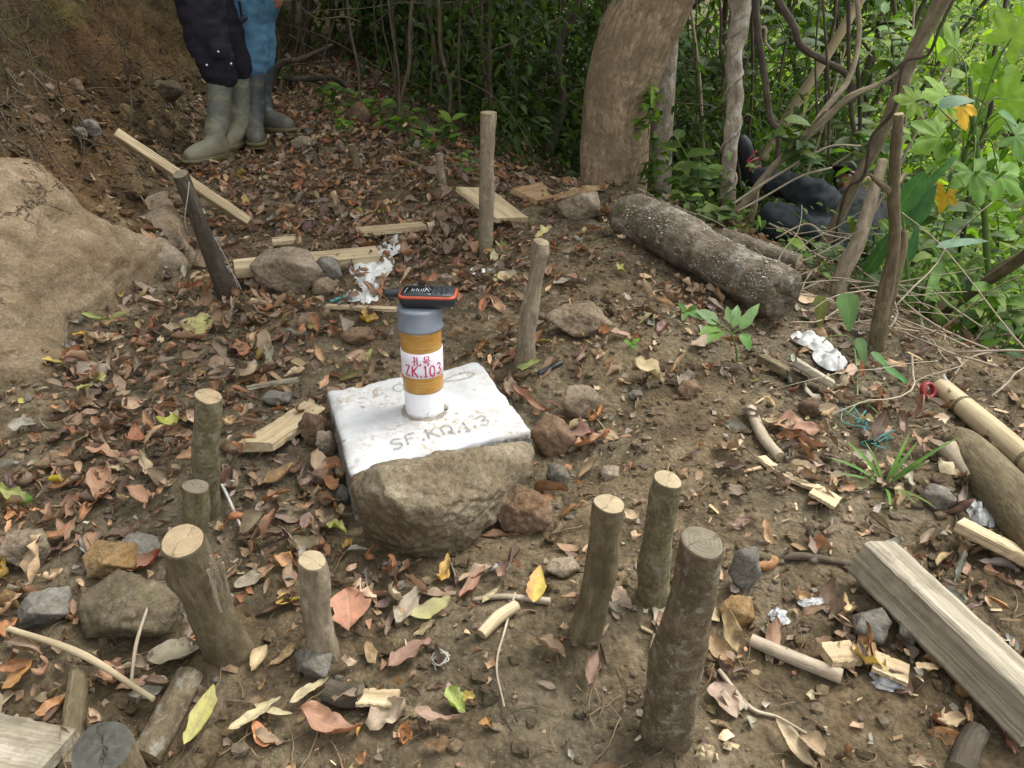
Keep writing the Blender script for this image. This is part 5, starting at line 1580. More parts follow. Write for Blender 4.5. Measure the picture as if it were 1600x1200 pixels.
mb = MB(); tube(mb, [at_y(375, 34, yl - .15), at_y(385, 26, yl - .15)], [.014, .012], 8, 6); part(mb, 'strap_buckle', M['gps'], p2_)
LAND.append(('the far boots', hl.x, hl.y))

# person sprawled on the slope behind the log
J = {}
J['pelvis'] = at_y(1318, 372, 3.30); J['ground'] = J['pelvis'] - Z * .15; J['face'] = Vector((-.8, -.45, .35))
J['chest'] = at_y(1334, 338, 3.58); J['neck'] = at_y(1337, 314, 3.70); J['head'] = at_y(1336, 300, 3.74)
J['hipL'] = at_y(1310, 380, 3.20); J['kneeL'] = at_y(1212, 346, 3.08); J['ankleL'] = at_y(1198, 404, 3.22); J['cuffL'] = at_y(1196, 400, 3.22)
J['hipR'] = at_y(1306, 352, 3.38); J['kneeR'] = at_y(1266, 302, 3.16); J['ankleR'] = at_y(1186, 276, 3.42); J['cuffR'] = at_y(1190, 278, 3.40)
J['shoulderL'] = at_y(1318, 352, 3.42); J['elbowL'] = at_y(1300, 395, 3.30); J['wristL'] = at_y(1280, 392, 3.12); J['hdirL'] = Vector((-1, -.2, -.3)); J['hnrmL'] = Vector((0, 0, -1))
J['shoulderR'] = at_y(1352, 322, 3.62); J['elbowR'] = at_y(1348, 352, 3.42); J['wristR'] = at_y(1318, 322, 3.30); J['hdirR'] = Vector((-.9, -.3, .35)); J['hnrmR'] = Vector((0, -.3, -1))
p3_, tr3 = person('person in dark slate work clothes reclining on the wooded slope beyond the log', J, M['dark_cloth'], M['slate_cloth'], None, M['dark_cloth'], legr=(.084, .066, .056, .050), legwr=.010)
for k, (an, kd, td) in enumerate(((J['ankleR'], (J['ankleR'] - J['kneeR']).normalized(), Vector((-.35, -.25, .75))), (J['ankleL'], Vector((-.1, .1, -1)), Vector((-.9, -.3, -.1))))):
    mb = MB(); hl_ = an + kd * .05
    td = td.normalized()
    tube(mb, [hl_ - td * .05, hl_, hl_ + td * .08, hl_ + td * .15, hl_ + td * .19], [.030, .040, .036, .034, .018], 14, 20)
    sh = part(mb, 'shoe', M['gps'], p3_)
    mb = MB(); s_ = td.cross(kd).normalized(); tube(mb, [hl_ + td * (.03 + .02 * j) + s_ * .03 * (1 if j % 2 else -1) - kd * .035 for j in range(5)], .004, 6, 30)
    tube(mb, [hl_ + td * .01 + s_ * .03 * math.cos(a) - kd * .0 + kd.cross(s_) * 0 + s_ * 0 - kd * .03 * math.sin(a) for a in np.linspace(0, 3.1, 8)], .008, 6, 20)
    mb.build('shoe_trim', M['red_plastic'], sh, PW[sh.name])
# ------------------------------------------------------------------ foliage tools
def leaf_cloud(C, size, seed, cols, per=14, spread=.16, droop=.35, wid=.42, cjit=.25):
    """leaves gathered on twig ends: C are the twig ends"""
    r = np.random.default_rng(seed)
    n = len(C) * per
    base = np.repeat(C, per, 0) + r.normal(0, spread, (n, 3)) * np.array([1, 1, .7])
    ta = np.repeat(r.uniform(0, 2 * np.pi, len(C)), per) + r.normal(0, .9, n)
    el = -droop + r.normal(0, .4, n)
    d = np.stack([np.cos(ta) * np.cos(el), np.sin(ta) * np.cos(el), np.sin(el)], -1)
    side = np.cross(d, np.array([0, 0, 1.0])) + r.normal(0, .35, (n, 3)); side /= np.linalg.norm(side, axis=1)[:, None]
    nr = np.cross(side, d); nr /= np.linalg.norm(nr, axis=1)[:, None]
    L = size * r.uniform(.55, 1.25, n)[:, None]; W = L * wid * .5
    fold = L * .10
    # six corners: stalk, two low, two high, tip - a pointed oval folded along its rib
    v0 = base; v1 = base + d * L * .32 + side * W + nr * fold; v2 = base + d * L * .32 - side * W + nr * fold
    v3 = base + d * L * .70 + side * W * .8 + nr * fold * .7 - np.array([0, 0, 1]) * L * .06; v4 = base + d * L * .70 - side * W * .8 + nr * fold * .7 - np.array([0, 0, 1]) * L * .06
    v5 = base + d * L - np.array([0, 0, 1]) * L * .16
    V = np.stack([v0, v1, v2, v3, v4, v5], 1).reshape(-1, 3)
    k = np.arange(n)[:, None] * 6
    F = np.concatenate([k + np.array([0, 1, 2]), k + np.array([1, 3, 2]), k + np.array([2, 3, 4]), k + np.array([3, 5, 4])], 0)
    tc = np.tile(np.array([[0, 0, 0], [.32, 1, 0], [.32, -1, 0], [.7, .8, 0], [.7, -.8, 0], [1, 0, 0]], float), (n, 1))
    cols = np.asarray(cols); ci = np.repeat(r.integers(0, len(cols), len(C)), per)
    sw = r.random(n) < .3; ci = np.where(sw, r.integers(0, len(cols), n), ci)
    c = cols[ci] * (1 + r.normal(0, cjit, (n, 1)).clip(-.5, .6)); c = np.repeat(c, 6, 0).clip(0.005, .9)
    return V, F, tc, c

def put_cloud(name, C, size, seed, cols, parent=None, loc=None, mat=None, **k):
    V, F, tc, c = leaf_cloud(np.asarray(C), size, seed, cols, **k)
    loc = loc if loc is not None else (PW[parent.name] if parent is not None else tuple(V.mean(0)))
    return link(name, fast_mesh(name, V - np.array(loc), F, tc, c, mat or M['foliage']), parent, loc)

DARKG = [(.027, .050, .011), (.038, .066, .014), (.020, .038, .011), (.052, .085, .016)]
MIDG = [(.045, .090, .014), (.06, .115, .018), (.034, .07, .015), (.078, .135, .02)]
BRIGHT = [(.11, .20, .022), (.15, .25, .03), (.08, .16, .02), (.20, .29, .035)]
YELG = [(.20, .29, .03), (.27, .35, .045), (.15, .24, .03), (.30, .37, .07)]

def branch_path(p, d, L, r, wander=.25, n=6, grav=0.0):
    pts = [p]; d = d.normalized()
    for k in range(n):
        d = (d + Vector((r.gauss(0, wander), r.gauss(0, wander), r.gauss(0, wander) + grav))).normalized()
        p = p + d * (L / n); pts.append(p)
    return pts

def bush_tree(label, u, y, h, crown_r, seed, cols, lsize, nstem=3, ncl=220, per=14, zlow=.1, spread=.13, name='understory_tree', cat='tree', group='understory trees behind the path', lean=(0, 0), stem_r=.022, bark='vine_brown', hang=6):
    r = random.Random(seed)
    x = (u - 800) / FPX * y * .97
    z = float(H(x, y)); base = Vector((x, y, z))
    o = thing(name, label, cat, base, group)
    ends = []; mb = MB()
    for k in range(nstem):
        a = r.uniform(0, 6.28)
        pts = branch_path(base + Vector((.12 * math.cos(a), .12 * math.sin(a), -.05)), Vector((lean[0] + .25 * math.cos(a), lean[1] + .2 * math.sin(a), 1)), h * r.uniform(.8, 1.05), r, .12, 8)
        tube(mb, pts, [stem_r * r.uniform(.8, 1.2), stem_r * .7, stem_r * .3], 7, 26, .1, 20, seed + k)
        for j in range(7):
            q = pts[r.randint(1, 8)]; a = r.uniform(0, 6.28)
            bp = branch_path(q, Vector((math.cos(a), math.sin(a), r.uniform(-.2, .7))), crown_r * r.uniform(.6, 1.3), r, .3, 6, -.03)
            tube(mb, bp, [stem_r * .4, stem_r * .12], 5, 14, 0, 20, 0)
            ends += bp[2:]
            for m in range(3):
                q2 = bp[r.randint(1, 5)]; a = r.uniform(0, 6.28)
                b2 = branch_path(q2, Vector((math.cos(a), math.sin(a), r.uniform(-.6, .6))), crown_r * .5, r, .4, 4)
                tube(mb, b2, [stem_r * .16, stem_r * .06], 4, 8, 0, 20, 0); ends += b2[1:]
    part(mb, 'stems', M[bark], o)
    C = []
    for k in range(ncl):
        if r.random() < .6: q = r.choice(ends)
        else:
            a = r.uniform(0, 6.28); rr = crown_r * math.sqrt(r.random()); q = base + Vector((rr * math.cos(a) + lean[0] * h * .5, rr * math.sin(a), zlow + (h - zlow) * r.random()))
        if q.z < z + zlow: continue
        C.append(tuple(q + Vector((r.gauss(0, .08), r.gauss(0, .08), r.gauss(0, .08)))))
    put_cloud('foliage', C, lsize, seed, cols, o, per=per, spread=spread)
    return o

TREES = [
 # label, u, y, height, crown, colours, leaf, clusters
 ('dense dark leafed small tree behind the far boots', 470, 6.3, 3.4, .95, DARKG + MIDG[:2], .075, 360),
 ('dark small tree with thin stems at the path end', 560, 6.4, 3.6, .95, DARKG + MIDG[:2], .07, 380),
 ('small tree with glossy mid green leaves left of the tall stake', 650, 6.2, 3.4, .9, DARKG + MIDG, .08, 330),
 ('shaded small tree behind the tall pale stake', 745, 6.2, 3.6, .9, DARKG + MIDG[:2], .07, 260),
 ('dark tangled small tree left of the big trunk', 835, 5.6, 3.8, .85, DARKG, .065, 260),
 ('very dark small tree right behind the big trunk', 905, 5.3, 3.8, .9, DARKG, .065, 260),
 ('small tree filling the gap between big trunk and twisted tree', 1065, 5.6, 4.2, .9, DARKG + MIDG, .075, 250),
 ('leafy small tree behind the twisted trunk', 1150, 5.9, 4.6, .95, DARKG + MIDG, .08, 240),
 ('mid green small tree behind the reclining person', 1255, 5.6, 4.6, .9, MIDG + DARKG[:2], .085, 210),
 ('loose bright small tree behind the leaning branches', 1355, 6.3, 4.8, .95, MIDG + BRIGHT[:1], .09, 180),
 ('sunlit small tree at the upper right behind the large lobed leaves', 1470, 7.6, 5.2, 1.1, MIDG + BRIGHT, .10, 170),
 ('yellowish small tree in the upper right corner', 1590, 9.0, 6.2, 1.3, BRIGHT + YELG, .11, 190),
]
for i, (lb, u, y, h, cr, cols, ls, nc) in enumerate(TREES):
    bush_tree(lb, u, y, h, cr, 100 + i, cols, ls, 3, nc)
# taller canopy trees further back: their crowns shade the thicket
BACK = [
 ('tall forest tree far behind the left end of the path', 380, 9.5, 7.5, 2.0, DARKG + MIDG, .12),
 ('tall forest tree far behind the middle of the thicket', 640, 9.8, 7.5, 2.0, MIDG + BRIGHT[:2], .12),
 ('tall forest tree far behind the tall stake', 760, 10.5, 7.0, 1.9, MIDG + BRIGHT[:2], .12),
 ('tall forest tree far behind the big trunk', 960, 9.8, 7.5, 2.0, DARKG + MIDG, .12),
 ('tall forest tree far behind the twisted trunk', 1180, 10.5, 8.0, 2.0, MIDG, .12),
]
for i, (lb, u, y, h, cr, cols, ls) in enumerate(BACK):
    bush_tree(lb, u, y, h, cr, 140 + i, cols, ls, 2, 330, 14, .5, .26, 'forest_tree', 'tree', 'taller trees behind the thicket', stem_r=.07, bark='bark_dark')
bush_tree('unseen tree added for shade, overhanging the cut bank from the top left', 40, 5.6, 4.6, 1.6, 160, DARKG, .11, 3, 330, 14, 1.3, .2, 'forest_tree', 'tree', None, stem_r=.05, bark='bark_dark')  # out of view, added so that its crown darkens the bank top

# low undergrowth: nobody could count it
r = np.random.default_rng(9)
def scatter(n, xr, yr, cond, hmax, seed):
    r = np.random.default_rng(seed)
    X = r.uniform(*xr, n); Y = r.uniform(*yr, n); k = cond(X, Y); X, Y = X[k], Y[k]
    return np.stack([X, Y, H(X, Y, False) + r.uniform(.0, 1, len(X)) ** 1.6 * hmax], -1)
edge_d = lambda X, Y: X - np.interp(Y, ED_Y, ED_X)
def clear(C):
    C = np.asarray(C); U_, W_ = to_px(C)
    bad = ((C[:, 0] - .42) ** 2 + (C[:, 1] - 3.6) ** 2 < .14) | ((U_ > 1165) & (U_ < 1335) & (W_ > 255) & (W_ < 395) & (C[:, 1] < 3.7) & (np.random.default_rng(2).random(len(C)) < .82))
    return C[~bad]
C = scatter(3300, (-1.6, 3.6), (3.5, 7.5), lambda X, Y: (edge_d(X, Y) > .12) & (X < .5 * Y), .9, 1)
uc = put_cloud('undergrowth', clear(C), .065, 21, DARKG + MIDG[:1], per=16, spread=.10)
tag(uc, 'low dark undergrowth filling the thicket below the trees', 'undergrowth', kind='stuff')
C = scatter(1500, (1.1, 5.0), (1.6, 6.0), lambda X, Y: (edge_d(X, Y) > .45) & (X > .42 * Y), .55, 2)
C = C[(C[:, 2] < .75)]
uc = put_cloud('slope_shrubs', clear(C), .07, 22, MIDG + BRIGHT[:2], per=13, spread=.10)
tag(uc, 'mixed green shrubbery covering the slope at the right', 'undergrowth', kind='stuff')
C = scatter(150, (.5, 1.3), (2.4, 3.6), lambda X, Y: (edge_d(X, Y) > .14), .22, 3)
uc = put_cloud('creeper_leaves', clear(C), .045, 23, MIDG + BRIGHT[:1], per=12, spread=.06, mat=M['green'])
tag(uc, 'small leafed creeper sprawling beyond the fallen log', 'creeper', kind='stuff')
# wooded hillside across the valley
C = scatter(9000, (2.5, 48), (4.5, 62), lambda X, Y: (edge_d(X, Y) > 3.2) & (X > .25 * Y), 2.6, 4)
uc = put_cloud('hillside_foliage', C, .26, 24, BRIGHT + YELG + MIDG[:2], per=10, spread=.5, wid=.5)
tag(uc, 'sunlit yellow green foliage covering the far hillside', 'hillside wood', kind='stuff')
C = scatter(4200, (-14, 12), (9.5, 24), lambda X, Y: X < .4 * Y, 4.5, 5)
uc = put_cloud('forest_mass', C, .17, 25, MIDG + BRIGHT + DARKG[:1], per=10, spread=.4)
tag(uc, 'distant forest foliage seen through gaps in the thicket', 'forest', kind='stuff')
C = scatter(1200, (-9, -2.2), (1.5, 9), lambda X, Y: (np.interp(Y, BF_Y, BF_X) - X > 1.35), 1.2, 6)
uc = put_cloud('bank_top_plants', C, .09, 26, DARKG, per=10, spread=.14)
tag(uc, 'shaded plants growing on top of the cut bank', 'undergrowth', kind='stuff')

# ------------------------------------------------------------------ the big tree
def tree_trunk(label, pts, rads, mat, seed, seg=28, n=70, noise=.07, knots=None, lobes=.05, twist=1.2, name='tree', cat='tree', group=None, top=None, flutes=None):
    o = thing(name, label, cat, pts[0], group)
    mb = MB(); C, T, N_, B_, ring = tube(mb, pts, rads, seg, n, noise, 7, seed, knots=knots, lobes=lobes, twist=twist)
    if flutes: flutes(mb, C, N_, B_, seg, n)
    part(mb, 'trunk', mat, o)
    return o, C, ring
bt = [at_y(958, 330, 3.62), at_y(960, 280, 3.62), at_y(962, 210, 3.62), at_y(968, 140, 3.62), at_y(994, 60, 3.60), at_y(1026, -8, 3.58), at_y(1084, -160, 3.5), at_y(1110, -420, 3.4), at_y(1130, -900, 3.3)]
def flute(mb, C, N_, B_, seg, n):
    V = mb.v[0].reshape(n, seg, 3) if False else mb.v[0]
    for i in range(n):
        f = i / (n - 1)
        for j in range(seg):
            th = 2 * math.pi * j / seg; p = V[i * seg + j]; q = p - C[i]
            # a long seam on the left of the viewer's side, and root swelling low down
            ang = math.atan2(q[1], q[0])
            seam = math.exp(-((ang + 1.86 - f * .5) / .11) ** 2) * .20 * max(0, 1 - f * 5) + math.exp(-((ang + 1.2 + f) / .08) ** 2) * .05 - math.exp(-((ang + 2.15) / .22) ** 2) * .06 * max(0, 1 - f * 4)
            k = 1 - seam + .18 * math.exp(-f / .03) * (1 + .3 * math.cos(3 * th))
            V[i * seg + j] = C[i] + q * k
    mb.v[0] = V
BT, Cb, ringb = tree_trunk('big smooth barked tree with a bent trunk behind the brown boards', bt,
      [m_px(bt[0], 53), m_px(bt[0], 50), m_px(bt[0], 48), m_px(bt[0], 52), m_px(bt[0], 54), m_px(bt[0], 52), .15, .14, .12], M['bark_big'], 3, 84, 160, .06,
      [(.135, -2.4, .05, .014), (.12, -2.2, .035, -.012), (.20, -1.2, .02, -.008), (.09, -1.0, .05, .008)], .03, 1.0, flutes=flute)
r = random.Random(77); mb = MB(); C = []
for k in range(24):
    i = r.randint(105, 157); a = r.uniform(0, 6.28)
    bp = branch_path(Vector(Cb[i]), Vector((math.cos(a), math.sin(a), r.uniform(.1, .8))), r.uniform(1.0, 2.0), r, .22, 7)
    if min(q.z for q in bp) < 1.7: continue
    tube(mb, bp, [.05, .012], 8, 24, .05); C += [tuple(q + Vector((r.gauss(0, .25), r.gauss(0, .25), r.gauss(0, .2)))) for q in bp[3:] for _ in range(7)]
part(mb, 'branches', M['bark_big'], BT)
put_cloud('crown', [q for q in C if q[2] > 2.1], .12, 177, MIDG + DARKG, BT, per=14, spread=.2)
LAND.append(('the big tree', .42, 3.45)); AVOID.append((.42, 3.6, .25))
s_ = [at_y(1030, 300, 3.85), at_y(1034, 200, 3.85), at_y(1040, 100, 3.85), at_y(1052, -40, 3.85), at_y(1075, -300, 3.8)]
tree_trunk('grey slimmer trunk pressed behind the big tree on its right', s_, [.055, .05, .05, .045, .04], M['bark_twist'], 4, 18, 50)
# ivy on the big tree
r = random.Random(4)
iv = thing('climbing_vine', 'green leafed vine climbing the right flank of the big tree', 'vine', at_y(1024, 300, 3.4))
pts = [at_y(1026, 310, 3.42), at_y(1018, 270, 3.42), at_y(1022, 220, 3.44), at_y(1014, 170, 3.44), at_y(1020, 140, 3.45)]
mb = MB(); tube(mb, pts, .004, 5, 40); part(mb, 'stem', M['vine_brown'], iv)
S_ = spline(pts, 34); put_cloud('leaf_cluster', S_, .055, 5, BRIGHT[:3] + MIDG, iv, per=3, spread=.02, mat=M['green'], wid=.6)
# twisted tree
tw = [at_y(1140, 345, 3.35), at_y(1137, 290, 3.35), at_y(1142, 220, 3.36), at_y(1148, 150, 3.38), at_y(1146, 90, 3.4), at_y(1156, 20, 3.42), at_y(1152, -60, 3.45), at_y(1165, -300, 3.6), at_y(1150, -600, 3.7)]
o, Ct, rt_ = tree_trunk('slim pale tree with a spirally twisted trunk right of the big tree', tw, [.030, .028, .032, .034, .031, .037, .038, .036, .03], M['bark_twist'], 6, 18, 130, .12, None, .08, 26)
mb = MB(); P_ = []
for k in range(60):
    f = k / 59; i = int(f * 128); a = f * 40
    P_.append(Vector(Ct[i]) + Vector((math.cos(a), math.sin(a), 0)) * .034)
tube(mb, P_, .006, 7, 300, .3, 40); part(mb, 'twining_stem', M['bark_twist'], o)

# ------------------------------------------------------------------ saplings, poles, vines and dead branches, each by itself
def stem_thing(label, pts, w, mat, name='vine', cat='vine', seed=0, seg=9, noise=.06, knots=None, group=None, cut=None, extra=None, lobes=.04):
    """pts are (u, v, y); w in photograph pixels"""
    P = [at_y(u, v, y) for u, v, y in pts]
    wv = np.interp(np.linspace(0, 1, len(P)), np.linspace(0, 1, max(2, np.size(w))), np.resize(w, max(2, np.size(w))))
    W = [m_px(P[i], wv[i] / 2) for i in range(len(P))]
    o = thing(name, label, cat, P[0], group)
    mb = MB(); C, T, N_, B_, rg = tube(mb, P, W, seg, max(24, len(P) * 10), noise, 30, seed, knots=knots, lobes=lobes, twist=4)
    for e in (extra or []):
        Q = [at_y(u, v, y) for u, v, y in e[0]]; tube(mb, Q, [m_px(Q[0], e[1] / 2), m_px(Q[-1], e[2] / 2)], 8, max(10, len(Q) * 6), noise, 30, seed + 1)
    part(mb, 'stem', mat, o)
    if cut:
        mb = MB(); disc(mb, rg[-1], bulge=W[-1] * .2, normal=T[-1], rings=3, jit=W[-1] * .06); part(mb, 'cut_end', cut, o)
    return o
stem_thing('pruned reddish sapling with broken stubs standing right of the log', [(1366, 585, 2.02), (1372, 520, 2.0), (1385, 450, 2.0), (1398, 380, 1.98), (1396, 300, 1.96), (1400, 230, 1.95), (1404, 178, 1.94)], [26, 24, 22, 18, 20, 17, 15], M['bark_brown'], 'sapling', 'sapling', 1, 14, .1,
           [(.55, -1.5, .012, .005), (.7, .5, .012, .005)], cut=M['cut'], extra=[([(1392, 300, 1.96), (1372, 284, 1.93), (1358, 272, 1.90)], 13, 5), ([(1398, 292, 1.96), (1408, 278, 2.0), (1416, 270, 2.02)], 10, 5)])
stem_thing('forked brown stub beside the pruned sapling', [(1374, 560, 2.05), (1390, 470, 2.06), (1408, 400, 2.08), (1414, 360, 2.1)], [14, 15, 14, 10], M['bark_brown'], 'sapling', 'sapling', 2, 10)
stem_thing('leaning tan trunk with a cut knot left of the pruned sapling', [(1302, 520, 2.32), (1312, 440, 2.34), (1340, 380, 2.36), (1362, 310, 2.4), (1380, 250, 2.45)], [28, 24, 23, 21, 15], M['bark_tan'], 'small_tree', 'tree', 3, 14, .07, [(.45, -1.3, .02, .01), (.62, .8, .015, .006)])
stem_thing('long leaning tree wrapped by a thin vine at the right', [(1268, 420, 3.0), (1300, 360, 2.95), (1340, 280, 2.9), (1378, 210, 2.86), (1412, 120, 2.82), (1440, 60, 2.8), (1472, 0, 2.76), (1520, -90, 2.7), (1600, -260, 2.6)], [17, 18, 18, 19, 21, 23, 26, 26, 25], M['bark_tan'], 'leaning_tree', 'tree', 4, 14, .05)
stem_thing('dark vine twining up the long leaning tree', [(1300, 395, 2.9), (1322, 300, 2.85), (1350, 275, 2.82), (1362, 215, 2.8), (1398, 170, 2.76), (1412, 100, 2.76), (1450, 85, 2.74), (1470, 40, 2.72), (1500, -20, 2.7)], [5, 5, 5, 6, 6, 5, 5, 5, 5], M['vine_brown'], seed=5)
stem_thing('straight tan bamboo like pole leaning behind the reclining person', [(1190, 250, 3.9), (1240, 168, 3.9), (1290, 90, 3.9), (1350, -10, 3.9), (1410, -110, 3.9)], [15, 16, 16, 15, 14], M['bamboo'], 'pole', 'pole', 6, 10, .02)
stem_thing('thin tan pole leaning at the twisted tree foot', [(1168, 365, 3.5), (1178, 320, 3.5), (1184, 262, 3.5)], [11, 11, 9], M['bamboo'], 'pole', 'pole', 7, 9, .02)
stem_thing('grey fallen branch sloping from the log up to the right', [(1128, 350, 3.05), (1162, 318, 3.0), (1210, 260, 2.96), (1262, 212, 2.9), (1300, 176, 2.88), (1330, 150, 2.86), (1380, 128, 2.84), (1440, 90, 2.8)], [12, 11, 12, 12, 12, 11, 8, 5], M['bark_tan'], 'fallen_branch', 'branch', 8, 10, .08,
           extra=[([(1262, 212, 2.9), (1290, 170, 2.95), (1325, 125, 3.0), (1342, 60, 3.05), (1338, -20, 3.1)], 11, 8), ([(1240, 228, 2.9), (1270, 195, 2.85), (1292, 172, 2.8)], 8, 4)])
stem_thing('thin pale twig crossing below the fallen branch', [(1146, 318, 2.9), (1200, 282, 2.9), (1262, 246, 2.9), (1300, 228, 2.9), (1345, 228, 2.9)], [4, 4, 4, 3, 3], M['twig_pale'], 'twig', 'twig', 9, 6)
stem_thing('thin pale twig crossing the reclining persons legs', [(1152, 330, 2.85), (1190, 310, 2.85), (1250, 276, 2.85), (1300, 262, 2.85)], [3, 4, 3, 3], M['twig_pale'], 'twig', 'twig', 10, 6)
stem_thing('pale bent twig over the shrub leaves behind the cut limb', [(1212, 372, 2.6), (1260, 350, 2.6), (1290, 366, 2.55), (1332, 374, 2.5)], [3, 3, 3, 2], M['twig_pale'], 'twig', 'twig', 11, 6)
stem_thing('dark kinked vine hanging right of the twisted tree', [(1180, -80, 3.3), (1180, 0, 3.3), (1186, 60, 3.3), (1196, 130, 3.3), (1204, 185, 3.3), (1216, 205, 3.3), (1214, 246, 3.3)], [12, 12, 11, 11, 10, 9, 7], M['bark_dark'], seed=12)
stem_thing('thin curved vine hanging beside the dark kinked vine', [(1172, -40, 3.5), (1182, 36, 3.5), (1196, 44, 3.5), (1196, 66, 3.5), (1208, 80, 3.5)], [5, 5, 5, 4, 3], M['twig_pale'], seed=13)
stem_thing('thick curving liana sweeping down to the right', [(1190, -60, 3.2), (1216, 0, 3.2), (1240, 40, 3.2), (1252, 72, 3.2), (1290, 96, 3.2), (1322, 116, 3.2), (1334, 150, 3.2), (1326, 162, 3.2)], [12, 13, 12, 12, 11, 11, 11, 8], M['bark_dark'], seed=14)
for i, (u0, u1, w, lb) in enumerate(((1282, 1296, 4, 'thin upright vine left of the paired vines at top right'), (1322, 1330, 7, 'brown upright stem, left of the paired vines at top right'), (1338, 1344, 6, 'brown upright stem, right of the paired vines at top right'), (1276, 1278, 3, 'thinnest dangling vine beside the liana'))):
    stem_thing(lb, [(u0, -90, 3.1 + .1 * i), (u0 + 4, 0, 3.1 + .1 * i), (u1 - 4, 90, 3.1 + .1 * i), (u1, 160 + 12 * i, 3.1 + .1 * i), (u1 - 2 + 8 * (i % 2), 210 + 40 * (i == 0), 3.1 + .1 * i)], w, M['bark_dark'], seed=20 + i)
stem_thing('thin dark sapling rising through the large lobed leaves', [(1500, 400, 2.9), (1512, 320, 2.9), (1528, 240, 2.9), (1548, 170, 2.9), (1552, 90, 2.9), (1572, 0, 2.9), (1580, -80, 2.9)], [8, 8, 7, 7, 6, 6, 6], M['bark_dark'], 'sapling', 'sapling', 30)
stem_thing('brown stick leaning in from the right edge', [(1472, 492, 2.5), (1530, 448, 2.4), (1580, 415, 2.3), (1640, 372, 2.2)], [12, 16, 18, 20], M['bark_brown'], 'dead_branch', 'branch', 31, extra=[([(1530, 448, 2.4), (1560, 418, 2.4), (1610, 392, 2.35)], 10, 12)])
stem_thing('thin arching twig over debris at the right', [(1440, 570, 2.1), (1480, 545, 2.15), (1530, 530, 2.2), (1580, 522, 2.2)], [8, 7, 5, 4], M['twig'], 'twig', 'twig', 32)
stem_thing('long thin twig running down beside the bamboo pole', [(1446, 572, 1.9), (1500, 610, 1.85), (1560, 632, 1.8), (1640, 660, 1.7)], [4, 4, 4, 3], M['twig'], 'twig', 'twig', 33)
for i, (u0, v0, u1, v1, y_, w_, lb) in enumerate(((1350, 360, 1500, 60, 3.2, 5, 'thin straight pale stem leaning right above the leaning tan trunk'), (1240, 330, 1330, 40, 3.5, 4, 'thin straight pale stem behind the grey fallen branch'), (1400, 300, 1430, -20, 3.6, 4, 'thin upright pale stem right of the leaning tree'),
        (1300, 260, 1480, 130, 3.4, 3, 'fine pale stem crossing the leaning tree low down'), (1100, 250, 1075, -20, 4.0, 5, 'slim pale stem between the big and twisted trees'), (1230, 200, 1420, 20, 3.7, 3, 'fine pale stem slanting across the paired vines'))):
    stem_thing(lb, [(u0, v0, y_), ((u0 + u1) / 2 + 5, (v0 + v1) / 2, y_), (u1, v1, y_)], [w_, w_ * .8], M['twig_pale'], 'sapling', 'sapling', 60 + i, 7)
stem_thing('arched bare branch at the far end of the path', [(430, 122, 5.0), (470, 124, 5.0), (520, 122, 5.0), (548, 140, 5.0), (562, 160, 5.0)], [7, 9, 9, 8, 7], M['bark_dark'], 'branch', 'branch', 34)
stem_thing('curved grey root beside the far boots', [(425, 142, 4.9), (432, 108, 4.9), (446, 96, 4.9), (470, 92, 4.9), (520, 70, 5.1)], [12, 12, 10, 8, 6], M['bark_dark'], 'root', 'root', 35)
stem_thing('dark slanting trunk in the thicket left of the big tree', [(846, 280, 4.3), (862, 220, 4.3), (880, 160, 4.35), (872, 80, 4.4), (900, 10, 4.4), (890, -80, 4.4)], [16, 15, 14, 12, 11, 10], M['bark_dark'], 'small_tree', 'tree', 36)
stem_thing('pale mottled slim trunk deep in the thicket', [(648, 200, 5.6), (650, 120, 5.6), (646, 40, 5.6), (652, -60, 5.6)], [15, 14, 14, 13], M['bark_twist'], 'small_tree', 'tree', 37)
# many thin stems and twigs of the thicket
rr_ = random.Random(55)
wh = ['behind the far boots', 'at the end of the path', 'left of the tall stake', 'behind the tall stake', 'left of the big tree', 'beside the big tree', 'between the two trunks', 'behind the reclining person', 'near the leaning tree']
SPV = []
for k in range(54):
    u = rr_.uniform(440, 1130) if k < 42 else rr_.uniform(1080, 1460); y = rr_.uniform(4.0, 5.8) if u < 1100 else rr_.uniform(3.6, 5)
    bot = 150 + (u - 430) * .38 if u < 900 else 300
    pts = []; uu = u + rr_.uniform(-60, 60); drift = rr_.uniform(-70, 70)
    for j in range(7): pts.append((uu + drift * j / 6 + rr_.gauss(0, 4), bot - (bot + 120) * j / 6, y))
    SPV.append((uu + drift * .5, pts, rr_.choice([2, 3, 3, 4, 5, 7]), drift, rr_.choice(['vine_brown', 'bark_dark', 'twig'])))
SPV.sort(key=lambda q: q[0]); cnt = {}
ORD = ['first', 'second', 'third', 'fourth', 'fifth', 'sixth', 'seventh', 'eighth', 'ninth', 'tenth', 'eleventh', 'twelfth', 'thirteenth', 'fourteenth', 'fifteenth']
for k, (uc_, pts, wq, drift, mt) in enumerate(SPV):
    zone = wh[min(8, max(0, int((uc_ - 440) / 115)))]; cnt[zone] = cnt.get(zone, 0) + 1
    stem_thing('%s vine from the left in the thicket %s, %s' % (ORD[cnt[zone] - 1], zone, 'slanting' if abs(drift) > 30 else 'upright'), pts, [wq, wq * .9, wq * .7], M[mt], 'vine', 'vine', 200 + k, 6, .03, group='vines hanging in the thicket')
mb = MB()
for k in range(75):
    u = rr_.uniform(430, 1180); y = rr_.uniform(3.8, 5.6); v = rr_.uniform(-60, 130 + (u - 430) * .3)
    p = at_y(u, min(v, 285), y); a = rr_.uniform(0, 6.28); bend = rr_.choice([-.12, .12, .02])
    bp = branch_path(p, Vector((math.cos(a), rr_.uniform(-.3, .3), math.sin(a) * .8)), rr_.uniform(.3, 1.2), rr_, .22, 6, bend)
    tube(mb, bp, [rr_.uniform(.002, .006), .0012], 4, 14)
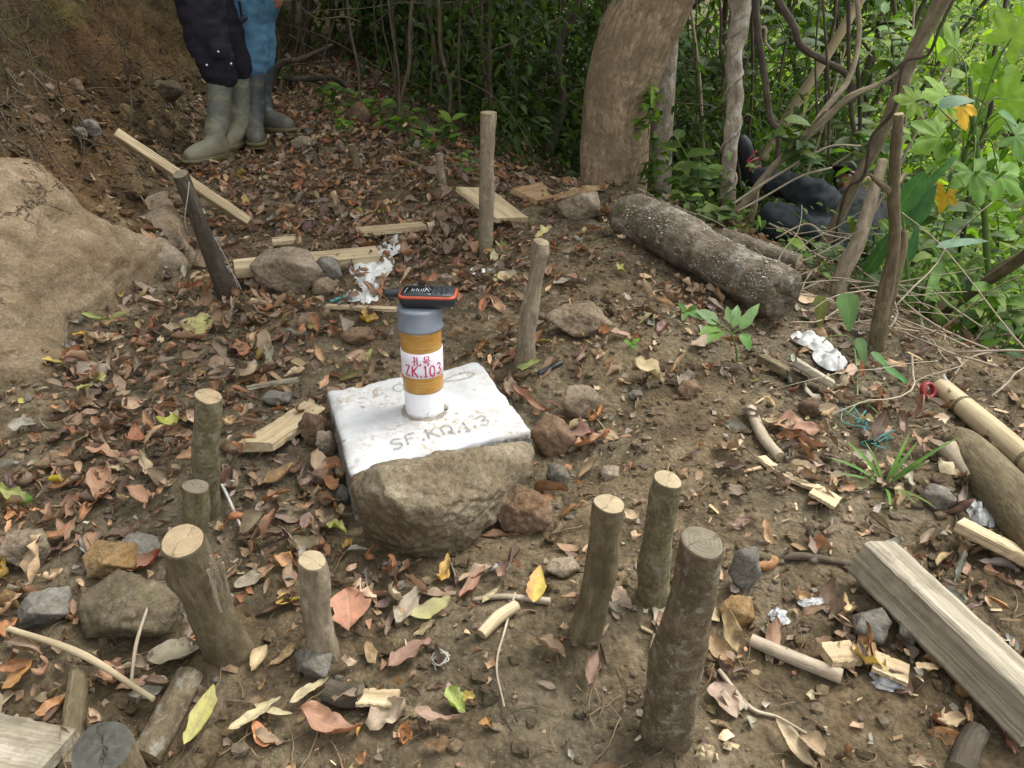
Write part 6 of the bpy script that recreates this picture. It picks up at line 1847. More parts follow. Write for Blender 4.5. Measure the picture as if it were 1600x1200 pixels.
tg = mb.build('twig_tangle', M['twig'], None, (0, 5, .5)); tag(tg, 'tangle of fine bare twigs in the thicket behind the path', 'twig tangle', kind='stuff')
mb = MB()
for k in range(150):
    u = rr_.uniform(1180, 1640); v = rr_.uniform(380, 640)
    if v > 470 + (u - 1200) * .5 or v < 360 + (u - 1200) * .1: continue
    p = gp(u, v) + Vector((0, 0, rr_.uniform(.02, .10))); a = rr_.uniform(0, 6.28)
    bp = branch_path(p, Vector((math.cos(a), math.sin(a), rr_.uniform(-.2, .4))), rr_.uniform(.15, .6), rr_, .16, 5)
    tube(mb, bp, [rr_.uniform(.0015, .004), .001], 4, 10)
tg = mb.build('twig_debris', M['twig_pale'], None, (1.3, 2, .2)); tag(tg, 'dead twigs heaped on the slope at the right', 'twig debris', kind='stuff')
# roots and twigs hanging on the cut bank
mb = MB()
for k in range(420):
    u = rr_.uniform(-60, 330); v = rr_.uniform(-40, 330)
    if v > 240 + u * .3: continue
    p = gp(u, v) + Vector((.01, -.02, .02)); a = rr_.uniform(-.6, .9)
    bp = branch_path(p, Vector((math.sin(a), -.35, -math.cos(a) * (1 if rr_.random() < .75 else -.6))), rr_.uniform(.06, .38), rr_, .28, 6, -.05)
    for q in bp: q.z = max(q.z, float(H(q.x, q.y)) + .003)
    tube(mb, bp, [rr_.uniform(.0012, .0035) * (2 if rr_.random() < .08 else 1), .0008], 4, 12)
tg = mb.build('bank_roots', M['twig'], None, (-1.8, 3, .8)); tag(tg, 'fine roots and dead twigs trailing from the cut bank', 'roots', kind='stuff')

# ------------------------------------------------------------------ near green plants built leaf by leaf
def blade(mb, p, d, up, L, W, col, bend=.5, cup=.15, n=9, prof=None, wave=0.0, m=4):
    """one leaf: p stalk end, d direction, up side that faces the light"""
    d = d.normalized(); s = d.cross(up).normalized(); nr = s.cross(d)
    V = []; tc = []; x = Vector(p); a = 0
    for i in range(n + 1):
        t = i / n
        w = W * (prof(t) if prof else (math.sin(math.pi * min(1, t ** .75)) ** .8 if 0 < t < 1 else 0)) * .5
        w = max(w, W * .012)
        dd = d * math.cos(a) - nr * math.sin(a); nn = nr * math.cos(a) + d * math.sin(a)
        for j in range(-m // 2, m // 2 + 1):
            q = j / (m / 2)
            z = abs(q) * cup * w + wave * W * math.sin(t * 22 + q * 2) * abs(q)
            V.append(tuple(x + s * (w * q) + nn * z)); tc.append((t, q, 0))
        x = x + dd * (L / n); a += bend / n
    k = m + 1
    F = [(i * k + j, i * k + j + 1, (i + 1) * k + j + 1, (i + 1) * k + j) for i in range(n) for j in range(m)]
    mb.add(V, F, tc, col)
serr = lambda t: (math.sin(math.pi * min(1, t ** .7)) ** .85 * (1 + .10 * math.sin(t * 40))) if 0 < t < 1 else 0
heart = lambda t: (min(1, (t + .12) * 3.2) * (1 - t) ** .62 * 1.25) if t < 1 else 0
lance = lambda t: math.sin(math.pi * t ** .6) ** .7 if 0 < t < 1 else 0
lobed = lambda t: math.sin(math.pi * t ** .7) ** .6 * (.62 + .38 * abs(math.sin(t * 13))) if 0 < t < 1 else 0

def leafy(label, root_pt, leaves, name='plant', cat='plant', stem=None, col=(.09, .19, .045), prof=None, stemw=.0028, stemmat='green_stem', group=None, **k):
    """leaves: list of (stem place, tip place, width) given as points"""
    o = thing(name, label, cat, root_pt, group)
    mb = MB()
    for s in (stem or []): mb = MB(); tube(mb, s, [stemw, stemw * .6], 6, 16); part(mb, 'stem', M[stemmat], o)
    if False: pass
    for (a, b, w, *rest) in leaves:
        c = rest[0] if rest else col; bend = rest[1] if len(rest) > 1 else .5
        d = b - a; L = d.length * 1.04
        upv = Vector((0, -.45, 1)) if abs(d.normalized().z) < .8 else Vector((0, -1, .2))
        d = d.normalized(); s = d.cross(upv).normalized(); nr = s.cross(d); d0 = (d * math.cos(bend / 2) + nr * math.sin(bend / 2))
        c = tuple(x * random.uniform(.85, 1.15) for x in c)
        mb = MB(); blade(mb, a, d0, nr, L, w, c, bend, .18, prof=prof, **k); part(mb, 'leaf', M['green'], o)
    return o
M['green_stem'] = m_plain('green_stem', (.10, .16, .04), .5, .3, 40, .2)
def ap(u, v, y): return at_y(u, v, y)
# seedling with jagged pale leaves before the log end
b = gp(1152, 575); y = b.y
hub = ap(1128, 508, y - .02)
leafy('bright seedling with toothed pale leaves growing below the log end', b, [
  (ap(1122, 506, y), ap(1086, 486, y + .02), .040, (.17, .27, .12)), (ap(1124, 512, y), ap(1092, 524, y - .05), .034), (ap(1128, 516, y), ap(1104, 538, y - .08), .036),
  (ap(1146, 512, y), ap(1152, 478, y + .05), .028, (.14, .24, .09)), (ap(1156, 516, y), ap(1186, 476, y + .05), .030, (.14, .24, .09)), (ap(1160, 520, y), ap(1170, 548, y - .04), .030),
  (ap(1140, 506, y), ap(1136, 480, y + .06), .022), (ap(1110, 498, y), ap(1072, 490, y + .03), .030, (.15, .25, .11))],
  stem=[[b, ap(1150, 545, y), ap(1140, 518, y), ap(1112, 498, y)], [ap(1142, 522, y), ap(1158, 512, y)]], prof=serr)
b = gp(1074, 500); y = b.y
leafy('small green sprout left of the toothed seedling', b, [(ap(1074, 492, y), ap(1058, 474, y), .022), (ap(1074, 492, y), ap(1090, 478, y), .026), (ap(1072, 488, y), ap(1066, 502, y - .04), .02)], stem=[[b, ap(1074, 490, y)]])
b = gp(982, 548); y = b.y
leafy('tiny green sprout beside the half sunk pale stone', b, [(ap(985, 538, y), ap(974, 532, y), .014, (.14, .30, .05)), (ap(986, 538, y), ap(1000, 530, y), .014, (.14, .30, .05)), (ap(986, 538, y), ap(994, 546, y - .02), .012, (.12, .26, .05))], stem=[[b, ap(985, 538, y)]])
# heart shaped leaves by the leaning trunk
leafy('creeper with a large heart shaped leaf between the two saplings', gp(1340, 560), [
  (ap(1322, 458, 2.0), ap(1326, 516, 1.95), .060, (.085, .20, .06), .25), (ap(1282, 462, 2.1), ap(1280, 512, 2.05), .042, (.10, .12, .02), .2), (ap(1342, 528, 1.95), ap(1350, 572, 1.9), .032, (.09, .19, .07), .2),
  (ap(1362, 550, 1.9), ap(1392, 584, 1.85), .022, (.07, .20, .05)), (ap(1380, 572, 1.85), ap(1424, 608, 1.8), .022, (.07, .20, .05)), (ap(1378, 615, 1.8), ap(1388, 636, 1.78), .020, (.07, .15, .07), .2), (ap(1352, 628, 1.8), ap(1340, 642, 1.78), .024, (.16, .28, .05), .3)],
  name='creeper', cat='creeper', stem=[[gp(1340, 640), gp(1336, 590) + Z * .02, ap(1330, 530, 1.98), ap(1300, 525, 2.0), ap(1285, 535, 2.0)], [gp(1320, 655) + Z * .01, gp(1345, 640) + Z * .02, gp(1380, 660) + Z * .01]], prof=heart)
# two leaf sprig on a thin runner
leafy('small yellowish clover like sprig by the grey trunk', gp(1460, 690), [(ap(1466, 668, 1.62), ap(1456, 656, 1.62), .022, (.26, .20, .02)), (ap(1466, 668, 1.62), ap(1478, 660, 1.62), .020, (.26, .22, .02))], stem=[[gp(1400, 668), gp(1430, 668), ap(1466, 670, 1.62)]], prof=heart)
# long grass tuft
b = gp(1384, 762); y = b.y; gl = []
for (u, v, dy) in ((1290, 716, 0), (1300, 742, -.02), (1335, 700, .05), (1350, 690, .06), (1420, 678, .06), (1434, 690, .04), (1500, 684, .02), (1470, 702, 0), (1462, 796, -.10), (1430, 790, -.10), (1390, 800, -.1), (1405, 710, .03), (1452, 722, 0), (1320, 690, .06)):
    gl.append((ap(1382 + (u - 1382) * .12, 758 + (v - 758) * .12, y), ap(u, v, y + dy), .0075, (.12, .22, .05), .6))
leafy('tuft of long narrow grass blades on litter left of the grey trunk', b, gl, name='grass_tuft', cat='grass', prof=lance)
# long lance leaves (ginger like) by the saplings
y = 2.35
leafy('plant with long lance shaped leaves right of the pruned sapling', at_y(1430, 470, y), [
  (ap(1400, 330, y), ap(1444, 268, y), .075, (.05, .13, .035), .2), (ap(1412, 350, y), ap(1462, 290, y), .05, (.055, .14, .04), .2), (ap(1420, 320, y + .05), ap(1500, 240, y + .1), .03, (.08, .20, .05), .2),
  (ap(1424, 350, y), ap(1460, 292, y), .055, (.05, .14, .045), .2), (ap(1420, 410, y), ap(1434, 344, y), .03, (.06, .15, .05), .1), (ap(1350, 430, y), ap(1392, 360, y), .05, (.03, .07, .02), .3)],
  name='broad_leaf_plant', stem=[[at_y(1420, 480, y), ap(1416, 400, y), ap(1410, 330, y)]], prof=lance, stemw=.006)

# big lobed papaya like leaves
def palmate(mb, c, d, up, R, col, lobes=7, seed=0):
    r = random.Random(seed); d = d.normalized(); s = d.cross(up).normalized(); nr = s.cross(d)
    V = [tuple(c)]; tc = [(0, 0, 0)]; pts = []
    for k in range(lobes):
        a = (k - (lobes - 1) / 2) / (lobes - 1) * 4.4; L = R * (1 - .10 * abs(k - (lobes - 1) / 2)) * r.uniform(.9, 1.1)
        da = 4.4 / (lobes - 1) / 2
        pts += [(a - da * .98, L * .50), (a - da * .72, L * .72), (a - da * .50, L * .74), (a - da * .30, L * .90), (a, L), (a + da * .30, L * .88), (a + da * .48, L * .73), (a + da * .72, L * .74)]
    pts.append((2.2 + .36, R * .3))
    for (a, L) in pts:
        for f in (.5, 1.0):
            x, y_ = math.cos(a) * L * f, math.sin(a) * L * f
            V.append(tuple(c + d * x + s * y_ - nr * (.18 * (L * f) ** 2 / R) + nr * .03 * R * math.cos(a * 9) * f)); tc.append((L * f / R, math.sin(a * 8.5), 0))
    n = len(pts); F = []
    for i in range(n - 1):
        F.append((0, 1 + 2 * i, 3 + 2 * i)); F.append((1 + 2 * i, 2 + 2 * i, 4 + 2 * i, 3 + 2 * i))
    mb.add(V, F, tc, col)
pp = thing('papaya_plant', 'young plant with large lobed bright leaves, one yellow, at the right', 'plant', at_y(1530, 420, 2.6))
hub = at_y(1520, 190, 2.6)
mb = MB(); tube(mb, [at_y(1545, 470, 2.6), at_y(1538, 330, 2.6), at_y(1522, 200, 2.6), at_y(1516, 120, 2.6)], [.012, .010, .007], 8, 30)
LV = [(1475, 150, 46, (.13, .30, .05), (-.5, -.3, .1)), (1500, 165, 34, (.42, .34, .03), (.2, -.4, -.6)), (1570, 155, 56, (.14, .32, .05), (.5, -.2, .3)), (1470, 215, 50, (.11, .27, .04), (-.7, -.3, -.2)), (1520, 268, 52, (.07, .20, .04), (.1, -.5, -.5)),
      (1478, 302, 26, (.45, .36, .03), (-.2, -.4, -.8)), (1560, 272, 48, (.09, .25, .04), (.6, -.3, -.4)), (1492, 75, 40, (.12, .28, .05), (-.4, -.2, .6)), (1580, 60, 48, (.15, .32, .06), (.4, 0, .5)), (1586, 212, 40, (.06, .18, .04), (.7, -.2, -.2)), (1430, 158, 34, (.13, .28, .05), (-.8, -.2, .2)), (1535, 120, 32, (.08, .2, .05), (.1, -.3, .4))]
for i, (u, v, R, c, d) in enumerate(LV):
    cpt = at_y(u, v, 2.5 + .06 * (i % 4))
    tube(mb, [hub + Vector((0, 0, -.02 * i)), (hub + cpt) / 2 + Vector((0, 0, .03)), cpt], [.003, .002], 5, 12)
    m2 = MB(); palmate(m2, cpt, Vector(d), Vector((.15, -.75, .65)), m_px(cpt, R * 1.12), (c[0] * 1.35, c[1] * 1.0, c[2] * .7), 5, i)
    lf = part(m2, 'leaf', M['green'], pp)
    if c[0] > .4: lf['label'] = 'yellow leaf'
part(mb, 'stem', M['green_stem'], pp)
leafy('shiny drooping leaf pair at the upper right above the yellow leaf', at_y(1500, 170, 2.42), [(ap(1466, 168, 2.4), ap(1522, 160, 2.4), .055, (.14, .22, .16), .7), (ap(1560, 176, 2.45), ap(1590, 200, 2.45), .05, (.06, .16, .05), .4)], stem=[[ap(1500, 200, 2.5), ap(1466, 168, 2.4)], [ap(1540, 190, 2.5), ap(1560, 176, 2.45)]], prof=lance)
leafy('fern like silvery leaf at the right above the dead stick', at_y(1500, 400, 2.3), [(ap(1462, 386, 2.3), ap(1542, 378, 2.3), .035, (.17, .24, .17), .3), (ap(1470, 410, 2.3), ap(1445, 470, 2.2), .03, (.10, .24, .04), .4)], stem=[[ap(1500, 440, 2.4), ap(1462, 386, 2.3)], [ap(1490, 440, 2.35), ap(1470, 410, 2.3)]], prof=lance)
# broad leaves scattered over the right-hand shrubs, each plant by itself
rr_ = random.Random(12)
places = ['beyond the log end', 'over the reclining person', 'right of the leaning trunk', 'below the silvery leaf', 'above the bamboo pole', 'at the right edge', 'behind the sapling stub', 'above the dead stick', 'under the lobed leaves', 'in the corner shrubs', 'by the fallen branch', 'at the twisted tree foot']
spots = [(1270, 380, 2.7, 'beyond the log end', 1), (1255, 205, 2.9, 'over the reclining person', 2), (1100, 255, 3.1, 'left of the twisted tree', 2), (1080, 300, 3.2, 'between the trunks', 1), (1440, 420, 2.4, 'right of the leaning trunk', 0), (1520, 470, 2.4, 'below the silvery leaf', 0),
         (1580, 545, 2.2, 'above the bamboo pole', 1), (1590, 470, 2.3, 'at the right edge', 0), (1420, 500, 2.3, 'behind the sapling stub', 1), (1560, 330, 2.7, 'under the lobed leaves', 0), (1460, 350, 2.7, 'beside the lance leaves', 1), (1330, 420, 2.5, 'behind the leaning trunk', 2),
         (1560, 600, 2.0, 'beside the bamboo pole', 1), (1400, 60, 3.2, 'at the top of the leaning tree', 0), (1240, 40, 3.6, 'beside the curving liana', 2), (1080, 90, 4.2, 'right of the big tree top', 2), (1350, 200, 3.4, 'above the reclining person', 1), (1110, 325, 3.0, 'below the fallen branch', 2), (1500, 560, 2.1, 'behind the bamboo upper end', 1)]
for i, (u, v, y, where, kind) in enumerate(spots):
    base = at_y(u, v + 60, y); L = []; stems = []
    for s in range(3):
        tip = at_y(u + rr_.uniform(-50, 50), v + rr_.uniform(-40, 10), y + rr_.uniform(-.1, .1)); stems.append([base, (base + tip) / 2 + Vector((0, 0, .02)), tip])
        for k in range(7):
            q = base.lerp(tip, .25 + .75 * k / 6); a = rr_.uniform(0, 6.28); ln = m_px(q, rr_.uniform(24, 48))
            L.append((q, q + Vector((math.cos(a), math.sin(a) * .7 - .3, rr_.uniform(-.5, .3))).normalized() * ln, ln * rr_.uniform(.42, .6), random.choice((BRIGHT[:3], MIDG + BRIGHT[:2], MIDG)[kind]), rr_.uniform(.2, .9)))
    leafy('%s shrub with %s leaves %s' % (('bright', 'fresh green', 'green')[kind], ('broad', 'pointed', 'oval')[i % 3], where), base, L, name='shrub', cat='shrub', stem=stems, prof=(None, lance, serr)[i % 3], stemw=.003, group='leafy shrubs along the wooded drop', n=5, m=2)
# green sprigs at the far edge of the path
for i, (u, v, sc, n_, lb) in enumerate(((1262, 318, 20, 8, 'small plant in front of the reclining persons knees'), (1225, 345, 20, 8, 'small plant behind the cut limb by the reclining person'),(690, 215, 26, 9, 'green sprig standing over the short far stake'), (655, 235, 22, 9, 'green plant at the far path edge left of the short stake'), (610, 190, 26, 10, 'glossy plant right of the far brown boulder'), (540, 205, 20, 8, 'small plant with upright leaves left of the far boulder'),
                                        (735, 268, 18, 9, 'low yellow green sprig right of the short far stake'), (520, 160, 24, 9, 'low plant behind the far boulder'), (450, 120, 20, 8, 'small bright plant beside the far boots'), (575, 172, 24, 9, 'leafy plant above the far boulder'), (640, 200, 24, 9, 'plant under the thicket at the path edge'),
                                        (1030, 262, 18, 9, 'creeper sprig low on the big tree'), (1058, 290, 20, 10, 'leafy sprig right of the big tree foot'), (1100, 280, 20, 10, 'leafy sprig left of the twisted trunk'), (762, 385, 12, 6, 'tiny green leaves at the foot of the tall stake'), (1085, 330, 18, 8, 'small plant behind the fallen log'), (1270, 350, 20, 8, 'small plant hiding the reclining persons hip'))):
    b = gp(u, v + 18); y = b.y; L = []
    for k in range(n_ * 2):
        a = rr_.uniform(0, 6.28); q = b + Vector((rr_.uniform(-.06, .06), rr_.uniform(-.05, .05), rr_.uniform(.02, .14))); ln = m_px(q, sc * rr_.uniform(.7, 1.25))
        L.append((q, q + Vector((math.cos(a), math.sin(a) - .2, rr_.uniform(-.2, .5))).normalized() * ln, ln * .45, rr_.choice(MIDG + BRIGHT[:2]), rr_.uniform(.3, 1.0)))
    leafy(lb, b, L, name='sprig', cat='plant', stem=[[b, b + Vector((.01, 0, .10))], [b, b + Vector((-.04, 0, .08))], [b, b + Vector((.05, 0, .07))]], group=None, n=5, m=2)
# ------------------------------------------------------------------ fallen leaves
PAL = [('rust brown', (.23, .105, .045)), ('russet', (.30, .140, .060)), ('tan', (.35, .235, .13)), ('pale buff', (.44, .33, .205)), ('dark brown', (.095, .055, .032)),
       ('mauve brown', (.17, .112, .082)), ('greyish', (.26, .235, .195)), ('dusky purple', (.105, .062, .055)), ('mid brown', (.20, .125, .070)), ('golden', (.46, .27, .035)), ('olive yellow', (.26, .25, .055))]
PW_ = np.array([.15, .13, .17, .12, .09, .09, .06, .05, .12, .01, .01]); PW_ = PW_ / PW_.sum()
def leaf_mesh(P, nrm, yaw, L, W, k1, cup, wave, tilt, roll, r, ns=7, nt=4, ragged=0.0):
    """one dry leaf: outline, curl along and across, wavy rim"""
    s = np.linspace(0, 1, ns + 1); t = np.linspace(-1, 1, nt + 1)
    S, T = np.meshgrid(s, t, indexing='ij')
    pk = r.uniform(.65, .95)
    wprof = np.sin(np.pi * S ** pk).clip(0) ** .75; wprof = wprof * (1 - .15 * S) + .02
    if ragged: wprof = wprof * (1 + ragged * vnoise(S * 9, T * 3 + 7, r.random() * 90))
    phi = k1 * (s - .5) + .25 * k1 * np.sin(s * 3 + r.random() * 6)
    dx = np.cos(phi); dz = np.sin(phi)
    cx = np.concatenate([[0], np.cumsum((dx[1:] + dx[:-1]) / 2)]) * L / ns; cz = np.concatenate([[0], np.cumsum((dz[1:] + dz[:-1]) / 2)]) * L / ns
    cx -= cx.mean(); cz -= cz.min() * .6
    w = W / 2 * wprof * T
    ca = cup * np.abs(T)
    yy = w * np.sinc(ca / np.pi) if abs(cup) > .01 else w
    up = np.abs(w) * np.sin(ca / 2) * np.sign(1) * 1.0
    up = up * (1 + .3 * np.sign(T) * r.uniform(-1, 1))
    up = up + wave * W * np.abs(T) * vnoise(S * 5 + r.random() * 50, T * 1.5, r.random() * 50)
    bend = .12 * L * (S - .5) ** 2 * r.uniform(-1, 1)
    X = cx[:, None] - np.sin(phi)[:, None] * up; Z_ = cz[:, None] + np.cos(phi)[:, None] * up; Y = yy + bend
    Z_ = Z_ - min(0, Z_.min()) 
    V = np.stack([X, Y, Z_], -1).reshape(-1, 3)
    c, si = math.cos(roll), math.sin(roll); Rr = np.array([[1, 0, 0], [0, c, -si], [0, si, c]])
    c, si = math.cos(tilt), math.sin(tilt); Rt = np.array([[c, 0, si], [0, 1, 0], [-si, 0, c]])
    c, si = math.cos(yaw), math.sin(yaw); Ry = np.array([[c, -si, 0], [si, c, 0], [0, 0, 1]])
    V = V @ (Rt @ Rr).T
    V[:, 2] -= np.percentile(V[:, 2], 8)
    V = V @ Ry.T
    n = np.asarray(nrm, float)
    V = np.stack([V[:, 0], V[:, 1], V[:, 2] - (n[0] * V[:, 0] + n[1] * V[:, 1]) / n[2]], -1)
    V = V + np.asarray(P, float)
    tc = np.stack([S.ravel(), T.ravel(), np.full(S.size, r.random())], -1)
    k = nt + 1; i = np.arange(ns)[:, None] * k + np.arange(nt)[None, :]
    F = np.stack([i, i + 1, i + k + 1, i + k], -1).reshape(-1, 4)
    return V, F, tc

def gnorm(x, y):
    e = .03
    n = np.array([-(float(H(x + e, y, False)) - float(H(x - e, y, False))) / (2 * e), -(float(H(x, y + e, False)) - float(H(x, y - e, False))) / (2 * e), 1.0])
    return n / np.linalg.norm(n)

DB = [(230, 660, 190, 110, 1.5), (130, 830, 150, 90, 1.1), (420, 320, 150, 90, 1.5), (560, 300, 150, 110, 1.0), (360, 510, 160, 50, 1.3), (560, 480, 120, 50, .7), (800, 440, 110, 70, .55), (860, 620, 70, 45, .9), (930, 700, 60, 50, .8),
      (1120, 450, 70, 40, .8), (1250, 690, 130, 70, .75), (1420, 690, 110, 70, .9), (1350, 1000, 170, 90, .55), (660, 930, 160, 90, .45), (600, 1110, 110, 60, .9), (100, 1060, 130, 110, 1.2), (450, 800, 90, 60, 1.2),
      (480, 170, 160, 60, 1.4), (1200, 800, 200, 60, .35), (700, 380, 120, 60, .6), (1060, 330, 140, 60, .3), (490, 880, 100, 60, .5), (1120, 1000, 80, 60, .5), (700, 260, 120, 50, .7), (1300, 610, 80, 50, .6), (1520, 900, 90, 70, .5), (330, 760, 140, 60, 1.0), (900, 540, 120, 60, .35), (1500, 1100, 90, 80, .5), (560, 640, 60, 60, .6)]
BARE = [(960, 440, 100, 50, .6), (1080, 640, 130, 60, .7), (1100, 780, 160, 70, .6), (760, 1010, 120, 90, .6), (1010, 560, 90, 40, .6), (860, 1120, 150, 60, .7), (620, 980, 70, 50, .3), (40, 640, 60, 60, .8), (920, 600, 70, 40, .4), (740, 870, 70, 30, .8)]
def dens(U, W):
    d = np.full(U.shape, .34)
    for (u, v, su, sv, w) in DB: d += w * np.exp(-((U - u) / su) ** 2 - ((W - v) / sv) ** 2)
    for (u, v, su, sv, w) in BARE: d *= 1 - w * np.exp(-((U - u) / su) ** 2 - ((W - v) / sv) ** 2)
    return d
rl = np.random.default_rng(31)
NC = 46000
X = rl.uniform(-2.3, 2.6, NC); Y = .45 + 5.6 * rl.random(NC) ** .95
dB = np.interp(Y, BF_Y, BF_X) - X; dE = X - np.interp(Y, ED_Y, ED_X)
okk = (dB < .12 + .3 * rl.random(NC) ** 3) & (dE < .95)
P3 = np.stack([X, Y, H(X, Y)], -1); U, W = to_px(P3)
okk &= (U > -160) & (U < 2300) & (W < 1330) & (W > 60)
cl = .45 + .9 * sstep(-.3, .5, fbm(X * 4.5, Y * 4.5, 0, 2, 77))
okk &= rl.random(NC) < dens(U, W) * cl * .70 * np.where(dB > 0, .35, 1) * np.where(dE > .1, .8, 1)
slabq = [(p.x, p.y) for p in (cL, cB, cR, cF)]
ins, dd = poly_inside(X, Y, slabq); okk &= ~(ins | (dd < .012))
ins2, dd2 = poly_inside(X, Y, [(-.33, 1.34), (.05, 1.49), (.03, 1.36), (-.09, 1.22), (-.22, 1.20), (-.33, 1.26)]); okk &= ~ins2
for (ax_, ay_, ar_) in AVOID: okk &= (X - ax_) ** 2 + (Y - ay_) ** 2 > ar_ ** 2
X, Y, U, W = X[okk], Y[okk], U[okk], W[okk]; D = dens(U, W)
N = len(X)
print('leaves', N)
sizes = np.where(rl.random(N) < .55, rl.uniform(.018, .042, N), rl.uniform(.042, .078, N)) * np.where(rl.random(N) < .06, 1.25, 1)
# right-hand side of the path: smaller, paler, chips and shreds
sizes *= np.where((U > 900) & (W > 500), .92, 1.0)
depthv = Y * CP - (H(X, Y) - CAM_Z) * SP
pxs = sizes / depthv * FPX
inview = (U > 5) & (U < 1595) & (W > 20) & (W < 1195)
order = np.argsort(-(pxs * inview))
HERO_N = 262
hero_idx = set(order[:HERO_N].tolist())

class Rn:      # small adapter
    def __init__(s, g): s.g = g
    def uniform(s, a, b): return s.g.uniform(a, b)
    def random(s): return s.g.random()
rn = Rn(rl)
def curl_word(k1, cup):
    if abs(k1) > 1.5 or cup > 2.0: return 'tightly curled'
    if abs(k1) > .8 or cup > 1.3: return 'curled'
    if cup > .7: return 'cupped'
    return 'flat'
LANDN = [l for l in LAND if l[0] != 'a cut stake']
def where(x, y, rank=0):
    best = sorted(LANDN, key=lambda l: (l[1] - x) ** 2 + (l[2] - y) ** 2)[rank]
    dx, dy = x - best[1], y - best[2]; d = math.hypot(dx, dy)
    near = 'close ' if d < .12 else ''
    if abs(dx) > abs(dy) * 2: w = near + ('left of ' if dx < 0 else 'right of ')
    elif abs(dy) > abs(dx) * 2: w = near + ('before ' if dy < 0 else 'behind ')
    else: w = near + (('before left of ' if dx < 0 else 'before right of ') if dy < 0 else ('behind left of ' if dx < 0 else 'behind right of '))
    return w + best[0]

USED = set()
def leaf_params(i):
    k1 = rn.uniform(-.8, 1.4) if rn.random() < .5 else rn.uniform(1.0, 3.4); cup = rn.uniform(.2, 1.2) if rn.random() < .45 else rn.uniform(1.2, 2.9)
    L = sizes[i]; Wd = L * rn.uniform(.36, .62)
    ci = int(rl.choice(len(PAL), p=PW_))
    if D[i] > 1.0 and rl.random() < .35: ci = int(rl.choice([0, 1, 4, 5, 8]))
    if U[i] > 880 and rl.random() < .55: ci = int(rl.choice([2, 3, 3, 6, 8, 5]))
    return k1, cup, L, Wd, ci
for i in sorted(hero_idx):
    k1, cup, L, Wd, ci = leaf_params(i)
    pile = .028 * min(1.2, D[i]) * rn.random() ** 1.5
    Pp = (X[i], Y[i], float(H(X[i], Y[i])) + .002 + pile)
    tl = rl.normal(0, .16 + .22 * min(1, D[i])); ro = rl.normal(0, .2 + .25 * min(1, D[i]))
    V, F, tc = leaf_mesh(Pp, gnorm(X[i], Y[i]), rn.uniform(0, 6.28), L, Wd, k1, cup, rn.uniform(.15, .65), tl, ro, rn, 10, 6, .5 if rn.random() < .4 else .12)
    if rl.random() < .35: F = F[:, ::-1]
    c = np.array(PAL[ci][1]) * np.exp(rl.normal(0, .22)) * (1 + rl.normal(0, .06, 3)); c = c.clip(.01, .7)
    col = np.repeat(c[None], len(V), 0) * (1 + .28 * vnoise(tc[:, 0] * 4 + i, tc[:, 1] * 2, 0)[:, None])
    mb = MB(); mb.add(V, F, tc, col)
    o = mb.build('fallen_leaf', M['litter'], None, Pp)
    sz = 'large ' if L > .068 else ('small ' if L < .05 else '')
    for rank in range(7):
        lb = '%s%s %s leaf %s' % (sz, curl_word(k1, cup), PAL[ci][0], where(X[i], Y[i], rank))
        if lb not in USED and len(lb.split()) <= 16: break
    USED.add(lb); tag(o, lb, 'leaf', 'dry leaves fallen on the path')
# the rest: shapes drawn from a stock of curled leaves, torn ones among them
def stock(n, ns, nt, torn):
    out = []
    for k in range(n):
        k1 = rn.uniform(-.8, 1.4) if rn.random() < .5 else rn.uniform(1.0, 3.4); cup = rn.uniform(.2, 1.2) if rn.random() < .45 else rn.uniform(1.2, 2.9)
        V, F, tc = leaf_mesh((0, 0, 0), (0, 0, 1), 0.0, 1.0, rn.uniform(.36, .62) if not torn else rn.uniform(.4, 1.1), k1 * (.6 if torn else 1), cup, rn.uniform(.15, .7), rl.normal(0, .34), rl.normal(0, .38), rn, ns, nt, rn.uniform(.1, .5) if not torn else rn.uniform(.5, 1.1))
        if torn:   # a piece broken out of a leaf: pull corners about
            V = V + np.stack([.16 * vnoise(V[:, 0] * 4 + k, V[:, 1] * 4, 3.1), .16 * vnoise(V[:, 0] * 4, V[:, 1] * 4 + k, 7.7), 0 * V[:, 0]], -1)
        out.append((V, tc))
    return out, F
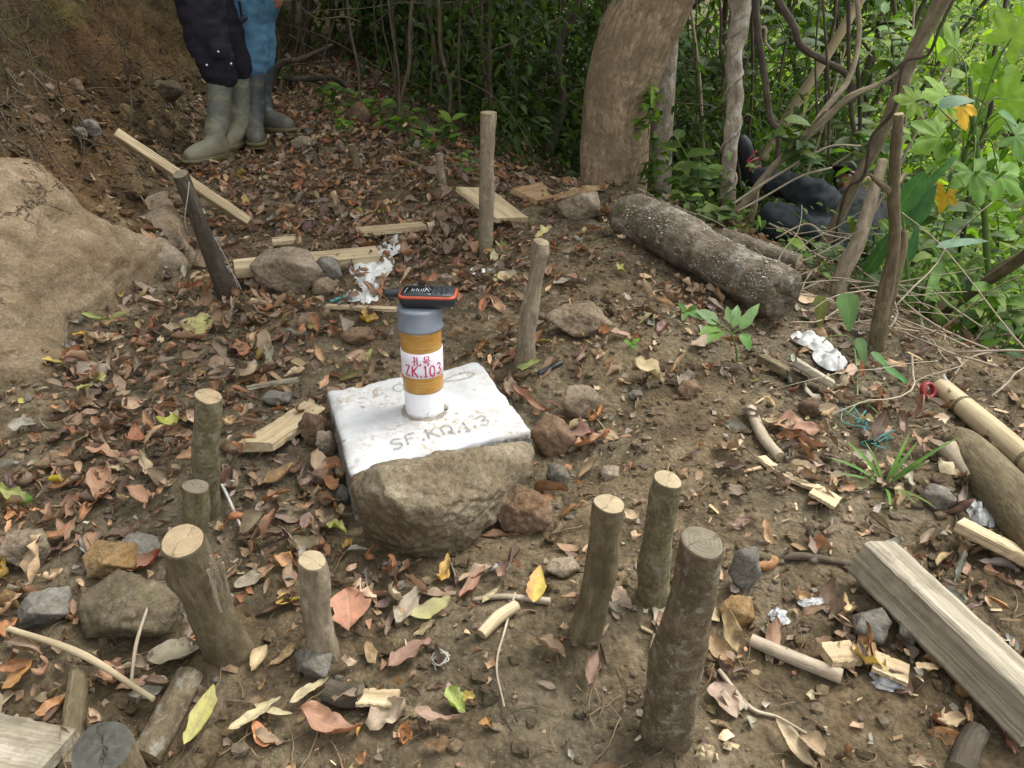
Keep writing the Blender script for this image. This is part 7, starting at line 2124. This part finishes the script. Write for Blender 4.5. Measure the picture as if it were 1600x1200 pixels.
def strew(name, label, cat, idx, XX, YY, SZ_, DD, UU, st, F0, seed, pileh=.028, buried=.25):
    r = np.random.default_rng(seed); n = len(idx); m = len(st[0][0])
    x, y, sz, dd, uu = XX[idx], YY[idx], SZ_[idx], DD[idx], UU[idx]
    k = r.integers(0, len(st), n); V = np.stack([s_[0] for s_ in st])[k] * sz[:, None, None]; tc = np.stack([s_[1] for s_ in st])[k]
    a = r.uniform(0, 2 * np.pi, n); c, s_ = np.cos(a)[:, None], np.sin(a)[:, None]
    V = np.stack([V[..., 0] * c - V[..., 1] * s_, V[..., 0] * s_ + V[..., 1] * c, V[..., 2]], -1)
    e = .03; gx_ = (H(x + e, y, False) - H(x - e, y, False)) / (2 * e); gy_ = (H(x, y + e, False) - H(x, y - e, False)) / (2 * e)
    z = H(x, y) + .0015 + pileh * np.minimum(1.2, dd) * r.random(n) ** 1.5 - np.where(r.random(n) < buried, .12 * sz * r.random(n), 0)
    V[..., 2] += gx_[:, None] * V[..., 0] + gy_[:, None] * V[..., 1]
    V += np.stack([x, y, z], -1)[:, None, :]
    ci = r.choice(len(PAL), n, p=PW_)
    w1 = (dd > 1.0) & (r.random(n) < .35); ci = np.where(w1, r.choice([0, 1, 4, 5, 8], n), ci)
    w2 = (uu > 880) & (r.random(n) < .55); ci = np.where(w2, r.choice([2, 3, 3, 6, 8, 5], n), ci)
    c = np.array([p[1] for p in PAL])[ci] * np.exp(r.normal(0, .28, (n, 1))) * (1 + r.normal(0, .06, (n, 3)))
    col = c[:, None, :] * (1 + .26 * vnoise(tc[..., 0] * 3 + np.arange(n)[:, None], tc[..., 1] * 1.5, 0)[..., None])
    flip = r.random(n) < .35
    Fs = np.where(flip[:, None, None], F0[::1, ::-1][None], F0[None]) + (np.arange(n) * m)[:, None, None]
    o = link(name, fast_mesh(name, V.reshape(-1, 3), Fs.reshape(-1, 4), tc.reshape(-1, 3), col.reshape(-1, 3).clip(.005, .8), M['litter'], True))
    tag(o, label, cat, kind='stuff'); return o
rest = np.array([i for i in range(N) if i not in hero_idx])
st1, F1 = stock(150, 5, 4, False)
strew('leaf_litter', 'brown leaf litter strewn thickly over the path', 'leaf litter', rest, X, Y, sizes, D, U, st1, F1, 3)
# torn pieces lie everywhere, also where whole leaves are few
nf = 26000; XF = rl.uniform(-2.2, 2.5, nf); YF = .45 + 5.0 * rl.random(nf) ** .9
PF = np.stack([XF, YF, H(XF, YF, False)], -1); UF, WF = to_px(PF); DF = dens(UF, WF)
ok2 = (np.interp(YF, BF_Y, BF_X) - XF < .15) & (XF - np.interp(YF, ED_Y, ED_X) < .9) & (UF > -100) & (UF < 2200) & (WF < 1300) & (rl.random(nf) < (.28 + .5 * DF + .25 * sstep(850, 1100, UF)) * (.5 + .8 * sstep(-.3, .5, fbm(XF * 4, YF * 4, 0, 2, 78))))
ins, dd = poly_inside(XF, YF, slabq); ok2 &= ~(ins | (dd < .012)); ok2 &= ~poly_inside(XF, YF, [(-.33, 1.34), (.05, 1.49), (.03, 1.36), (-.09, 1.22), (-.22, 1.20), (-.33, 1.26)])[0]
for (ax_, ay_, ar_) in AVOID: ok2 &= (XF - ax_) ** 2 + (YF - ay_) ** 2 > (ar_ * .8) ** 2
SZF = rl.uniform(.007, .028, nf); idx = np.nonzero(ok2)[0]; print('torn', len(idx))
st2, F2 = stock(80, 3, 2, True)
strew('leaf_fragments', 'torn fragments of dry leaves lying all over the soil', 'leaf fragments', idx, XF, YF, SZF, DF, UF, st2, F2, 4, .006, .15)

# leaves that catch the eye, placed one by one: (u, v, length px, width px, turn in degrees, colour, curl, cup, label)
SPEC = [
 (315, 516, 62, 44, 55, (.40, .38, .115), .5, .3, 'big flat yellow green veined leaf near the boulder face'),
 (368, 498, 50, 18, -60, (.50, .44, .42), .4, 1.4, 'pale pinkish spotted leaf standing right of the big yellow green one'),
 (150, 507, 36, 10, 0, (.22, .30, .02), .4, 1.2, 'bright lime leaf sliver at the foot of the boulder'),
 (192, 476, 38, 14, -25, (.48, .35, .03), .5, 1.0, 'yellow leaf above the lime sliver by the boulder'),
 (88, 583, 34, 12, 5, (.55, .38, .03), .4, .8, 'yellow leaf lying at the lower boulder edge'),
 (150, 602, 58, 40, -30, (.22, .165, .16), .4, .6, 'large round mauve grey leaf left of the yellow leaf'),
 (40, 679, 44, 28, 0, (.30, .29, .29), .3, .6, 'silver grey leaf on dark soil at the left'),
 (838, 928, 56, 28, 75, (.62, .33, .03), .5, .5, 'bright orange and yellow leaf left of the cracked top stake'),
 (697, 903, 40, 20, 80, (.56, .30, .02), .5, .7, 'golden yellow leaf below the leaning rock'),
 (544, 857, 18, 14, 60, (.58, .33, .02), .3, .6, 'small golden leaf at the left foot of the leaning rock'),
 (675, 962, 66, 30, 20, (.33, .31, .12), .4, .4, 'mottled pale yellow green leaf on bare soil below the rock'),
 (640, 955, 62, 26, 55, (.27, .225, .20), .4, .6, 'greyish oval leaf beside the mottled yellow green one'),
 (548, 968, 56, 56, -70, (.46, .16, .10), .5, .4, 'large salmon red leaf beside the thin upright cut stake'),
 (455, 945, 40, 28, 35, (.60, .38, .03), .7, .8, 'orange yellow leaf with a green tip left of the thin cut stake'),
 (712, 1108, 46, 28, -50, (.30, .42, .05), .9, 1.0, 'lime green leaf curled at the bottom centre'),
 (728, 1098, 30, 14, 0, (.52, .38, .03), .6, 1.0, 'yellow curl beside the lime green leaf'),
 (318, 1132, 76, 30, 80, (.36, .34, .06), .4, .3, 'yellow green spotted leaf standing up at the bottom left'),
 (35, 1072, 44, 34, 40, (.52, .22, .02), .4, .5, 'orange leaf under the cane at the lower left'),
 (88, 1118, 46, 28, 50, (.42, .15, .03), .9, 1.2, 'orange edged curled leaf beside the lower left branch'),
 (12, 990, 40, 30, 20, (.52, .17, .03), .6, .7, 'orange leaf at the left edge above the cane'),
 (180, 1078, 60, 44, -40, (.42, .19, .12), .9, 1.0, 'pinkish brown leaf with a dark hole under the mossy rock'),
 (278, 1030, 94, 46, 5, (.21, .20, .155), .3, .5, 'broad grey leaf before the thick leaning stake'),
 (230, 895, 60, 30, 20, (.24, .045, .02), .6, 1.0, 'dark red leaf behind the mossy rock'),
 (25, 790, 68, 30, -5, (.28, .32, .05), .7, 1.2, 'lime and yellow leaf curling at the left edge'),
 (100, 770, 36, 18, 50, (.50, .36, .03), .8, 1.2, 'yellow curled leaf right of the lime one at the left edge'),
 (60, 735, 24, 16, 10, (.05, .12, .015), .3, .5, 'dark green leaf fragment among the brown leaves at the left'),
 (440, 760, 54, 28, 25, (.42, .26, .14), .9, 1.6, 'tan leaf rolled up between left stakes and slab'),
 (525, 835, 40, 22, -20, (.36, .38, .06), .6, .9, 'lime green leaf left of the leaning rock'),
 (850, 352, 40, 22, 4, (.50, .42, .17), .5, .7, 'yellowish leaf resting on top of the crooked stake'),
 (578, 503, 22, 26, 80, (.56, .31, .02), .5, .7, 'small golden leaf behind the pipe'),
 (160, 770, 70, 40, -60, (.44, .20, .12), .8, 1.1, 'large salmon tan leaf left of the short stakes'),
 (925, 700, 60, 36, 10, (.42, .17, .10), .6, .8, 'salmon red leaf right of the brown corner stone'),
 (905, 684, 50, 34, -10, (.22, .07, .06), .7, 1.0, 'dark wine leaf above the salmon red one'),
 (830, 640, 80, 20, -28, (.36, .13, .08), .4, 1.6, 'long red brown leaf at the right rear edge of the slab'),
 (1245, 680, 80, 36, -8, (.42, .18, .12), .5, .7, 'large salmon leaf over curled ones right of the bare soil'),
 (1265, 712, 50, 24, -60, (.36, .17, .11), 1.4, 1.6, 'curled brown leaf hanging under the large salmon one'),
 (1010, 598, 54, 34, -15, (.46, .34, .19), .4, .6, 'pale tan leaf on bare soil right of the crooked stake'),
 (1100, 545, 60, 22, 15, (.30, .20, .16), .5, .7, 'dull leaf lying below the toothed seedling'),
 (1075, 604, 40, 26, 30, (.26, .19, .18), .7, 1.0, 'grey mauve leaf behind the small brown stone'),
 (1352, 1048, 52, 44, -60, (.50, .33, .08), .6, .6, 'golden brown leaf left of the shiny wrapper'),
 (1470, 1058, 52, 26, -35, (.22, .11, .06), .9, 1.6, 'dark cupped leaf right of the shiny wrapper'),
 (1480, 1140, 50, 28, 0, (.48, .33, .20), .9, 1.2, 'pale tan leaf before the squared beam'),
 (1560, 1140, 70, 30, 80, (.28, .10, .08), .8, 1.2, 'wine red leaf standing by the beam lower end'),
 (1240, 1175, 80, 30, -50, (.48, .36, .25), .5, 1.0, 'large pale buff leaf at the bottom edge right of centre'),
 (1130, 1110, 52, 40, -70, (.38, .25, .22), .5, .5, 'pinkish ragged leaf below the pale root'),
 (1120, 1030, 56, 28, -50, (.42, .24, .12), .7, 1.0, 'tan and white leaf right of the thickest stake'),
 (860, 1025, 50, 30, -30, (.30, .18, .12), .7, 1.1, 'brown leaf lying before the cracked top stake'),
 (925, 1062, 40, 34, 60, (.26, .14, .12), 1.1, 1.6, 'mauve leaf standing before the cracked top stake'),
 (640, 1035, 70, 36, 30, (.20, .08, .065), .7, .9, 'wine brown leaf on bare soil at the bottom centre'),
 (745, 905, 58, 24, 20, (.34, .22, .17), .6, .8, 'pinkish tan leaf right of the golden one'),
 (740, 920, 58, 20, 50, (.28, .09, .06), .7, 1.0, 'russet leaf crossing the pinkish tan one'),
 (520, 1150, 110, 40, -10, (.38, .15, .09), .8, .8, 'large russet leaf at the bottom below the grey log end'),
 (610, 1130, 70, 50, 10, (.40, .30, .24), .6, .6, 'pale mauve leaf at the bottom beside the russet one'),
 (680, 1140, 80, 30, 5, (.30, .17, .14), .7, .8, 'ragged mauve leaf below the lime green one'),
 (485, 1090, 60, 16, 30, (.55, .45, .28), .3, .3, 'straw coloured strip leaf at the bottom left'),
 (400, 1130, 80, 20, 35, (.52, .43, .27), .3, .6, 'long straw coloured husk right of the spotted yellow leaf'),
 (430, 1122, 70, 14, -12, (.55, .47, .30), .3, .3, 'pale straw strip crossing the long husk'),
 (1440, 620, 30, 22, 20, (.30, .11, .07), .8, 1.0, 'red brown leaf by the red ring'),
 (790, 440, 22, 34, 80, (.46, .38, .26), .4, .5, 'pale oval leaf right of the white plastic ring'),
 (880, 445, 34, 14, 5, (.42, .38, .32), .4, .5, 'small whitish leaf right of the crooked stake'),
 (825, 582, 40, 14, -5, (.24, .34, .05), .3, .6, 'lime green leaf on soil at the foot of the crooked stake'),
 (1225, 432, 20, 10, 20, (.3, .12, .05), .4, .6, 'tiny rusty leaf stuck under the log'),
 (970, 432, 26, 10, -40, (.34, .36, .05), .4, .6, 'small lime leaf before the fallen log'),
]
for (u, v, lp, wp, ang, c, k1, cup, lb) in SPEC:
    P = gp(u, v)
    L = m_px(P, lp) * 1.05; Wd = m_px(P, wp) * 1.15; c = (c[0] * .92, c[1] * .98, c[2] * .85)
    el = abs((P.z - CAM_Z)) / (P - Vector((0, 0, CAM_Z))).length
    a = math.atan2(math.sin(math.radians(ang)) / max(el, .3), math.cos(math.radians(ang)))
    L *= math.hypot(math.cos(math.radians(ang)), math.sin(math.radians(ang)) / max(.68, el)) * .95
    z = float(H(P.x, P.y)) + .016
    if 'on top of the crooked' in lb:
        L = .042; Wd = .028; a = .2
        P = at_y(850, 362, gp(821, 568).y - .02); z = P.z - .004
    V, F, tc = leaf_mesh((P.x, P.y, z), gnorm(P.x, P.y), a, L, Wd, k1 * 1.2 + (rn.uniform(-.3, .6) if k1 > .5 else 0), cup * 1.1, rn.uniform(.25, .6) if cup > .5 else .12, rl.normal(0, .16), rl.normal(0, .16), rn, 14, 8, rn.uniform(.1, .4))
    col = np.repeat(np.array(c)[None], len(V), 0) * (1 + .22 * vnoise(tc[:, 0] * 4 + u, tc[:, 1] * 2, 0)[:, None])
    if 'green tip' in lb or 'lime and yellow' in lb: col = col * (1 - sstep(.5, .8, tc[:, [0]])) + np.array([.12, .26, .03]) * sstep(.5, .8, tc[:, [0]])
    if 'orange and yellow' in lb: col = col * np.where(tc[:, [1]] > 0, np.array([[1.0, .75, .8]]), np.array([[1, 1.3, 1]]))
    mb = MB(); mb.add(V, F, tc, col)
    tag(mb.build('fallen_leaf', M['litter'], None, (P.x, P.y, z)), lb, 'leaf', 'dry leaves fallen on the path')

# ------------------------------------------------------------------ grit, clods, chips and fine twigs
def bits(name, label, cat, n, smin, smax, mat, seed, flat=.6, cols=None, kind='rock', xr=(-1.9, 1.6), yr=(.5, 4.6), cond=None, pw=3):
    r = np.random.default_rng(seed); X = r.uniform(*xr, n); Y = r.uniform(*yr, n) 
    P3 = np.stack([X, Y, H(X, Y)], -1); U, W = to_px(P3)
    ok = (U > -80) & (U < 1680) & (W > 120) & (W < 1260) & (X - np.interp(Y, ED_Y, ED_X) < .4)
    if cond is not None: ok &= cond(X, Y, U, W)
    ins, dd = poly_inside(X, Y, slabq); ok &= ~(ins | (dd < .01)); P3 = P3[ok]
    n = len(P3); sz = smin + (smax - smin) * r.random(n) ** pw
    if kind == 'rock':
        bv, bf = ico(1); bv = bv; m = len(bv)
        V = bv[None] * (1 + .28 * r.normal(0, 1, (n, m, 1)).clip(-1, 1)) * (sz[:, None, None]) * np.stack([r.uniform(.7, 1.2, n), r.uniform(.7, 1.2, n), r.uniform(.4, .8, n) * flat / .6], -1)[:, None, :]
        V = V + (P3 + np.array([0, 0, 1]) * sz[:, None] * .18)[:, None, :]
        F = (np.array(bf)[None] + np.arange(n)[:, None, None] * m).reshape(-1, 3)
        tc = V
    else:
        m = 8; a = r.uniform(0, 6.28, n); L = sz; W_ = sz * r.uniform(.12, .45, n) if kind == 'chip' else np.full(n, .0011)
        T = sz * .08 if kind == 'chip' else np.full(n, .0011)
        base = np.array([[x, y, z] for x in (-1, 1) for y in (-1, 1) for z in (-1, 1)], float)
        loc = base[None] * np.stack([L / 2, W_ / 2, T / 2], -1)[:, None]
        loc = loc * (1 + .25 * r.normal(0, 1, (n, 8, 1)).clip(-1, 1))
        ti = r.normal(0, .22, n)
        x = loc[..., 0] * np.cos(a)[:, None] - loc[..., 1] * np.sin(a)[:, None]; y = loc[..., 0] * np.sin(a)[:, None] + loc[..., 1] * np.cos(a)[:, None]
        z = loc[..., 2] + loc[..., 0] * np.sin(ti)[:, None]
        sl = .115
        V = np.stack([x, y, z + sl * y], -1) + (P3 + np.array([0, 0, 1]) * (.003 + .3 * np.abs(np.sin(ti)) * L)[:, None])[:, None]
        q = np.array([[0, 1, 3, 2], [4, 6, 7, 5], [0, 4, 5, 1], [2, 3, 7, 6], [0, 2, 6, 4], [1, 5, 7, 3]])
        F = (q[None] + np.arange(n)[:, None, None] * 8).reshape(-1, 4)
        tc = np.stack([loc[..., 1], loc[..., 2], loc[..., 0]], -1) + r.random((n, 1, 1)) * 3
    cols = np.array(cols if cols is not None else [(1, 1, 1)]); c = cols[r.integers(0, len(cols), n)] * np.exp(r.normal(0, .25, (n, 1)))
    o = link(name, fast_mesh(name, V.reshape(-1, 3), F, tc.reshape(-1, 3), np.repeat(c, m, 0), mat, False))
    tag(o, label, cat, kind='stuff'); return o
bits('gravel', 'small stones and grit scattered over the soil path', 'gravel', 5200, .0025, .014, M['rock_grey'], 1, cols=[(1, .95, .9), (1.1, .9, .7), (.8, .7, .6), (.9, .75, .5)])
bits('soil_clods', 'crumbs and clods of brown soil on the path', 'soil clods', 9000, .003, .016, M['soil'], 2, cols=[(1, .95, .9), (.8, .75, .7), (1.1, 1, .9)])
bits('bank_stones', 'small stones stuck in the cut bank', 'stones', 1500, .004, .034, M['rock_brown'], 6, xr=(-3.2, -1.1), yr=(1.3, 5.4), cond=lambda X, Y, U, W: np.interp(Y, BF_Y, BF_X) - X > .05, cols=[(.8, .8, .8), (.6, .55, .5), (1, .9, .8)], pw=4)
bits('wood_chips', 'pale wood chips scattered on the bare soil', 'wood chips', 2600, .008, .042, M['plank'], 3, kind='chip', cols=[(1, 1, 1), (.75, .7, .65), (.9, .85, .8), (.6, .5, .45)], cond=lambda X, Y, U, W: (np.random.default_rng(5).random(len(X)) < .10 + .6 * sstep(880, 1250, U)), pw=2)
bits('bank_clods', 'crumbs and clods of dark soil on the cut bank', 'soil clods', 7000, .004, .028, M['soil'], 12, xr=(-3.4, -1.1), yr=(1.3, 5.6), cond=lambda X, Y, U, W: np.interp(Y, BF_Y, BF_X) - X > .02, cols=[(.5, .4, .3), (.35, .28, .2), (.62, .5, .36)], pw=3)
mb = MB(); r8 = random.Random(8)
for k in range(700):
    u, v = r8.uniform(-40, 1640), r8.uniform(150, 1230)
    p = gp(u, v)
    if p.x - np.interp(p.y, ED_Y, ED_X) > .9 or np.interp(p.y, BF_Y, BF_X) - p.x > .1: continue
    if poly_inside(np.array([p.x]), np.array([p.y]), slabq)[0][0]: continue
    a = r8.uniform(0, 6.28); ln = r8.uniform(.02, .11)
    bp = branch_path(p, Vector((math.cos(a), math.sin(a), 0)), ln, r8, .3, 5)
    for q in bp: q.z = float(H(q.x, q.y)) + .003 + r8.uniform(0, .008)
    tube(mb, bp, [r8.uniform(.0007, .0018), .0006], 4, 8, col=r8.choice([(1, 1, 1), (1.6, 1.5, 1.4), (2.4, 2.2, 1.9)]))
tag(mb.build('fine_twigs', M['twig'], None, (0, 2, 0)), 'fine twigs and rootlets lying on the path', 'twigs', kind='stuff')
